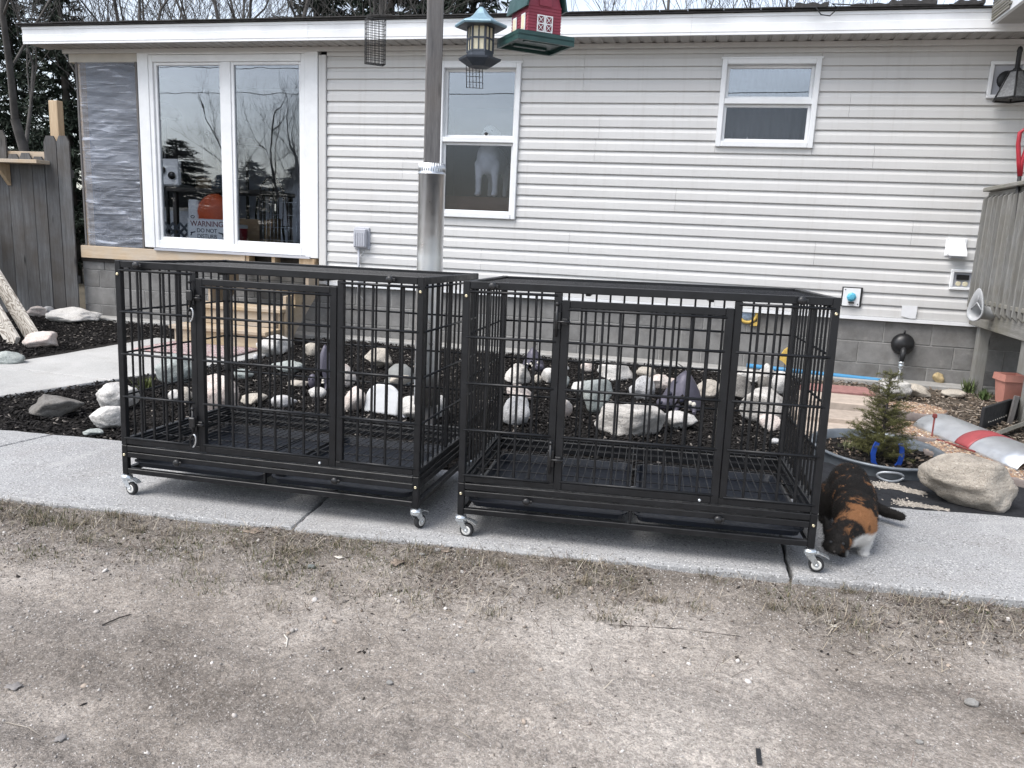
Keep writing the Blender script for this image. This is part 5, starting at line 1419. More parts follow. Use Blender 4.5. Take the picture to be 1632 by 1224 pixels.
# ------------------------------------------------------------------ deck on the right
dk = thing('wooden_deck', 'raised grey wooden deck with picket railing at the right edge', 'deck', (3.2, 6.6, GZ))
XD = 2.30; yA, yB = 4.9, 7.74
MB().cbox(XD, XD + .04, yA, yB, .545, .745, .004).build('rim_joist', M['deck_y'], dk)
y = yA
while y < yB - .1:
    MB().cbox(XD - .03, XD + 1.6, y + .004, y + .136, .748, .782, .004).build('deck_board', M['deck_y'], dk); y += .142
y = yB - .03; i = 0; rr2 = random.Random(5)
while y > yA:
    m = MB(); w = .016; zb0 = .70 + rr2.uniform(-.008, .008)
    V = [(XD - .04, y - w, zb0), (XD - .002, y - w, zb0 - .035), (XD - .002, y + w, zb0 - .035), (XD - .04, y + w, zb0)]
    zt_ = 1.655
    V += [(XD - .04, y - w, zt_ - .03), (XD - .002, y - w, zt_), (XD - .002, y + w, zt_), (XD - .04, y + w, zt_ - .03)]
    m.add(V, [(0, 3, 2, 1), (4, 5, 6, 7), (0, 1, 5, 4), (1, 2, 6, 5), (2, 3, 7, 6), (3, 0, 4, 7)])
    m.build('baluster', M['deck'], dk); y -= .118
MB().cbox(XD - .0015, XD + .04, yA, yB, 1.60, 1.685, .004).build('rail', M['deck_y'], dk)
MB().cbox(XD - .05, XD + .09, yA, yB, 1.688, 1.722, .005).build('top_rail', M['deck_y'], dk)
MB().cbox(XD - .0015, XD + .04, yA, yB, .85, .93, .004).build('rail', M['deck_y'], dk)
for yy in (7.6, 6.42, 5.1):
    MB().cbox(XD + .045, XD + .135, yy - .045, yy + .045, GZ - .1, .745, .004).build('post', M['deck'], dk)
MB().cbox(XD + 1.5, XD + 1.59, 5.0, 5.09, GZ - .1, .745, .004).build('post', M['deck'], dk)
MB().cbox(XD + .02, XD + .045, 6.3, 6.55, .30, .56, .004).build('splice', M['deck'], dk)
# grey drain fitting resting on the rim joist
c = at(1556, 497, 7.1); o = thing('pipe_fitting', 'grey plastic pipe fitting with a flared open mouth on the deck beam', 'pipe', (c.x, 7.1, c.z))
n = 28
def fl(r, x, up): return [(x, r * math.cos(2 * PI * q / n), r * math.sin(2 * PI * q / n) + (up * max(0, math.sin(2 * PI * q / n)) ** 2)) for q in range(n)]
rings = [fl(.052, .40, 0), fl(.054, .1, 0), fl(.056, .02, .0), fl(.075, -.0, .10), fl(.078, -.02, .115), fl(.072, -.022, .11), fl(.050, .0, .0), fl(.046, .4, 0)]
V = [p for q in rings for p in q]; F = []
for q in range(len(rings) - 1):
    for i in range(n): F.append((q * n + i, q * n + (i + 1) % n, (q + 1) * n + (i + 1) % n, (q + 1) * n + i))
m = MB(); m.add(V, F, True); m.build('body', M['pvc'], o, True)
o.rotation_euler = (0, R_(4), R_(28))
m = MB(); m.tube([(-.006, -.05, .02), (-.008, 0, .075), (-.006, .05, .02)], .006, 6); m.tube([(-.008, 0, .075), (-.01, 0, .15)], .005, 6); m.build('web', M['pvc'], o, True)
# black rubbish on the deck edge
m = MB(); V = []; F = []
for j in range(7):
    for i in range(25):
        V.append((2.36 + .05 * j + .01 * mnoise.noise((i, j, 3)), 5.4 + 2.0 * i / 24, .80 + .02 * mnoise.noise((i * .6, j * .9, 1)) - .004 * j))
for j in range(6):
    for i in range(24): a = j * 25 + i; F.append((a, a + 1, a + 26, a + 25))
m.add(V, F, True); o = m.build('black_tarp', M['fabric']); tag(o, 'crumpled black tarp lying on the deck edge', 'tarp'); s_ = o.modifiers.new('t', 'SOLIDIFY'); s_.thickness = .006
# red-handled tool hung over the railing
c = at(1629, 255, 7.0); o = thing('red_handled_tool', 'tool with a red looped grip standing above the deck railing', 'garden tool', (c.x, 7.0, .8))
m = MB(); z0 = c.z - .8; pts = [(0, 0, z0 - .12), (-.02, 0, z0 - .02), (-.045, 0, z0 + .12), (-.045, 0, z0 + .2), (-.01, 0, z0 + .235), (.02, 0, z0 + .19), (.015, 0, z0 + .08), (.0, 0, z0 - .02), (.005, 0, z0 - .12)]
m.tube(pts, .016, 10); m.build('grip', M['red'], o, True)
MB().tube([(0, 0, z0 - .1), (.04, 0, .0)], .015, 8).build('shaft', M['iron'], o, True)

# roof over the deck
pr = thing('deck_roof', 'dark underside of the deck roof with a rotting white end board', 'roof', (2.6, 6.4, 2.95))
e0 = at(1580, 38, YF - .05); xr0 = e0.x; zb1 = 2.975
pr_pts = [(xr0, YF - .05), (xr0 + .02, 4.0), (xr0 + 2.2, 4.0), (xr0 + 2.2, YF - .05)]
m = MB(); m.box(xr0 + .035, xr0 + 2.2, 4.0, YF - .05, zb1, zb1 + .03); m.build('soffit', M['soffit'], pr)
m = MB(); m.box(xr0, xr0 + .03, 4.0, YF - .05, zb1 - .005, zb1 + .2); m.build('rake_board', M['white'], pr)
rr3 = random.Random(3)
for i in range(9):
    zz = zb1 + .01 + .022 * i; L = rr3.uniform(.03, .12)
    MB().cbox(xr0 - .012 - rr3.uniform(0, .006), xr0 - .001, YF - .06 - .35 - L, YF - .06 + rr3.uniform(-.02, .0), zz, zz + .019, .003).build('split_board', M['deck_y'], pr)
m = MB(); m.box(xr0 - .05, xr0 + 2.3, 3.9, YF - .06, zb1 + .205, zb1 + .225); m.build('roofing', M['shingle'], pr)

# ------------------------------------------------------------------ right-hand garden
def puddle(name, label, cat, pts, mat, z, th=.006, wob=.01, seed=0):
    m = MB(); out = []
    for i, p in enumerate(pts):
        q = pts[(i + 1) % len(pts)]
        for k_ in range(8):
            t = k_ / 8; x = p[0] + (q[0] - p[0]) * t; y = p[1] + (q[1] - p[1]) * t
            out.append((x + wob * mnoise.noise((x * 9, y * 9, seed)), y + wob * mnoise.noise((x * 9, y * 9, seed + 5))))
    m.prism(out, z, z + th, 'z'); o = m.build(name, mat); return tag(o, label, cat)
fp = [gnd(1300, 758, GZ), gnd(1330, 800, GZ), gnd(1480, 812, GZ), gnd(1610, 836, GZ), gnd(1610, 790, GZ), gnd(1500, 752, GZ), gnd(1420, 738, GZ), gnd(1320, 735, GZ)]
# cloth as a rumpled sheet
m = MB(); V = []; F = []; nx, ny = 60, 26
for j in range(ny + 1):
    for i in range(nx + 1):
        x = .60 + 1.25 * i / nx; y0 = sw_back(x) + .012; y1 = 4.55
        y = y0 + (y1 - y0) * j / ny
        V.append((x, y, GZ + .012 + .012 * fbm(x, y, 5, 3) + .010 * math.exp(-((y - y0) / .05) ** 2)))
for j in range(ny):
    for i in range(nx): a = j * (nx + 1) + i; F.append((a, a + 1, a + nx + 2, a + nx + 1))
m.add(V, F, True); o = m.build('landscape_cloth', M['fabric']); tag(o, 'black weed cloth laid between the sidewalk and the tub', 'weed cloth'); s_ = o.modifiers.new('t', 'SOLIDIFY'); s_.thickness = .003
for i, (pl2, n_, lb) in enumerate([([(1396, 772), (1425, 773), (1447, 780), (1470, 784)], 1500, 'long sand streak on the black cloth under the tub handle'), ([(1435, 800), (1470, 806), (1505, 812)], 800, 'sand strewn along the front edge of the black cloth')]):
    P_ = [gnd(u_, v_, GZ + .02) for u_, v_ in pl2]; rs_ = np.random.default_rng(40 + i); t_ = rs_.uniform(0, len(P_) - 1.001, n_); k0 = t_.astype(int); fr_ = (t_ - k0)[:, None]; A_ = np.array([tuple(p) for p in P_])
    L_ = A_[k0] * (1 - fr_) + A_[k0 + 1] * fr_ + rs_.normal(0, 1, (n_, 3)) * np.array([.022, .030, 0]) * (1 - .6 * (t_ / len(P_)))[:, None]; L_[:, 2] = np.array([GZ + .0145 + .012 * fbm(q[0], q[1], 5, 3) + .010 * math.exp(-((q[1] - sw_back(q[0]) - .012) / .05) ** 2) for q in L_])
    o = scatter('sand_spill', BOXV, BOXF, L_, rotz_tilt(rs_, n_, .3), rs_.uniform(.004, .011, (n_, 3)) * np.array([1.3, 1, .4]), M['bits'], None, np.array([[.40, .36, .31]]) * rs_.uniform(.6, 1.3, (n_, 1))); tag(o, lb, 'sand', kind='stuff')

# galvanised tub sunk in the bed, soil, spruce, horseshoe, handle
tc_ = Vector((1.045, 4.77, GZ)); ta, tb = .355, .43; trot = R_(4)
tub = thing('galvanised_tub', 'low oval galvanised tub planter behind the cat', 'planter', tc_, trot)
def ovl(a, b, z, n=48): return [(a * math.cos(2 * PI * q / n), b * math.sin(2 * PI * q / n), z) for q in range(n)]
rings = [ovl(ta - .02, tb - .02, -.03), ovl(ta - .012, tb - .012, .03), ovl(ta, tb, .068), ovl(ta + .01, tb + .01, .073), ovl(ta + .008, tb + .008, .085), ovl(ta - .006, tb - .006, .085), ovl(ta - .012, tb - .012, .07), ovl(ta - .024, tb - .024, .01)]
m = MB(); V = [p for q in rings for p in q]; F = []
for q in range(len(rings) - 1):
    for i in range(48): F.append((q * 48 + i, q * 48 + (i + 1) % 48, (q + 1) * 48 + (i + 1) % 48, (q + 1) * 48 + i))
m.add(V, F, True); m.build('shell', M['tub'], tub, True)
m = MB(); V = [(0, 0, .04)]
for r_ in (.33, .66, 1.0): V += [(x * r_, y * r_, 0.03 + .012 * mnoise.noise((x * r_ * 9, y * r_ * 9, 4))) for x, y, _ in ovl(ta - .022, tb - .022, 0)]
F = [(0, 1 + i, 1 + (i + 1) % 48) for i in range(48)] + [(1 + r_ * 48 + i, 1 + r_ * 48 + (i + 1) % 48, 1 + (r_ + 1) * 48 + (i + 1) % 48, 1 + (r_ + 1) * 48 + i) for r_ in range(2) for i in range(48)]
m.add(V, F, True); m.build('soil', M['soil'], tub, True)
hp = gnd(1417, 757, GZ + .04); hl = Vector((hp.x - tc_.x, hp.y - tc_.y)); hl.rotate(Matrix.Rotation(-trot, 2))
m = MB(); pts = [(hl.x + .065 * math.cos(t), hl.y - .02 - .02 * (1 - abs(math.cos(t))), .04 + .024 * math.sin(t)) for t in np.linspace(0, 2 * PI, 19)]
m.tube(pts, .007, 8); m.build('handle', M['ring'], tub, True)
# horseshoe standing in the soil
hs = gnd(1414, 742, GZ + .04); o = thing('horseshoe', 'blue painted horseshoe standing upright in the tub soil', 'horseshoe', (hs.x, hs.y + .03, GZ + .035), R_(10))
m = MB(); pts = []; L = 9
arc = [(-.062, .125), (-.072, .10), (-.078, .06), (-.07, .015), (-.045, -.025), (0, -.045), (.045, -.025), (.07, .015), (.078, .06), (.072, .10), (.062, .125)]
V = []; F = []
for i, (a, b) in enumerate(arc):
    q0 = arc[max(i - 1, 0)]; q1 = arc[min(i + 1, len(arc) - 1)]; d = Vector((q1[0] - q0[0], q1[1] - q0[1])).normalized(); nx_, nz_ = d.y * .012, -d.x * .012
    V += [(a - nx_, -.006, b - nz_), (a + nx_, -.006, b + nz_), (a + nx_, .006, b + nz_), (a - nx_, .006, b - nz_)]
for i in range(len(arc) - 1):
    for k_ in range(4): F.append((i * 4 + k_, i * 4 + (k_ + 1) % 4, (i + 1) * 4 + (k_ + 1) % 4, (i + 1) * 4 + k_))
F += [(0, 1, 2, 3), (len(arc) * 4 - 4, len(arc) * 4 - 3, len(arc) * 4 - 2, len(arc) * 4 - 1)]
m.add(V, F); m.build('shoe', M['bluepaint'], o, True)

def spruce_small():
    base = gnd(1404, 736, GZ + .03); H = .50; rng = np.random.default_rng(5)
    o = thing('little_spruce', 'small bushy green spruce growing in the tub', 'tree', (base.x, base.y + .05, GZ + .03))
    m = MB(); m.tube([(0, 0, -.03), (.004, 0, H * .5), (.0, .004, H * .97)], [.013, .008, .003], 7); 
    L, R3, S3, C3 = [], [], [], []
    def needles(p, d, n, ln):
        for _ in range(n):
            q = p + rng.normal(0, .003, 3); v = d * .7 + rng.normal(0, .55, 3); v /= np.linalg.norm(v)
            x = np.cross(v, rng.normal(0, 1, 3)); x /= np.linalg.norm(x); y = np.cross(v, x)
            L.append(q); R3.append(np.stack([x, y, v], 1)); l = ln * rng.uniform(.7, 1.3); S3.append((.0019, .0019, l))
            g_ = rng.uniform(.55, 1.4); C3.append((.115 * g_, .115 * g_, .042 * g_))
    for wz in np.linspace(.05, .98, 22):
        rad = .165 * (1 - wz) ** .75 * (1.0 if wz < .7 else 1.0) + .02
        if .66 < wz < .74: rad *= .55
        if .78 < wz < .95: rad = max(rad, .058)
        nb = int(5 + 9 * (1 - wz))
        for b in range(nb):
            a = rng.uniform(0, 2 * PI); rr_ = rad * rng.uniform(.55, 1.25)
            p0 = np.array([0, 0, wz * H]); d = np.array([math.cos(a), math.sin(a), rng.uniform(.1, .5)]); d /= np.linalg.norm(d)
            m.tube([p0, p0 + d * rr_], [.0025, .001], 4, False)
            for t in np.linspace(.15, 1, max(4, int(rr_ / .011))):
                needles(p0 + d * rr_ * t, d, 7, .014)
                if t > .3 and rng.random() < .7:
                    sd = d + rng.normal(0, .6, 3); sd /= np.linalg.norm(sd)
                    for s_ in (.4, .8): needles(p0 + d * rr_ * t + sd * .028 * s_, sd, 8, .013)
    m.build('trunk', M['bark_d'], o, True)
    tv = [(-.5, 0, 0), (.5, 0, 0), (0, .4, .45), (0, 0, 1)]; tf = [(0, 1, 3), (1, 2, 3), (2, 0, 3)]
    scatter('crown', tv, tf, np.array(L), np.array(R3), np.array(S3), M['needle'], o, np.array(C3))
spruce_small()

# round stepping stones with pebble tops
def stepper(label, u, v, wpx, seed):
    p = gnd(u, v, GZ + .06); k = ppm(p); r = wpx / k / 2; rng = np.random.default_rng(seed)
    o = thing('stepping_stone', label, 'stepping stone', (p.x, p.y, GZ), 0, 'round pebble-topped stepping stones')
    MB().lathe((0, 0, 0), [(r * .97, -.01), (r, .0), (r, .05), (r * .985, .058), (0, .058)], 40).build('disc', M['stepedge'], o, True)
    N = 900; a = rng.uniform(0, 2 * PI, N); q = r * .955 * np.sqrt(rng.uniform(0, 1, N))
    loc = np.stack([q * np.cos(a), q * np.sin(a), np.full(N, .057)], 1); s = rng.uniform(.005, .0115, (N, 3)); s[:, 2] *= .5; s[:, 0] *= 1.35
    base = np.array([(.36, .25, .17), (.28, .165, .105), (.46, .36, .26), (.20, .13, .095), (.60, .52, .43)])[rng.choice(5, N, p=[.3, .27, .2, .15, .08])] * rng.uniform(.75, 1.15, (N, 1))
    pb_ = scatter('pebble_top', ICOV, ICOF, loc, rotz_tilt(rng, N, .3), s, M['bits'], o, base, True); tag(pb_, kind='stuff')
stepper('pebble stepping stone between the tub and the big boulder', 1540, 719, 130, 1)
stepper('pebble stepping stone at the right picture edge beside the boulder', 1652, 752, 140, 2)
stepper('pebble stepping stone partly under the metal half-pipe', 1468, 684, 118, 3)
stepper('pebble stepping stone farthest back, near the foundation', 1457, 649, 96, 4)
# tan pavers
pvs = [(1350, 682, .46, .30, .05, 'paver', 'tan concrete paver nearest the tub'), (1343, 660, .50, .30, .085, 'paver', 'tan concrete paver in the middle of the row of three'), (1352, 635, .56, .36, .12, 'paver', 'thick tan concrete paver at the back of the row of three'), (1345, 619, .55, .3, .05, 'redpaver', 'reddish paver lying against the foundation')]
for i, (u, v, w, d, t, mt, lb) in enumerate(pvs):
    p = gnd(u, v, GZ + t); m = MB(); m.cbox(-w / 2, w / 2, -d / 2, d / 2, 0, t + .02, .008); o = m.build('paver', M[mt]); o.location = (p.x - .06, p.y, GZ - .02); o.rotation_euler = (0, 0, R_([6, 2, -3, 4][i])); tag(o, lb, 'paver', 'flat pavers by the right crate')

# half-round sheet metal with a faded red band and a rusty flag rod
hp0, hp1 = gnd(1500, 692, GZ + .02), gnd(1640, 752, GZ + .02)
hp = thing('metal_half_pipe', 'curved galvanised sheet with a red painted band lying on the stepping stones', 'sheet metal', hp0)
ax_ = (hp1 - hp0); Lh = ax_.length * 1.15; ax_.normalize(); sd = Vector((-ax_.y, ax_.x, 0))
rh = .175
def hpp(s, t, r=rh): return tuple(ax_ * s + sd * (r * math.cos(t)) + Vector((0, 0, r * .62 * math.sin(t) + .02)))
def strip(s0, s1, t0, t1, r, mat, name, par, n=16, ns=6):
    m = MB(); V = []; F = []
    for j in range(ns + 1):
        for i in range(n + 1): V.append(hpp(s0 + (s1 - s0) * j / ns, t0 + (t1 - t0) * i / n, r))
    for j in range(ns):
        for i in range(n): a = j * (n + 1) + i; F.append((a, a + 1, a + n + 2, a + n + 1))
    m.add(V, F, True); o = m.build(name, mat, par, True); s = o.modifiers.new('t', 'SOLIDIFY'); s.thickness = .003; return o
strip(-.05, Lh, R_(8), R_(172), rh, M['galv'], 'sheet', hp)
strip(Lh * .42, Lh * .56, R_(50), R_(165), rh + .0045, M['redpaint'], 'painted_band', hp)
q0 = Vector(hpp(.22, R_(176), rh + .03)); m = MB(); m.tube([q0 + Vector((0, 0, .14)), q0, q0 + ax_ * .42 + Vector((0, 0, .03))], .006, 7); m.cbox(q0.x - .012, q0.x + .012, q0.y - .012, q0.y + .012, q0.z + .13, q0.z + .155, .003); m.build('rusty_rod', M['rust'], hp, True)
# terracotta pot
pp = gnd(1611, 646); pot = thing('square_pot', 'square terracotta-coloured pot beside the deck post', 'plant pot', (pp.x, pp.y + .1, GZ), R_(10)); pot.scale = (.8, .8, .92)
def sq(a, z): return [(-a, -a, z), (a, -a, z), (a, a, z), (-a, a, z)]
rings = [sq(.075, 0), sq(.098, .2), sq(.118, .205), sq(.112, .265), sq(.098, .265), sq(.085, .2)]
m = MB(); V = [p for q in rings for p in q]; F = []
for q in range(5):
    for i in range(4): F.append((q * 4 + i, q * 4 + (i + 1) % 4, (q + 1) * 4 + (i + 1) % 4, (q + 1) * 4 + i))
F += [(0, 1, 2, 3), (20, 21, 22, 23)]; m.add(V, F); m.build('body', M['terra'], pot, True)
# dark painted boards on end with chalk marks
for i, (u0, v0, u1, v1, lb) in enumerate([(1562, 684, 1606, 668, 'short black chalk-marked board left of the pale stake'), (1610, 672, 1672, 640, 'black chalk-marked board right of the pale stake')]):
    a, b = gnd(u0, v0), gnd(u1, v1); d = (b - a); L = d.length; d.normalize()
    o = thing('black_board', lb, 'board', a, math.atan2(d.y, d.x), 'black boards standing in the garden')
    MB().cbox(0, L, -.012, .012, -.02, .155, .003).build('panel', M['chalk'], o, True)
    rr4 = random.Random(i)
    for k_ in range(9):
        xx = L * (.18 + .08 * k_) if i == 0 else L * (.12 + .09 * k_); zz = .035 if i == 0 else .09 + .012 * math.sin(k_ * 2)
        MB().cbox(xx, xx + rr4.uniform(.008, .022), -.0142, -.0122, zz, zz + rr4.uniform(.005, .012), .001).build('chalk_mark', M['ivory'], o, True)
a = gnd(1606, 672); m = MB(); m.cbox(-.02, .02, -.03, -.013, -.03, .2, .003); o = m.build('stake', M['post']); o.location = a; o.rotation_euler = (0, R_(6), R_(20)); tag(o, 'pale wooden stake between the two black boards', 'stake')
a, b = gnd(1590, 694), gnd(1660, 668); m = MB(); m.obox((0, 0, 0), (b - a).length / 2 + .1, .012, .035); o = m.build('edging_plank', M['deck_y']); o.location = (a + b) / 2 + Vector((0, -.03, .03)); o.rotation_euler = (R_(60), 0, math.atan2((b - a).y, (b - a).x)); tag(o, 'grey edging plank lying in front of the black boards', 'plank')

# tufts of green at the deck post
def tuft(label, u, v, n, h, seed, col):
    p = gnd(u, v); rng = np.random.default_rng(seed); o = thing('leafy_tuft', label, 'plant', p, 0, 'small green plants in the garden')
    loc = np.stack([rng.normal(0, .02, n), rng.normal(0, .02, n), np.zeros(n)], 1); a = rng.uniform(0, 2 * PI, n); t = rng.uniform(.25, 1.15, n)
    d = np.stack([np.cos(a) * np.sin(t), np.sin(a) * np.sin(t), np.cos(t)], 1); x = np.stack([-np.sin(a), np.cos(a), np.zeros(n)], 1); y = np.cross(d, x)
    R3 = np.stack([x, y, d], 2); s = np.stack([rng.uniform(.006, .011, n), np.full(n, .03), rng.uniform(.6, 1.2, n) * h], 1)
    tv = [(-.5, 0, 0), (.5, 0, 0), (.7, .2, .5), (-.7, .2, .5), (0, .9, 1)]
    me = scatter('leaves', tv, [(0, 1, 2), (0, 2, 3), (3, 2, 4)], loc, R3, s, M['needle'], o, np.array(col)[None] * rng.uniform(.6, 1.3, (n, 1)))
tuft('spiky green tuft at the foot of the deck post', 1544, 625, 60, .13, 1, (.10, .13, .05))
tuft('low green weed left of the terracotta pot', 1566, 636, 50, .09, 2, (.08, .12, .045))
tuft('pale green weed in the tub beside the horseshoe', 1352, 722, 60, .07, 3, (.20, .21, .12))
tuft('small green weed in the bed right of the white stones', 232, 620, 50, .09, 4, (.14, .16, .06))

# ------------------------------------------------------------------ things inside the porch, seen through the glass
def text_mesh(s, size, name, mat, par, loc, ext=.001):
    cu = bpy.data.curves.new(name, 'FONT'); cu.body = s; cu.size = size; cu.align_x = 'CENTER'; cu.align_y = 'CENTER'; cu.extrude = ext; cu.offset = size * .006
    t = bpy.data.objects.new('tmp', cu); COL.objects.link(t); dg = bpy.context.evaluated_depsgraph_get()
    me = bpy.data.meshes.new_from_object(t.evaluated_get(dg)); bpy.data.objects.remove(t)
    me.materials.clear(); me.materials.append(mat)
    o = obj_from_mesh(name, me, par); o.location = loc; o.rotation_euler = (PI / 2, 0, 0); return o
YS = YW + .075
a, b = at(299, 366, YS), at(361, 366, YS); ct = at(330, 349, YS); cb_ = at(330, 395, YS)
w = b.x - a.x; h = ct.z - cb_.z
sg = thing('warning_sign', 'white warning sign with pistols standing inside the porch window', 'sign', ((a.x + b.x) / 2, YS, cb_.z))
m = MB(); m.cbox(-w / 2, w / 2, 0, .004, 0, h, .0015); m.build('plate', M['whiteplastic'], sg, True)
m = MB()
for (x0, x1, z0, z1) in ((-w / 2 + .006, w / 2 - .006, h - .009, h - .007), (-w / 2 + .006, w / 2 - .006, .007, .009), (-w / 2 + .006, -w / 2 + .008, .009, h - .009), (w / 2 - .008, w / 2 - .006, .009, h - .009)): m.box(x0, x1, -.0012, -.0002, z0, z1)
m.build('border', M['ink'], sg, True)
text_mesh('WARNING', h * .27, 'lettering', M['redink'], sg, (0, -.001, h * .82))
text_mesh('DO NOT', h * .20, 'lettering', M['ink'], sg, (0, -.001, h * .59)); text_mesh('DISTURB', h * .20, 'lettering', M['ink'], sg, (0, -.001, h * .39)); text_mesh('Armed And Shifter', h * .17, 'lettering', M['ink'], sg, (0, -.001, h * .18))
for s in (-1, 1):
    gp = [(-.5, .12), (.5, .3), (.5, .12), (-.1, -.05), (-.2, -.1), (-.3, -.5), (-.55, -.42), (-.42, -.05), (-.55, .0)]
    poly = [(s * (-w * .36) + s * p[0] * w * .13, h * .50 + p[1] * w * .13) for p in gp]
    MB().prism(poly, -.0012, -.0002, 'y').build('pistol_emblem', M['ink'], sg, True)
# table with appliance, stick, bag, carton, bucket, chair, wire pen
tbz = at(300, 300, YW + .6).z
tbl = thing('porch_table', 'dark table inside the porch', 'table', (-5.55, YW + .75, .66))
MB().cbox(-6.2, -4.95, YW + .35, YW + 1.1, tbz - .05, tbz, .005).build('top', M['darkwood'], tbl)
for xx in (-6.15, -5.02):
    for yy in (YW + .4, YW + 1.03): MB().cbox(xx, xx + .05, yy, yy + .05, .66, tbz - .051, .003).build('leg', M['darkwood'], tbl)
ap = at(278, 268, YW + .55); o = thing('toaster_oven', 'white boxy appliance with dark knobs on the porch table', 'appliance', (ap.x, YW + .55, tbz))
MB().cbox(-.22, .17, -.14, .16, .01, .32, .02).build('body', M['whiteplastic'], o, True); MB().cbox(.1705, .19, -.12, .14, .03, .30, .01).build('side', M['iron'], o, True)
for q in ((-.06, .19), (.07, .13)): MB().lathe((q[0], -.142, q[1]), [(.045, 0), (.042, -.02), (0, -.022)], 16, True, 'y').build('knob', M['blackplastic'], o, True)
a, b = at(330, 212, YW + .7), at(352, 275, YW + .7); m = MB(); m.tube([(0, 0, 0), (a.x - b.x, .02, a.z - b.z)], [.014, .02], 10); m.ell((a.x - b.x, .02, a.z - b.z), (.034, .034, .034), 12, 8)
o = m.build('wooden_club', M['darkwood']); o.location = (b.x, YW + .7, b.z); tag(o, 'dark wooden stick with a knob end leaning on the porch table', 'stick')
MB_ = MB()
bg = at(340, 330, YW + .32); o = thing('pet_food_bag', 'crumpled orange and white food bag behind the warning sign', 'bag', (bg.x, YW + .32, .9))
m = MB(); m.ell((0, 0, .28), (.21, .09, .26), 18, 12); bo_ = m.build('bag', M['orange'], o, True)
for v_ in bo_.data.vertices: v_.co += Vector((.03, .02, .03)) * mnoise.noise(v_.co * 9)
m = MB(); m.cbox(-.30, -.17, -.05, .04, 0, .47, .012); m.build('white_side', M['whiteplastic'], o, True)
text_mesh('1000', .075, 'lettering', M['ink'], o, (-.235, -.0525, .22)).rotation_euler = (PI / 2, -PI / 2, 0)
o = thing('bag_stand', 'low dark bench under the pet food bag', 'bench', (bg.x, YW + .4, .66)); MB().cbox(-.9, .5, -.14, .2, .18, .235, .004).build('seat', M['darkwood'], o, True)
for xx in (-.86, .44): MB().cbox(xx, xx + .05, -.12, .18, 0, .179, .003).build('leg', M['darkwood'], o, True)
c = at(406, 345, YW + .5); o = thing('cardboard_carton', 'open brown cardboard carton in the porch', 'carton', (c.x, YW + .55, .9))
MB().cbox(-.22, .2, -.12, .18, 0, .28, .004).build('body', M['card'], o, True); MB().prism([(.2, .28), (.27, .30), (.22, .10), (.2, .09)], -.1, .1, 'y').build('flap', M['card'], o, True)
o = thing('carton_stand', 'dark trunk carrying the cardboard carton', 'trunk', (c.x, YW + .55, .66)); MB().cbox(-.4, .5, -.15, .25, 0, .239, .01).build('body', M['darkwood'], o, True)
c = at(382, 360, YW + .22); o = thing('treat_tub', 'clear and red plastic tub beside the window mullion', 'tub', (c.x, YW + .22, .82)); m = MB(); m.lathe((0, 0, 0), [(.075, 0), (.085, .24), (.08, .25), (0, .25)], 20); m.build('body', M['red'], o, True); m = MB(); m.lathe((0, 0, .2505), [(.09, 0), (.09, .03), (.06, .04), (0, .042)], 20); m.build('lid', M['whiteplastic'], o, True)
MB().cbox(-.12, .12, -.1, .1, -.16, -.002, .004).build('stand', M['darkwood'], o, True)
c = at(420, 270, YW + 1.2); o = thing('windsor_chair', 'dark spindle-back chair in the porch', 'chair', (c.x, YW + 1.2, .66))
MB().cbox(-.22, .22, -.2, .2, .42, .455, .01).build('seat', M['darkwood'], o, True)
m = MB(); pts = [(.23 * math.cos(t), .18, .5 + .55 * math.sin(t)) for t in np.linspace(0, PI, 13)]; m.tube(pts, .014, 7); m.build('hoop', M['darkwood'], o, True)
for i in range(6): MB().tube([(-.15 + .06 * i, .18, .455), (-.17 + .068 * i, .18, .98 - .05 * abs(i - 2.5))], .007, 6).build('spindle', M['darkwood'], o, True)
for sx in (-1, 1):
    for sy in (-1, 1): MB().tube([(sx * .17, sy * .15, .42), (sx * .2, sy * .19, 0)], .016, 7).build('leg', M['darkwood'], o, True)
c0, c1 = at(425, 345, YW + .3), at(484, 345, YW + .3); o = thing('wire_pen', 'wire kennel panel in the porch window corner', 'wire pen', ((c0.x + c1.x) / 2, YW + .3, .66))
w = c1.x - c0.x + .1
m = MB()
for i in range(13): m.tube([(-w / 2 + w * i / 12, 0, 0), (-w / 2 + w * i / 12, 0, .72)], .0022, 5)
for i in range(6): m.tube([(-w / 2, 0, .02 + .14 * i), (w / 2, 0, .02 + .14 * i)], .0025, 5)
m.build('panel', M['zinc'], o, True)
c = at(225, 330, YW + .9); o = thing('porch_cabinet', 'pale cabinet seen dimly behind the plastic sheet', 'cabinet', (-6.45, YW + 1.0, .66)); MB().cbox(-.3, .28, -.2, .25, 0, .62, .006).build('body', M['tan'], o, True); MB().cbox(-.28, .26, -.215, -.2005, .03, .58, .004).build('door', M['porchwall'], o, True)
o = thing('lattice_panel', 'small dark lattice panel below the porch table', 'lattice', (-5.85, YW + .25, .9)); m = MB(); 
for i in range(7):
    m.obox((-.3 + .1 * i, 0, .1), .012, .005, .14, (math.cos(.8), 0, math.sin(.8)), (0, 1, 0), (-math.sin(.8), 0, math.cos(.8))); m.obox((-.3 + .1 * i, .011, .1), .012, .005, .14, (math.cos(-.8), 0, math.sin(-.8)), (0, 1, 0), (-math.sin(-.8), 0, math.cos(-.8)))
m.build('lattice', M['greyblue'], o, True); MB().cbox(-.4, .4, -.02, .02, -.24, -.01, .003).build('box', M['greyblue'], o, True)

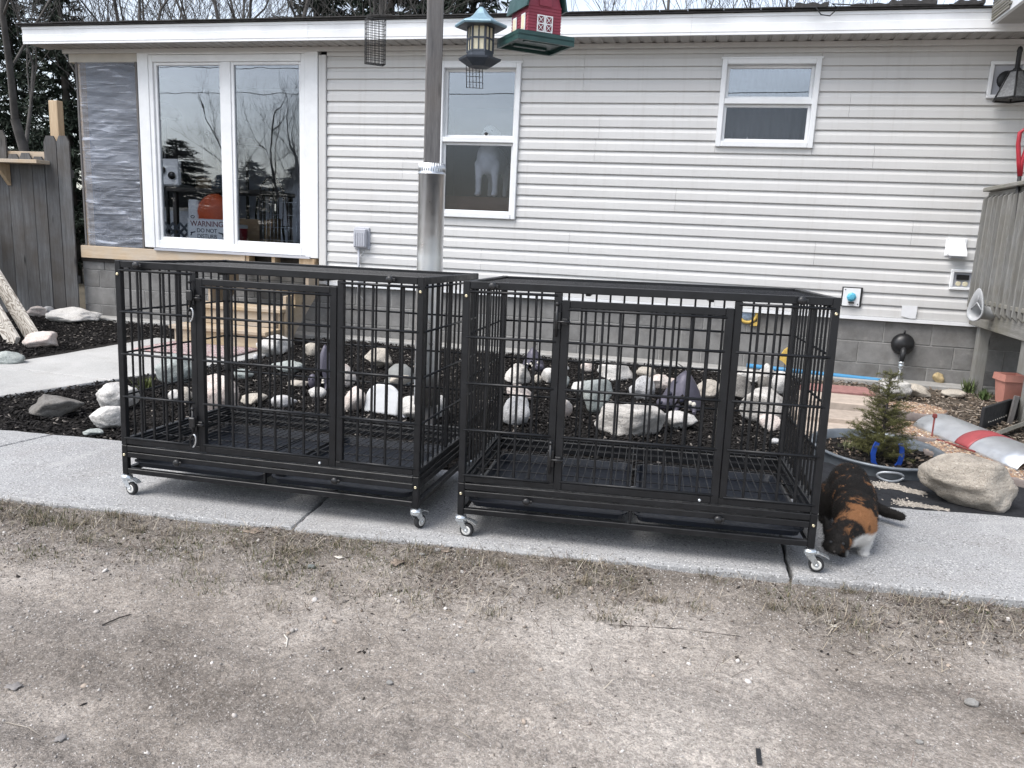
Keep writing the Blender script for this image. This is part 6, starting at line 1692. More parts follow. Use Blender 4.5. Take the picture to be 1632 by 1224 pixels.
c = at(263, 195, YW + .8); o = thing('floor_lamp', 'black standing lamp with a round shade at the left of the porch glass', 'lamp', (at(262, 185, YW + .5).x, YW + .5, .66)); zl = at(262, 178, YW + .5).z - .66
MB().tube([(0, 0, 0), (0, 0, zl)], .022, 8).build('stem', M['iron'], o, True); MB().lathe((0, 0, 0), [(.16, 0), (.16, .02), (.03, .04)], 18).build('base', M['iron'], o, True); m = MB(); m.lathe((0, 0, zl - .08), [(.17, 0), (.2, .03), (.17, .1), (.06, .17), (0, .18)], 20); m.build('shade', M['iron'], o, True)
c = at(393, 232, YW + 1.2); o = thing('hat_stand', 'dark hat on a stand behind the right porch pane', 'hat stand', (at(393, 232, YW + 1.3).x, YW + 1.3, .66)); zl = c.z - .66
MB().tube([(0, 0, 0), (0, 0, zl)], .02, 8).build('stem', M['darkwood'], o, True); m = MB(); m.lathe((0, 0, zl), [(.2, 0), (.2, .015), (.11, .02), (.1, .09), (0, .1)], 20); m.build('hat', M['iron'], o, True); MB().lathe((0, 0, 0), [(.17, 0), (.16, .03), (.03, .05)], 14).build('base', M['darkwood'], o, True)
for i, (u_, w_, h_, mt_, lb_) in enumerate([(318, .2, .12, 'card', 'small cardboard box on the porch table'), (344, .16, .2, 'greyblue', 'dark blue case on the porch table behind the stick')]):
    c = at(u_, 290, YW + .75); o = thing('storage_box', lb_, 'box', (c.x, YW + .85, tbz)); MB().cbox(-w_ / 2, w_ / 2, -.08, .08, .001, h_, .006).build('body', M[mt_], o, True); MB().cbox(-w_ / 2 - .004, w_ / 2 + .004, -.084, .084, h_ + .0005, h_ + .02, .004).build('lid', M[mt_], o, True)
# ------------------------------------------------------------------ bodies: one continuous skin from blended volumes
def body(name, parts, voxel, smooth_n, mat, parent):
    m = MB()
    for p in parts:
        if p[0] == 'e':
            rot = None
            if len(p) > 3: rot = Matrix.Rotation(p[3][0], 3, 'X') @ Matrix.Rotation(p[3][1], 3, 'Y') @ Matrix.Rotation(p[3][2], 3, 'Z')
            m.ell(p[1], p[2], 20, 14, rot)
        else: m.tube(p[1], p[2], 14)
    o = m.build(name, None, parent, True)
    r = o.modifiers.new('r', 'REMESH'); r.mode = 'VOXEL'; r.voxel_size = voxel; r.use_smooth_shade = True
    s = o.modifiers.new('s', 'SMOOTH'); s.iterations = smooth_n; s.factor = .5
    dg = bpy.context.evaluated_depsgraph_get(); me = bpy.data.meshes.new_from_object(o.evaluated_get(dg))
    o.modifiers.clear(); o.data = me; me.materials.clear(); me.materials.append(mat)
    me.polygons.foreach_set('use_smooth', [True] * len(me.polygons))
    return o
def fur(o, n, ln, wid, mat, seed, comb, parent, part='fur'):
    """short hairs standing on the skin, combed along a direction"""
    me = o.data; rng = np.random.default_rng(seed)
    nv = len(me.vertices); co = np.zeros(nv * 3, np.float32); me.vertices.foreach_get('co', co); co = co.reshape(-1, 3)
    no = np.zeros(nv * 3, np.float32); me.vertices.foreach_get('normal', no); no = no.reshape(-1, 3)
    i = rng.integers(0, nv, n); p = co[i] + rng.normal(0, .0022, (n, 3)); nn = no[i]
    c = np.array([comb(q) for q in p]) + rng.normal(0, .35, (n, 3)); d = nn * .42 + (c - nn * (c * nn).sum(1)[:, None]) * .9
    d /= np.linalg.norm(d, axis=1)[:, None]; x = np.cross(d, nn + 1e-3); x /= np.linalg.norm(x, axis=1)[:, None] + 1e-9; y = np.cross(d, x)
    R3 = np.stack([x, y, d], 2); s = np.stack([np.full(n, wid), np.full(n, wid), ln * rng.uniform(.6, 1.3, n)], 1)
    return tag(scatter(part, [(-.5, 0, 0), (.5, 0, 0), (0, 0, 1)], [(0, 1, 2)], p - nn * .001, R3, s, mat, parent), kind='stuff')

def mk_calico():
    t = NT('calico_fur'); v = t.co()
    sep = t.n('ShaderNodeSeparateXYZ'); t.t.links.new(t.tc.outputs['Object'], sep.inputs[0]); X, Y, Z = sep.outputs
    n1 = t.noise(9, 4, .6, v, .5); n2 = t.noise(30, 4, .6, v, .5); fine = t.noise(240, 3, .6, v)
    black = t.mix((.006, .0055, .005), (.022, .019, .017), fine)
    orange = t.mix((.15, .065, .026), (.36, .175, .08), fine)
    # big ginger saddle over the shoulders, freckles on the back
    sh = t.ramp(t.math('ABSOLUTE', t.math('ADD', Y, .145)), [(.03, 1.0), (.09, .0)])
    m1 = t.math('MULTIPLY', t.ramp(n1, [(.485, 0.0), (.54, 1.0)]), t.ramp(sh, [(.2, 0.0), (.45, 1.0)]))
    m2 = t.math('MULTIPLY', t.ramp(n2, [(.60, 0.0), (.66, .8)]), t.ramp(Z, [(.12, 0.0), (.18, 1.0)]))
    m3 = t.math('MULTIPLY', t.ramp(n2, [(.50, 0.0), (.58, 1.0)]), t.ramp(t.math('ADD', Y, .5), [(.2, 1.0), (.27, 0.0)]))
    c = t.mix(black, orange, t.math('MAXIMUM', t.math('MAXIMUM', m1, m2), t.math('MULTIPLY', m3, t.ramp(t.math('ADD', X, .5), [(.40, 0.0), (.44, 1.0)]))))
    # white bib and front legs
    low = t.math('ADD', t.math('MULTIPLY', Z, 1.0), t.math('MULTIPLY', t.math('ADD', n1, -.5), .05))
    zm = t.ramp(low, [(.098, 1.0), (.112, 0.0)]); ym = t.ramp(t.math('ADD', Y, .5), [(.42, 1.0), (.47, 0.0)])
    xm = t.ramp(t.math('ADD', X, .5), [(.445, 0.0), (.465, 1.0)])
    c = t.mix(c, t.mix((.50, .48, .45), (.72, .70, .67), fine), t.math('MULTIPLY', t.math('MULTIPLY', zm, ym), xm))
    return t.pbr(c, .75, 0, t.bump(fine, .4, .004), .2)
M['calico'] = mk_calico()
cat = thing('cat', 'calico cat bending down to sniff the crate caster, white chest and paws', 'cat', (.66, 3.25, .005))
O = Vector((.66, 3.25, .005))
def L3(x, y, z): return Vector((x, y, z)) - O
cp = [('e', L3(.668, 3.47, .165), (.084, .115, .100)), ('e', L3(.664, 3.34, .158), (.088, .13, .096)), ('e', L3(.655, 3.22, .135), (.083, .12, .088)), ('e', L3(.648, 3.13, .112), (.074, .085, .078)),
      ('t', [L3(.645, 3.13, .12), L3(.605, 3.05, .112), L3(.566, 2.985, .105)], [.066, .056, .046]),
      ('e', L3(.560, 2.975, .100), (.047, .047, .043)), ('e', L3(.546, 2.935, .083), (.027, .027, .022)), ('e', L3(.540, 2.918, .077), (.015, .014, .013)), ('e', L3(.54, 2.955, .082), (.036, .026, .026)),
      ('t', [L3(.690, 3.15, .10), L3(.694, 3.135, .05), L3(.684, 3.118, .016)], [.034, .023, .018]), ('e', L3(.681, 3.102, .014), (.0215, .028, .0145)),
      ('t', [L3(.60, 3.13, .10), L3(.598, 3.10, .05), L3(.60, 3.085, .016)], [.033, .022, .018]), ('e', L3(.60, 3.07, .014), (.021, .027, .0145)),
      ('e', L3(.745, 3.47, .095), (.042, .085, .085)), ('t', [L3(.752, 3.51, .06), L3(.757, 3.50, .02)], [.03, .02]), ('e', L3(.757, 3.46, .014), (.021, .045, .015)),
      ('e', L3(.592, 3.47, .095), (.042, .085, .085)), ('e', L3(.582, 3.46, .014), (.021, .045, .015)),
      ('t', [L3(.69, 3.56, .15), L3(.745, 3.60, .09), L3(.80, 3.585, .058), L3(.85, 3.55, .046), L3(.897, 3.50, .05)], [.03, .026, .024, .024, .018]), ('e', L3(.897, 3.50, .05), (.018, .018, .018))]
for (bx, by, bz), (tx, ty, tz) in (((.528, 2.992, .128), (.508, 2.998, .178)), ((.590, 2.982, .130), (.606, 2.985, .170))):
    cp.append(('t', [L3(bx, by, bz - .012), L3((bx + tx) / 2, (by + ty) / 2, (bz + tz) / 2), L3(tx, ty, tz)], [.022, .0135, .003]))
cat_b = body('body', cp, .0055, 6, M['calico'], cat)
fur(cat_b, 70000, .0085, .0009, M['calico'], 3, lambda p: np.array([0.0 if p[0] < .15 else .8, .8 if p[1] > -.25 else .5, -.35]), cat)
for s, (ex_, ey_, ez_) in ((-1, (.529, 2.932, .104)), (1, (.571, 2.931, .104))):
    MB().ell(L3(ex_, ey_, ez_), (.0065, .006, .0058), 12, 8).build('eye', M['iron'], cat, True)
MB().ell(L3(.540, 2.905, .079), (.005, .004, .0035), 10, 6).build('nose', M['bark_d'], cat, True)

# white dog standing on the couch behind the middle window
YDg = YW + .26; hd = at(784, 214, YDg); ft = at(775, 313, YDg)
sofa = thing('couch', 'dim brown couch inside the middle window', 'couch', (-2.3, YW + .55, .66))
MB().cbox(-3.0, -1.3, YW + .2, YW + .85, .66, ft.z - .005, .08).build('back_cushion', M['cloth'], sofa)
M['dogfur'] = plain('white_dog_fur', (.82, .80, .77), .85, 0, .15, 14, .6, 120)
dog = thing('dog', 'white dog looking out through the middle window', 'dog', (ft.x, YDg, ft.z)); D = hd.z - ft.z; xh = hd.x - ft.x
dp = [('e', (0, .22, D * .60), (.13, .3, .15)), ('e', (0, .02, D * .62), (.12, .12, .17)), ('t', [(0, .0, D * .70), (xh * .8, -.04, D * .86), (xh, -.06, D * .97)], [.10, .08, .07]),
      ('e', (xh, -.06, D * 1.0), (.078, .085, .08)), ('e', (xh, -.14, D * .955), (.042, .07, .04)), ('e', (xh, -.19, D * .95), (.034, .03, .03)),
      ('t', [(-.085, 0, D * .55), (-.088, -.01, D * .28), (-.088, 0, .02)], [.055, .035, .03]), ('t', [(.085, 0, D * .55), (.088, -.01, D * .28), (.088, 0, .02)], [.055, .035, .03]),
      ('e', (-.088, -.03, .02), (.034, .05, .022)), ('e', (.088, -.03, .02), (.034, .05, .022)),
      ('t', [(-.08, .42, D * .55), (-.085, .46, D * .3), (-.085, .42, .02)], [.07, .035, .028]), ('t', [(.08, .42, D * .55), (.085, .46, D * .3), (.085, .42, .02)], [.07, .035, .028]),
      ('t', [(xh - .06, -.03, D * 1.05), (xh - .085, -.03, D * 1.0), (xh - .088, -.03, D * .92)], [.02, .022, .012]), ('t', [(xh + .06, -.03, D * 1.05), (xh + .085, -.03, D * 1.0), (xh + .088, -.03, D * .92)], [.02, .022, .012]),
      ('t', [(0, .5, D * .7), (0, .62, D * .66), (0, .68, D * .5)], [.03, .022, .012])]
body('body', dp, .013, 6, M['dogfur'], dog)
MB().ell((xh, -.218, D * .965), (.02, .012, .015), 12, 8).build('nose', M['blackplastic'], dog, True)
for s in (-1, 1): MB().ell((xh + s * .033, -.128, D * 1.03), (.011, .009, .010), 10, 7).build('eye', M['blackplastic'], dog, True)
MB().cbox(-3.2, -1.1, YW + 2.2, YW + 2.3, .66, 2.4, .01).build('room_divider', M['roomdark'], house)
# little things on the sill of the right window
for i, (u, v, lab, mt, r_, hh) in enumerate([(1216, 222, 'small orange figurine on the right window sill', 'orange', .03, .07), (1191, 220, 'thin pale candle on the right window sill', 'ivory', .012, .11)]):
    c = at(u, v, YW + .16); m = MB(); m.lathe((0, 0, 0), [(r_, 0), (r_ * 1.05, hh * .3), (r_ * .7, hh * .6), (r_ * .8, hh * .8), (r_ * .3, hh), (0, hh)], 14); o = m.build('sill_ornament', M[mt]); o.location = (c.x, YW + .165, WIN_R[2] + .004); tag(o, lab, 'ornament')
MB().cbox(WIN_R[0], WIN_R[1], YW + .131, YW + .24, WIN_R[2] - .03, WIN_R[2] + .003, .003).build('inner_sill', M['white'], house)
m = MB(); V = []; F = []
for i in range(61):
    x = WIN_R[0] + .03 + (WIN_R[1] - WIN_R[0] - .06) * i / 60; y = YW + .27 + .018 * math.sin(i * .9)
    V += [(x, y, WIN_R[2] - .1), (x, y, WIN_R[3] + .05)]
for i in range(60): F.append((2 * i, 2 * i + 2, 2 * i + 3, 2 * i + 1))
m.add(V, F, True); m.build('curtain', M['room'], house)

# ------------------------------------------------------------------ trees behind the house and across the drive
def bare_tree_mesh(seed, H, r0, levels=5):
    rnd = random.Random(seed); segs = []; m = MB(); tw = MB()
    def grow(p, d, L, r, lv):
        n = 3 if lv < 2 else 2; pts = [p]; rs = [r]
        for i in range(n):
            d = (d + Vector((rnd.gauss(0, .12), rnd.gauss(0, .12), rnd.gauss(.03, .06)))).normalized(); p = p + d * (L / n); pts.append(p); rs.append(max(.0035, r * (1 - .35 * (i + 1) / n)))
        (m if lv < 2 else tw).tube(pts, rs, 7 if lv < 2 else (4 if lv < 4 else 3), False)
        if lv >= levels: return
        k = 3 if lv < 2 else rnd.choice((2, 3, 3))
        for i in range(k):
            t = rnd.uniform(.35, 1) if i else 1.0
            q = pts[-1] if i == 0 else pts[max(1, int(t * n))]
            ax = Vector((rnd.gauss(0, 1), rnd.gauss(0, 1), rnd.gauss(0, .3))).normalized(); sp = .28 if i == 0 else rnd.uniform(.5, .95)
            nd = (d + ax * sp + Vector((0, 0, .18))).normalized()
            grow(q, nd, L * rnd.uniform(.62, .82), rs[-1] * (.82 if i == 0 else rnd.uniform(.45, .68)), lv + 1)
    grow(Vector((0, 0, -.2)), Vector((rnd.gauss(0, .05), rnd.gauss(0, .05), 1)).normalized(), H * .36, r0, 0)
    return m.mesh('trunk', M['bark']), tw.mesh('crown', M['bark'])
bt = [bare_tree_mesh(s, H, r, 6) for s, H, r in ((1, 8.6, .13), (2, 7.6, .10), (5, 9.4, .15), (9, 7.0, .09))]
def plant_bare(u, Y, k, label, sc=1.0, rz=0.0, group='bare trees behind the house', X=None):
    x = at(u, 20, Y).x if X is None else X
    o = thing('bare_tree', label, 'tree', (x, Y, -.1), rz, group); o.scale = (sc, sc, sc)
    obj_from_mesh('trunk', bt[k][0], o); obj_from_mesh('crown', bt[k][1], o)
plant_bare(24, 10.6, 1, 'pale-barked bare tree standing just behind the fence', 1.05, .4)
for i, (u, Y, k, lb, s) in enumerate([(110, 15, 3, 'bare tree behind the porch corner', 1.0), (180, 14, 0, 'bare tree above the left end of the fascia', .95), (240, 15.5, 2, 'bare thick-trunked tree above the porch window', 1.0), (345, 15, 1, 'bare tree above the porch mullion', 1.1), (430, 16.5, 0, 'bare leaning tree above the right porch trim', 1.1), (545, 17, 2, 'bare tree above the suet cage', 1.0), (640, 16, 3, 'bare tree just left of the wooden post', 1.1), (985, 18, 1, 'thin bare tree right of the barn feeder', 1.05), (1090, 17, 0, 'bare tree left of the right window roofline', 1.05), (1180, 18, 3, 'slender bare tree above the right window', 1.2), (1300, 20, 1, 'faint bare tree at the right of the roofline', 1.1), (150, 12.4, 1, 'low bare tree close behind the porch roof corner', .95), (300, 12.6, 3, 'low bare tree close behind the porch window', 1.0), (390, 13, 0, 'branchy bare tree close behind the right porch pane', .85), (470, 12.8, 1, 'low bare tree close behind the siding corner', .95), (575, 13.2, 3, 'low bare tree close behind the suet cage', 1.05), (1040, 13.4, 1, 'low bare tree between the barn feeder and right window', .85)]):
    plant_bare(u, Y, k, lb, s, i * 1.3)

def conifer(seed, H, rad):
    rng = np.random.default_rng(seed); m = MB(); m.tube([(0, 0, -.2), (.03, 0, H * .5), (0, 0, H)], [H * .02, H * .012, .01], 7)
    Lc, Rr, Ss, Cc = [], [], [], []
    z = .06 * H
    while z < H * .985:
        f = 1 - z / H; nb = rng.integers(6, 10)
        for b in range(nb):
            a = rng.uniform(0, 2 * PI); ln = rad * (f ** .75) * rng.uniform(.65, 1.1); p0 = np.array([0, 0, z]); d = np.array([math.cos(a), math.sin(a), rng.uniform(-.35, .12)]); d /= np.linalg.norm(d)
            m.tube([p0, p0 + d * ln], [.02 * f + .006, .004], 4, False)
            for t in np.arange(.12, 1.0, .075 / max(ln, .3)):
                for s in range(6):
                    sd = d * .6 + rng.normal(0, .55, 3); sd[2] -= .18; sd /= np.linalg.norm(sd); x = np.cross(sd, rng.normal(0, 1, 3)); x /= np.linalg.norm(x)
                    Lc.append(p0 + d * ln * t + rng.normal(0, .03, 3)); Rr.append(np.stack([x, np.cross(sd, x), sd], 1)); Ss.append((rng.uniform(.012, .03), .02, rng.uniform(.10, .24))); g_ = rng.uniform(.5, 1.25); Cc.append((.024 * g_, .036 * g_, .024 * g_))
        z += H * .026
    tr = m.mesh('trunk', M['bark_d'])
    o = scatter('crown', [(-.5, 0, 0), (.5, 0, 0), (.9, .3, .5), (-.9, .3, .5), (0, 0, 1)], [(0, 1, 2), (0, 2, 3), (3, 2, 4)], np.array(Lc), np.array(Rr), np.array(Ss), M['needle'], None, np.array(Cc))
    me = o.data; bpy.data.objects.remove(o); return tr, me
cf = [conifer(3, 7.5, 1.7), conifer(4, 8.6, 2.0)]
def plant_conifer(x, Y, k, label, sc, rz):
    o = thing('conifer', label, 'tree', (x, Y, -.1), rz, 'dark conifers behind the house'); o.scale = (sc, sc, sc)
    obj_from_mesh('trunk', cf[k][0], o); obj_from_mesh('crown', cf[k][1], o)
for i, (u, Y, k, lb, s) in enumerate([(12, 13.5, 0, 'dark conifer behind the fence at the left edge', .82), (95, 12.6, 1, 'dark conifer rising beside the porch corner', .72), (505, 19, 1, 'dark conifer above the roof left of the suet cage', 1.15), (625, 20, 0, 'dark conifer above the roof behind the suet cage', 1.4), (755, 20, 1, 'dark conifer behind the lantern feeder', 1.12), (690, 21, 0, 'dark conifer directly behind the wooden post', 1.35)]):
    plant_conifer(at(u, 20, Y).x, Y, k, lb, s, i * 1.1)
# across the drive, behind the photographer (seen only mirrored in the glass)
for i, (x, y, k, s) in enumerate([(-19.5, -19, 0, 1.0), (-17.5, -21, 3, 1.1), (-18.5, -20, 1, 1.05), (-23, -20, 1, 1.0), (-28, -19, 2, .85), (-21, -22, 2, .9)]):
    plant_bare(0, y, k, ['bare tree mirrored at the left of the porch glass', 'large bare tree mirrored in the porch glass', 'slim bare tree mirrored right of the mullion', 'bare tree across the drive left of the middle pair', 'broad bare tree farthest left across the drive', 'bare tree across the drive, rightmost of its row'][i], s, i, 'bare trees across the drive', x)
ordn = ['first', 'second', 'third', 'fourth', 'fifth', 'sixth', 'seventh', 'eighth', 'ninth', 'tenth', 'eleventh', 'twelfth', 'thirteenth', 'fourteenth']
for i in range(14):  # unseen row added to darken the reflection in the porch glass
    xx = -48 + 2.3 * i; o = thing('conifer', ordn[i] + ' added unseen conifer darkening the porch glass, from the far end of its row', 'tree', (xx + (i * 37 % 11) * .06, -27 - (i * 23 % 7) * .3, -.1), i * 1.7, 'added conifers darkening the porch glass')
    sc_ = .78 - .016 * i + .05 * (i * 5 % 4 - 1.5); o.scale = (sc_ * 3.4, sc_ * 2.2, sc_ * .92); obj_from_mesh('trunk', cf[i % 2][0], o); obj_from_mesh('crown', cf[i % 2][1], o)
pl_ = thing('power_lines', 'thin power lines across the drive, mirrored in the window', 'power lines', (0, -9, 0))
for k_, z in enumerate((6.3, 6.0, 5.2)):
    m = MB(); m.tube([(-40 + 4 * i, .3 * k_, z + .02 * (i - 10) ** 2 * .4 + k_ * .05 * (i - 8) * .5) for i in range(21)], .012, 5); m.build('wire', M['iron'], pl_, True)
for xx in (-40, 40):
    o = thing('utility_pole', ['', 'wooden utility pole far left across the drive', 'wooden utility pole far right across the drive'][1 if xx < 0 else 2], 'utility pole', (xx, -9, -.1), 0, 'utility poles across the drive'); MB().tube([(0, 0, -.3), (0, 0, 9)], [.15, .11], 10).build('pole', M['bark_d'], o, True); MB().cbox(-.06, .06, -.9, 1.2, 7.9, 8.02, .004).build('cross_arm', M['bark_d'], o, True)

# ------------------------------------------------------------------ loose stuff on the ground
rng = np.random.default_rng(21)
def in_walk(x, y): return (y > 3.3) & (y < 6.75) & (x > -5.5) & (x < -4.62 + (y - 3.3) * .285) 
N = 78000; x = rng.uniform(-8.5, .92, N); y = rng.uniform(3.2, 7.6, N)
ok = (y > 3.728 + .0955 * x + .02) & ~in_walk(x, y) & ~((x < -3.98) & (x > -5.05) & (y > 6.55)); x, y = x[ok], y[ok]; N = len(x)
loc = np.stack([x, y, GZ + rng.uniform(-.012, .012, N)], 1); s = np.stack([rng.uniform(.012, .042, N), rng.uniform(.005, .012, N), rng.uniform(.003, .007, N)], 1)
g_ = rng.uniform(.35, 1.5, N)[:, None] * np.array([[.020, .018, .017]]); pale = rng.random(N) < .06; g_[pale] = rng.uniform(.12, .26, (pale.sum(), 1)) * np.array([[1, .9, .8]])
tag(scatter('mulch_chips', BOXV, BOXF, loc, rotz_tilt(rng, N, .38), s, M['bits'], None, g_), kind='stuff')
# chips and litter strewn on the bare soil at right
N = 5200; x = rng.uniform(.95, 3.2, N); y = rng.uniform(4.4, 7.7, N)
loc = np.stack([x, y, GZ + rng.uniform(-.012, .008, N)], 1); s = np.stack([rng.uniform(.01, .05, N), rng.uniform(.004, .013, N), rng.uniform(.002, .006, N)], 1)
c = np.array([(.20, .155, .115), (.30, .25, .2), (.09, .07, .055), (.42, .36, .3), (.05, .045, .04)])[rng.integers(0, 5, N)] * rng.uniform(.7, 1.2, (N, 1))
tag(scatter('soil_litter', BOXV, BOXF, loc, rotz_tilt(rng, N, .4), s, M['bits'], None, c), kind='stuff')
N = 700; a = rng.uniform(0, 2 * PI, N); q = np.sqrt(rng.uniform(0, 1, N)); lx = (ta - .03) * q * np.cos(a); ly = (tb - .03) * q * np.sin(a)
X_ = tc_.x + lx * math.cos(trot) - ly * math.sin(trot); Y_ = tc_.y + lx * math.sin(trot) + ly * math.cos(trot)
loc = np.stack([X_, Y_, np.full(N, GZ + .036)], 1); s = np.stack([rng.uniform(.012, .035, N), rng.uniform(.006, .014, N), rng.uniform(.003, .008, N)], 1)
c = np.array([(.02, .018, .016), (.05, .04, .033), (.22, .17, .13)])[rng.choice(3, N, p=[.6, .28, .12])]
tag(scatter('tub_mulch', BOXV, BOXF, loc, rotz_tilt(rng, N, .4), s, M['bits'], None, c), kind='stuff')
def drive_pts(n, dens, patchy=True):
    X = rng.uniform(-3.5, 2.2, n * 3); t = rng.uniform(0, 1, n * 3); fr = 2.755 + .0928 * X; Y = .6 + (fr - .6) * t; d = fr - Y
    pat = np.clip(.5 + .28 * (np.sin(3.1 * X + 1.7 * Y) + np.sin(5.3 * X - 6.2 * Y + 1) + np.sin(9.7 * X + 8 * Y + 2)), .08, 1.2); keep = rng.random(n * 3) < dens(d) * (pat if patchy else 1.0); X, Y = X[keep][:n], Y[keep][:n]
    Z = np.array([drive_z(a, b) for a, b in zip(X, Y)]); return X, Y, Z
OCTV = [(1, .1, 0), (-1, -.1, .1), (.1, 1, 0), (-.1, -1, .1), (0, .1, 1), (.1, 0, -1)]; OCTF = [(0, 2, 4), (2, 1, 4), (1, 3, 4), (3, 0, 4), (2, 0, 5), (1, 2, 5), (3, 1, 5), (0, 3, 5)]
# grit and pebbles
X, Y, Z = drive_pts(46000, lambda d: .35 + .65 * np.exp(-d / .5), False); N = len(X)
s = np.minimum(np.exp(rng.normal(-6.15, .40, N)), .006)[:, None] * rng.uniform(.7, 1.3, (N, 3)); s[:, 2] *= .7
c = np.array([(.34, .315, .295), (.25, .23, .21), (.48, .455, .43), (.16, .142, .13), (.66, .64, .61)])[rng.choice(5, N, p=[.4, .27, .2, .08, .05])] * rng.uniform(.8, 1.2, (N, 1))
tag(scatter('drive_grit', OCTV, OCTF, np.stack([X, Y, Z + s[:, 2] * .15], 1), rotz_tilt(rng, N, .6), s, M['bits'], None, c, False), kind='stuff')
# scattered crumbs of bark and clods
X, Y, Z = drive_pts(17000, lambda d: .015 + .985 * np.exp(-(d / .36) ** 2)); N = len(X)
s = np.minimum(np.exp(rng.normal(-6.0, .42, N)), .0062)[:, None] * rng.uniform(.5, 1.5, (N, 3)); s[:, 0] *= 1.8; s[:, 2] *= .5
c = np.array([(.06, .05, .042), (.13, .105, .085), (.24, .2, .165), (.035, .031, .028)])[rng.integers(0, 4, N)] * rng.uniform(.7, 1.2, (N, 1))
tag(scatter('bark_crumbs', OCTV, OCTF, np.stack([X, Y, Z + .002], 1), rotz_tilt(rng, N, .35), s, M['bits'], None, c), kind='stuff')
# dead straw and living grass along the sidewalk edge
X, Y, Z = drive_pts(30000, lambda d: np.exp(-((d - .06) / .30) ** 2) + .012); N = len(X)
a = rng.uniform(0, 2 * PI, N); t = rng.uniform(1.05, 1.56, N)
d = np.stack([np.cos(a) * np.sin(t), np.sin(a) * np.sin(t), np.cos(t)], 1); xx = np.stack([-np.sin(a), np.cos(a), np.zeros(N)], 1); R3 = np.stack([xx, np.cross(d, xx), d], 2)
s = np.stack([rng.uniform(.0010, .0028, N), np.full(N, .02), rng.uniform(.014, .085, N)], 1)
c = np.array([(.30, .26, .205), (.20, .17, .135), (.42, .375, .31), (.12, .10, .08), (.15, .115, .10)])[rng.integers(0, 5, N)] * rng.uniform(.7, 1.15, (N, 1))
BL = [(-.5, 0, 0), (.5, 0, 0), (.4, .25, .55), (-.4, .25, .55), (0, .2, 1)]; BF = [(0, 1, 2), (0, 2, 3), (3, 2, 4)]
tag(scatter('dead_straw', BL, BF, np.stack([X, Y, Z + .002], 1), R3, s, M['bits'], None, c), kind='stuff')
cl = [(45, 822), (150, 818), (205, 815), (240, 820), (90, 835), (350, 850), (560, 870), (575, 880), (300, 870), (470, 905), (1275, 955), (170, 860), (640, 945), (610, 905), (255, 880), (420, 890), (700, 890), (330, 930), (980, 925), (1560, 985), (60, 880), (520, 930)]
PX_, PY_ = [], []
for (u, v) in cl:
    p = gnd(u, v, -.03); n = int(rng.integers(60, 190)); PX_.append(p.x + rng.normal(0, .075, n)); PY_.append(p.y + rng.normal(0, .045, n))
X = np.concatenate(PX_); Y = np.concatenate(PY_); okg = Y < 2.74 + .0928 * X; X, Y = X[okg], Y[okg]; N = len(X); Z = np.array([drive_z(a_, b_) for a_, b_ in zip(X, Y)])
a = rng.uniform(0, 2 * PI, N); t = rng.uniform(.6, 1.5, N); d = np.stack([np.cos(a) * np.sin(t), np.sin(a) * np.sin(t), np.cos(t)], 1); xx = np.stack([-np.sin(a), np.cos(a), np.zeros(N)], 1); R3 = np.stack([xx, np.cross(d, xx), d], 2)
s = np.stack([rng.uniform(.0014, .003, N), np.full(N, .02), rng.uniform(.008, .024, N)], 1); c = np.array([(.07, .085, .038), (.11, .115, .055), (.17, .145, .085)])[rng.integers(0, 3, N)] * rng.uniform(.7, 1.2, (N, 1))
tag(scatter('grass_blades', BL, BF, np.stack([X, Y, Z], 1), R3, s, M['bits'], None, c), kind='stuff')
# rooted tufts of dead grass and a sprinkling of larger pebbles
TX, TY = [], []
for k_ in range(85):
    x0 = rng.uniform(-3.0, 1.6); y0 = 2.755 + .0928 * x0 - abs(rng.normal(.02, .22)) - .01; n = int(rng.integers(25, 90)); sp = rng.uniform(.012, .04)
    TX.append(x0 + rng.normal(0, sp * 1.6, n)); TY.append(y0 + rng.normal(0, sp, n))
X = np.concatenate(TX); Y = np.concatenate(TY); okg = Y < 2.745 + .0928 * X; X, Y = X[okg], Y[okg]; N = len(X); Z = np.array([drive_z(a_, b_) for a_, b_ in zip(X, Y)])
a = rng.uniform(0, 2 * PI, N); t = rng.uniform(.45, 1.5, N); d = np.stack([np.cos(a) * np.sin(t), np.sin(a) * np.sin(t), np.cos(t)], 1); xx = np.stack([-np.sin(a), np.cos(a), np.zeros(N)], 1); R3 = np.stack([xx, np.cross(d, xx), d], 2)
s = np.stack([rng.uniform(.0011, .0024, N), np.full(N, .02), rng.uniform(.015, .05, N)], 1); c = np.array([(.10, .085, .065), (.20, .165, .12), (.32, .27, .20), (.09, .095, .05)])[rng.integers(0, 4, N)] * rng.uniform(.7, 1.2, (N, 1))
tag(scatter('dead_grass_tufts', BL, BF, np.stack([X, Y, Z], 1), R3, s, M['bits'], None, c), kind='stuff')
X, Y, Z = drive_pts(420, lambda d: .4 + .6 * np.exp(-d / .3), True); N = len(X); s = rng.uniform(.004, .0105, (N, 1)) * rng.uniform(.7, 1.3, (N, 3)); s[:, 2] *= .65
c = np.array([(.42, .39, .36), (.28, .25, .225), (.58, .55, .52), (.19, .17, .155), (.36, .30, .25)])[rng.integers(0, 5, N)] * rng.uniform(.85, 1.15, (N, 1))
tag(scatter('drive_pebbles', ICOV, ICOF, np.stack([X, Y, Z + s[:, 2] * .2], 1), rotz_tilt(rng, N, .6), s, M['bits'], None, c, True), kind='stuff')
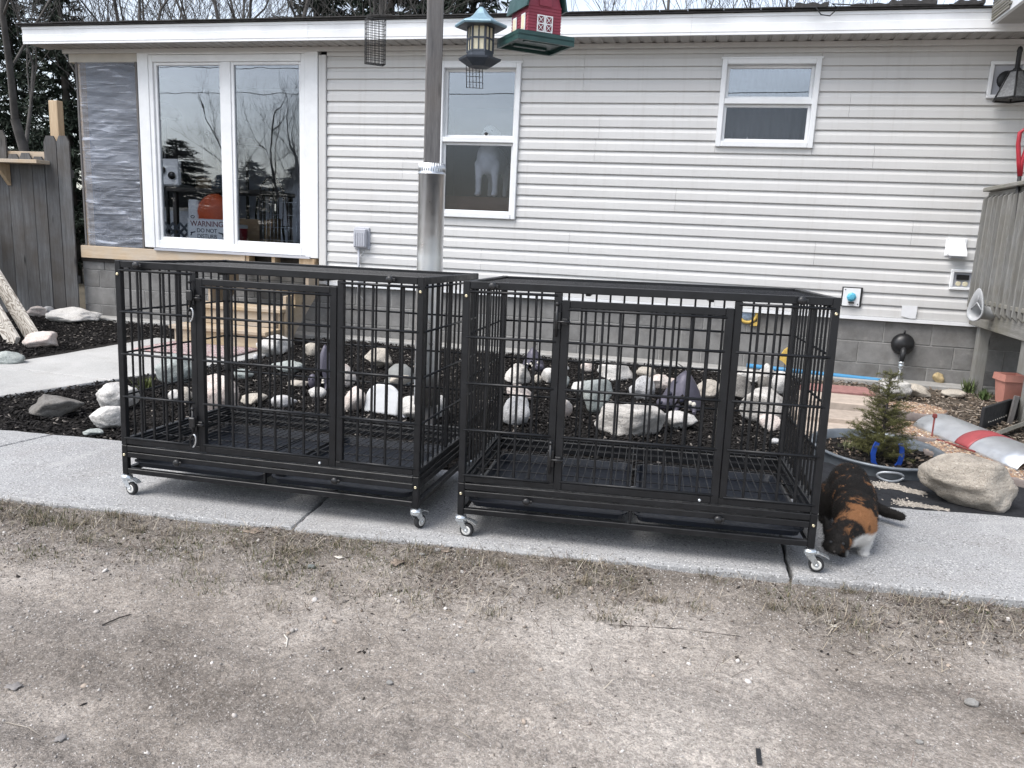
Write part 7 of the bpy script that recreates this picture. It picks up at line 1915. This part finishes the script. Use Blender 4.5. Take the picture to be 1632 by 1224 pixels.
# single leaves, sticks, stones
M['leaf'] = plain('dry_leaf', (.27, .215, .17), .8, 0, .25, 40, .3, 120); M['leafgrey'] = plain('grey_leaf', (.23, .215, .205), .85, 0, .2, 40, .3, 120)
def leaf(u, v, size, label, mat, seed, z=None, rz=0.0):
    p = gnd(u, v, -.04 if z is None else z); zz = drive_z(p.x, p.y) if z is None else z; rnd = random.Random(seed)
    m = MB(); n = 22; V = [(0, 0, .004)]; lob = 5
    for i in range(n):
        t = 2 * PI * i / n; r = size * (.55 + .45 * abs(math.cos(t * lob / 2))) * rnd.uniform(.85, 1.1); V.append((r * math.cos(t), r * .72 * math.sin(t), .004 + .45 * r * abs(math.sin(t + seed)) * rnd.uniform(.3, .8)))
    m.add(V, [(0, 1 + i, 1 + (i + 1) % n) for i in range(n)], True); m.tube([(size * .4, 0, .006), (size * 1.3, .1 * size, .003)], size * .025, 4)
    o = m.build('dry_leaf', mat); o.location = (p.x, p.y, zz); o.rotation_euler = (0, 0, rz); s_ = o.modifiers.new('t', 'SOLIDIFY'); s_.thickness = .0008
    tag(o, label, 'leaf', 'dry leaves on the ground')
leaf(20, 1083, .026, 'curled grey leaf on the drive at the left edge', M['leafgrey'], 1, None, .4); leaf(95, 1172, .018, 'torn dark leaf in the lower left of the drive', M['leafgrey'], 2, None, 2)
leaf(635, 903, .035, 'large brown leaf below the gap between the crates', M['leaf'], 3, None, 1.2); leaf(402, 858, .04, 'brown folded leaf below the left crate', M['leaf'], 4, None, .3)
leaf(1433, 903, .022, 'brown leaf on the sidewalk right of the cat', M['leaf'], 5, .0, .3); leaf(1448, 845, .02, 'small dark leaf on the sidewalk by the cat tail', M['leafgrey'], 6, -.01, 2.2); leaf(540, 895, .02, 'pale leaf scrap at the edge of the sidewalk', M['ivory'], 7)
leaf(710, 640 + 250, .02, 'light brown leaf near the caster of the left crate', M['leaf'], 8, None, .9); leaf(1330, 1003, .015, 'pale leaf scrap on the right of the drive', M['ivory'], 9)
def stick(u0, v0, u1, v1, r, label, mat='post'):
    a, b = gnd(u0, v0), gnd(u1, v1); a.z = drive_z(a.x, a.y) + r; b.z = drive_z(b.x, b.y) + r; mid = (a + b) / 2 + Vector((.004, .006, .004))
    m = MB(); m.tube([(0, 0, 0), mid - a, b - a], [r, r * .9, r * .6], 7); o = m.build('twig', M[mat]); o.location = a; tag(o, label, 'twig', 'twigs on the drive')
stick(866, 897, 952, 890, .006, 'flat pale stick at the sidewalk edge under the right crate'); stick(163, 998, 208, 982, .0026, 'short dark stick on the left of the drive', 'bark_d')
stick(970, 997, 1180, 1018, .0013, 'long thin dark twig below the right crate', 'bark_d'); stick(8, 1140, 72, 1170, .0012, 'thin straw at the lower left corner', 'sand'); stick(1160, 918, 1186, 926, .003, 'pale bent straw by the sidewalk joint', 'ivory'); stick(453, 1012, 456, 1030, .002, 'short pale straw in the middle of the drive', 'ivory'); stick(1572, 965, 1625, 966, .003, 'pale curved straw at the right sidewalk edge', 'ivory')
def stone(u, v, sz, kd, label, seed):
    p = gnd(u, v); me = rock_mesh(seed, 2); me.materials.append(ROCK[kd]); o = obj_from_mesh('pebble', me); o.scale = (sz, sz * .8, sz * .6); o.location = (p.x, p.y, drive_z(p.x, p.y) + sz * .18); tag(o, label, 'pebble', 'single pebbles on the drive')
stone(1548, 1124, .036, 'white', 'flat white pebble in the lower right of the drive', 401); stone(1503, 972, .03, 'tan', 'tan pebble near the sidewalk at right', 402); stone(497, 907, .03, 'green', 'pale mint pebble below the left crate', 403); stone(672, 893, .022, 'white', 'white pebble left of the gap between the crates', 404); stone(697, 888, .026, 'white', 'white angular pebble below the right front caster', 405); stone(621, 1090, .02, 'white', 'small bright pebble in mid drive', 406); stone(1466, 1180, .02, 'white', 'pale pebble near the bottom right of the drive', 407); stone(752, 1070, .018, 'grey', 'grey pebble in the middle of the drive', 408)
p = gnd(1209, 1208); m = MB(); m.cbox(-.006, .006, -.028, .028, 0, .006, .002); o = m.build('plastic_strip', M['iron']); o.location = (p.x, p.y, drive_z(p.x, p.y) + .001); tag(o, 'small dark plastic strip at the bottom of the drive', 'strip')
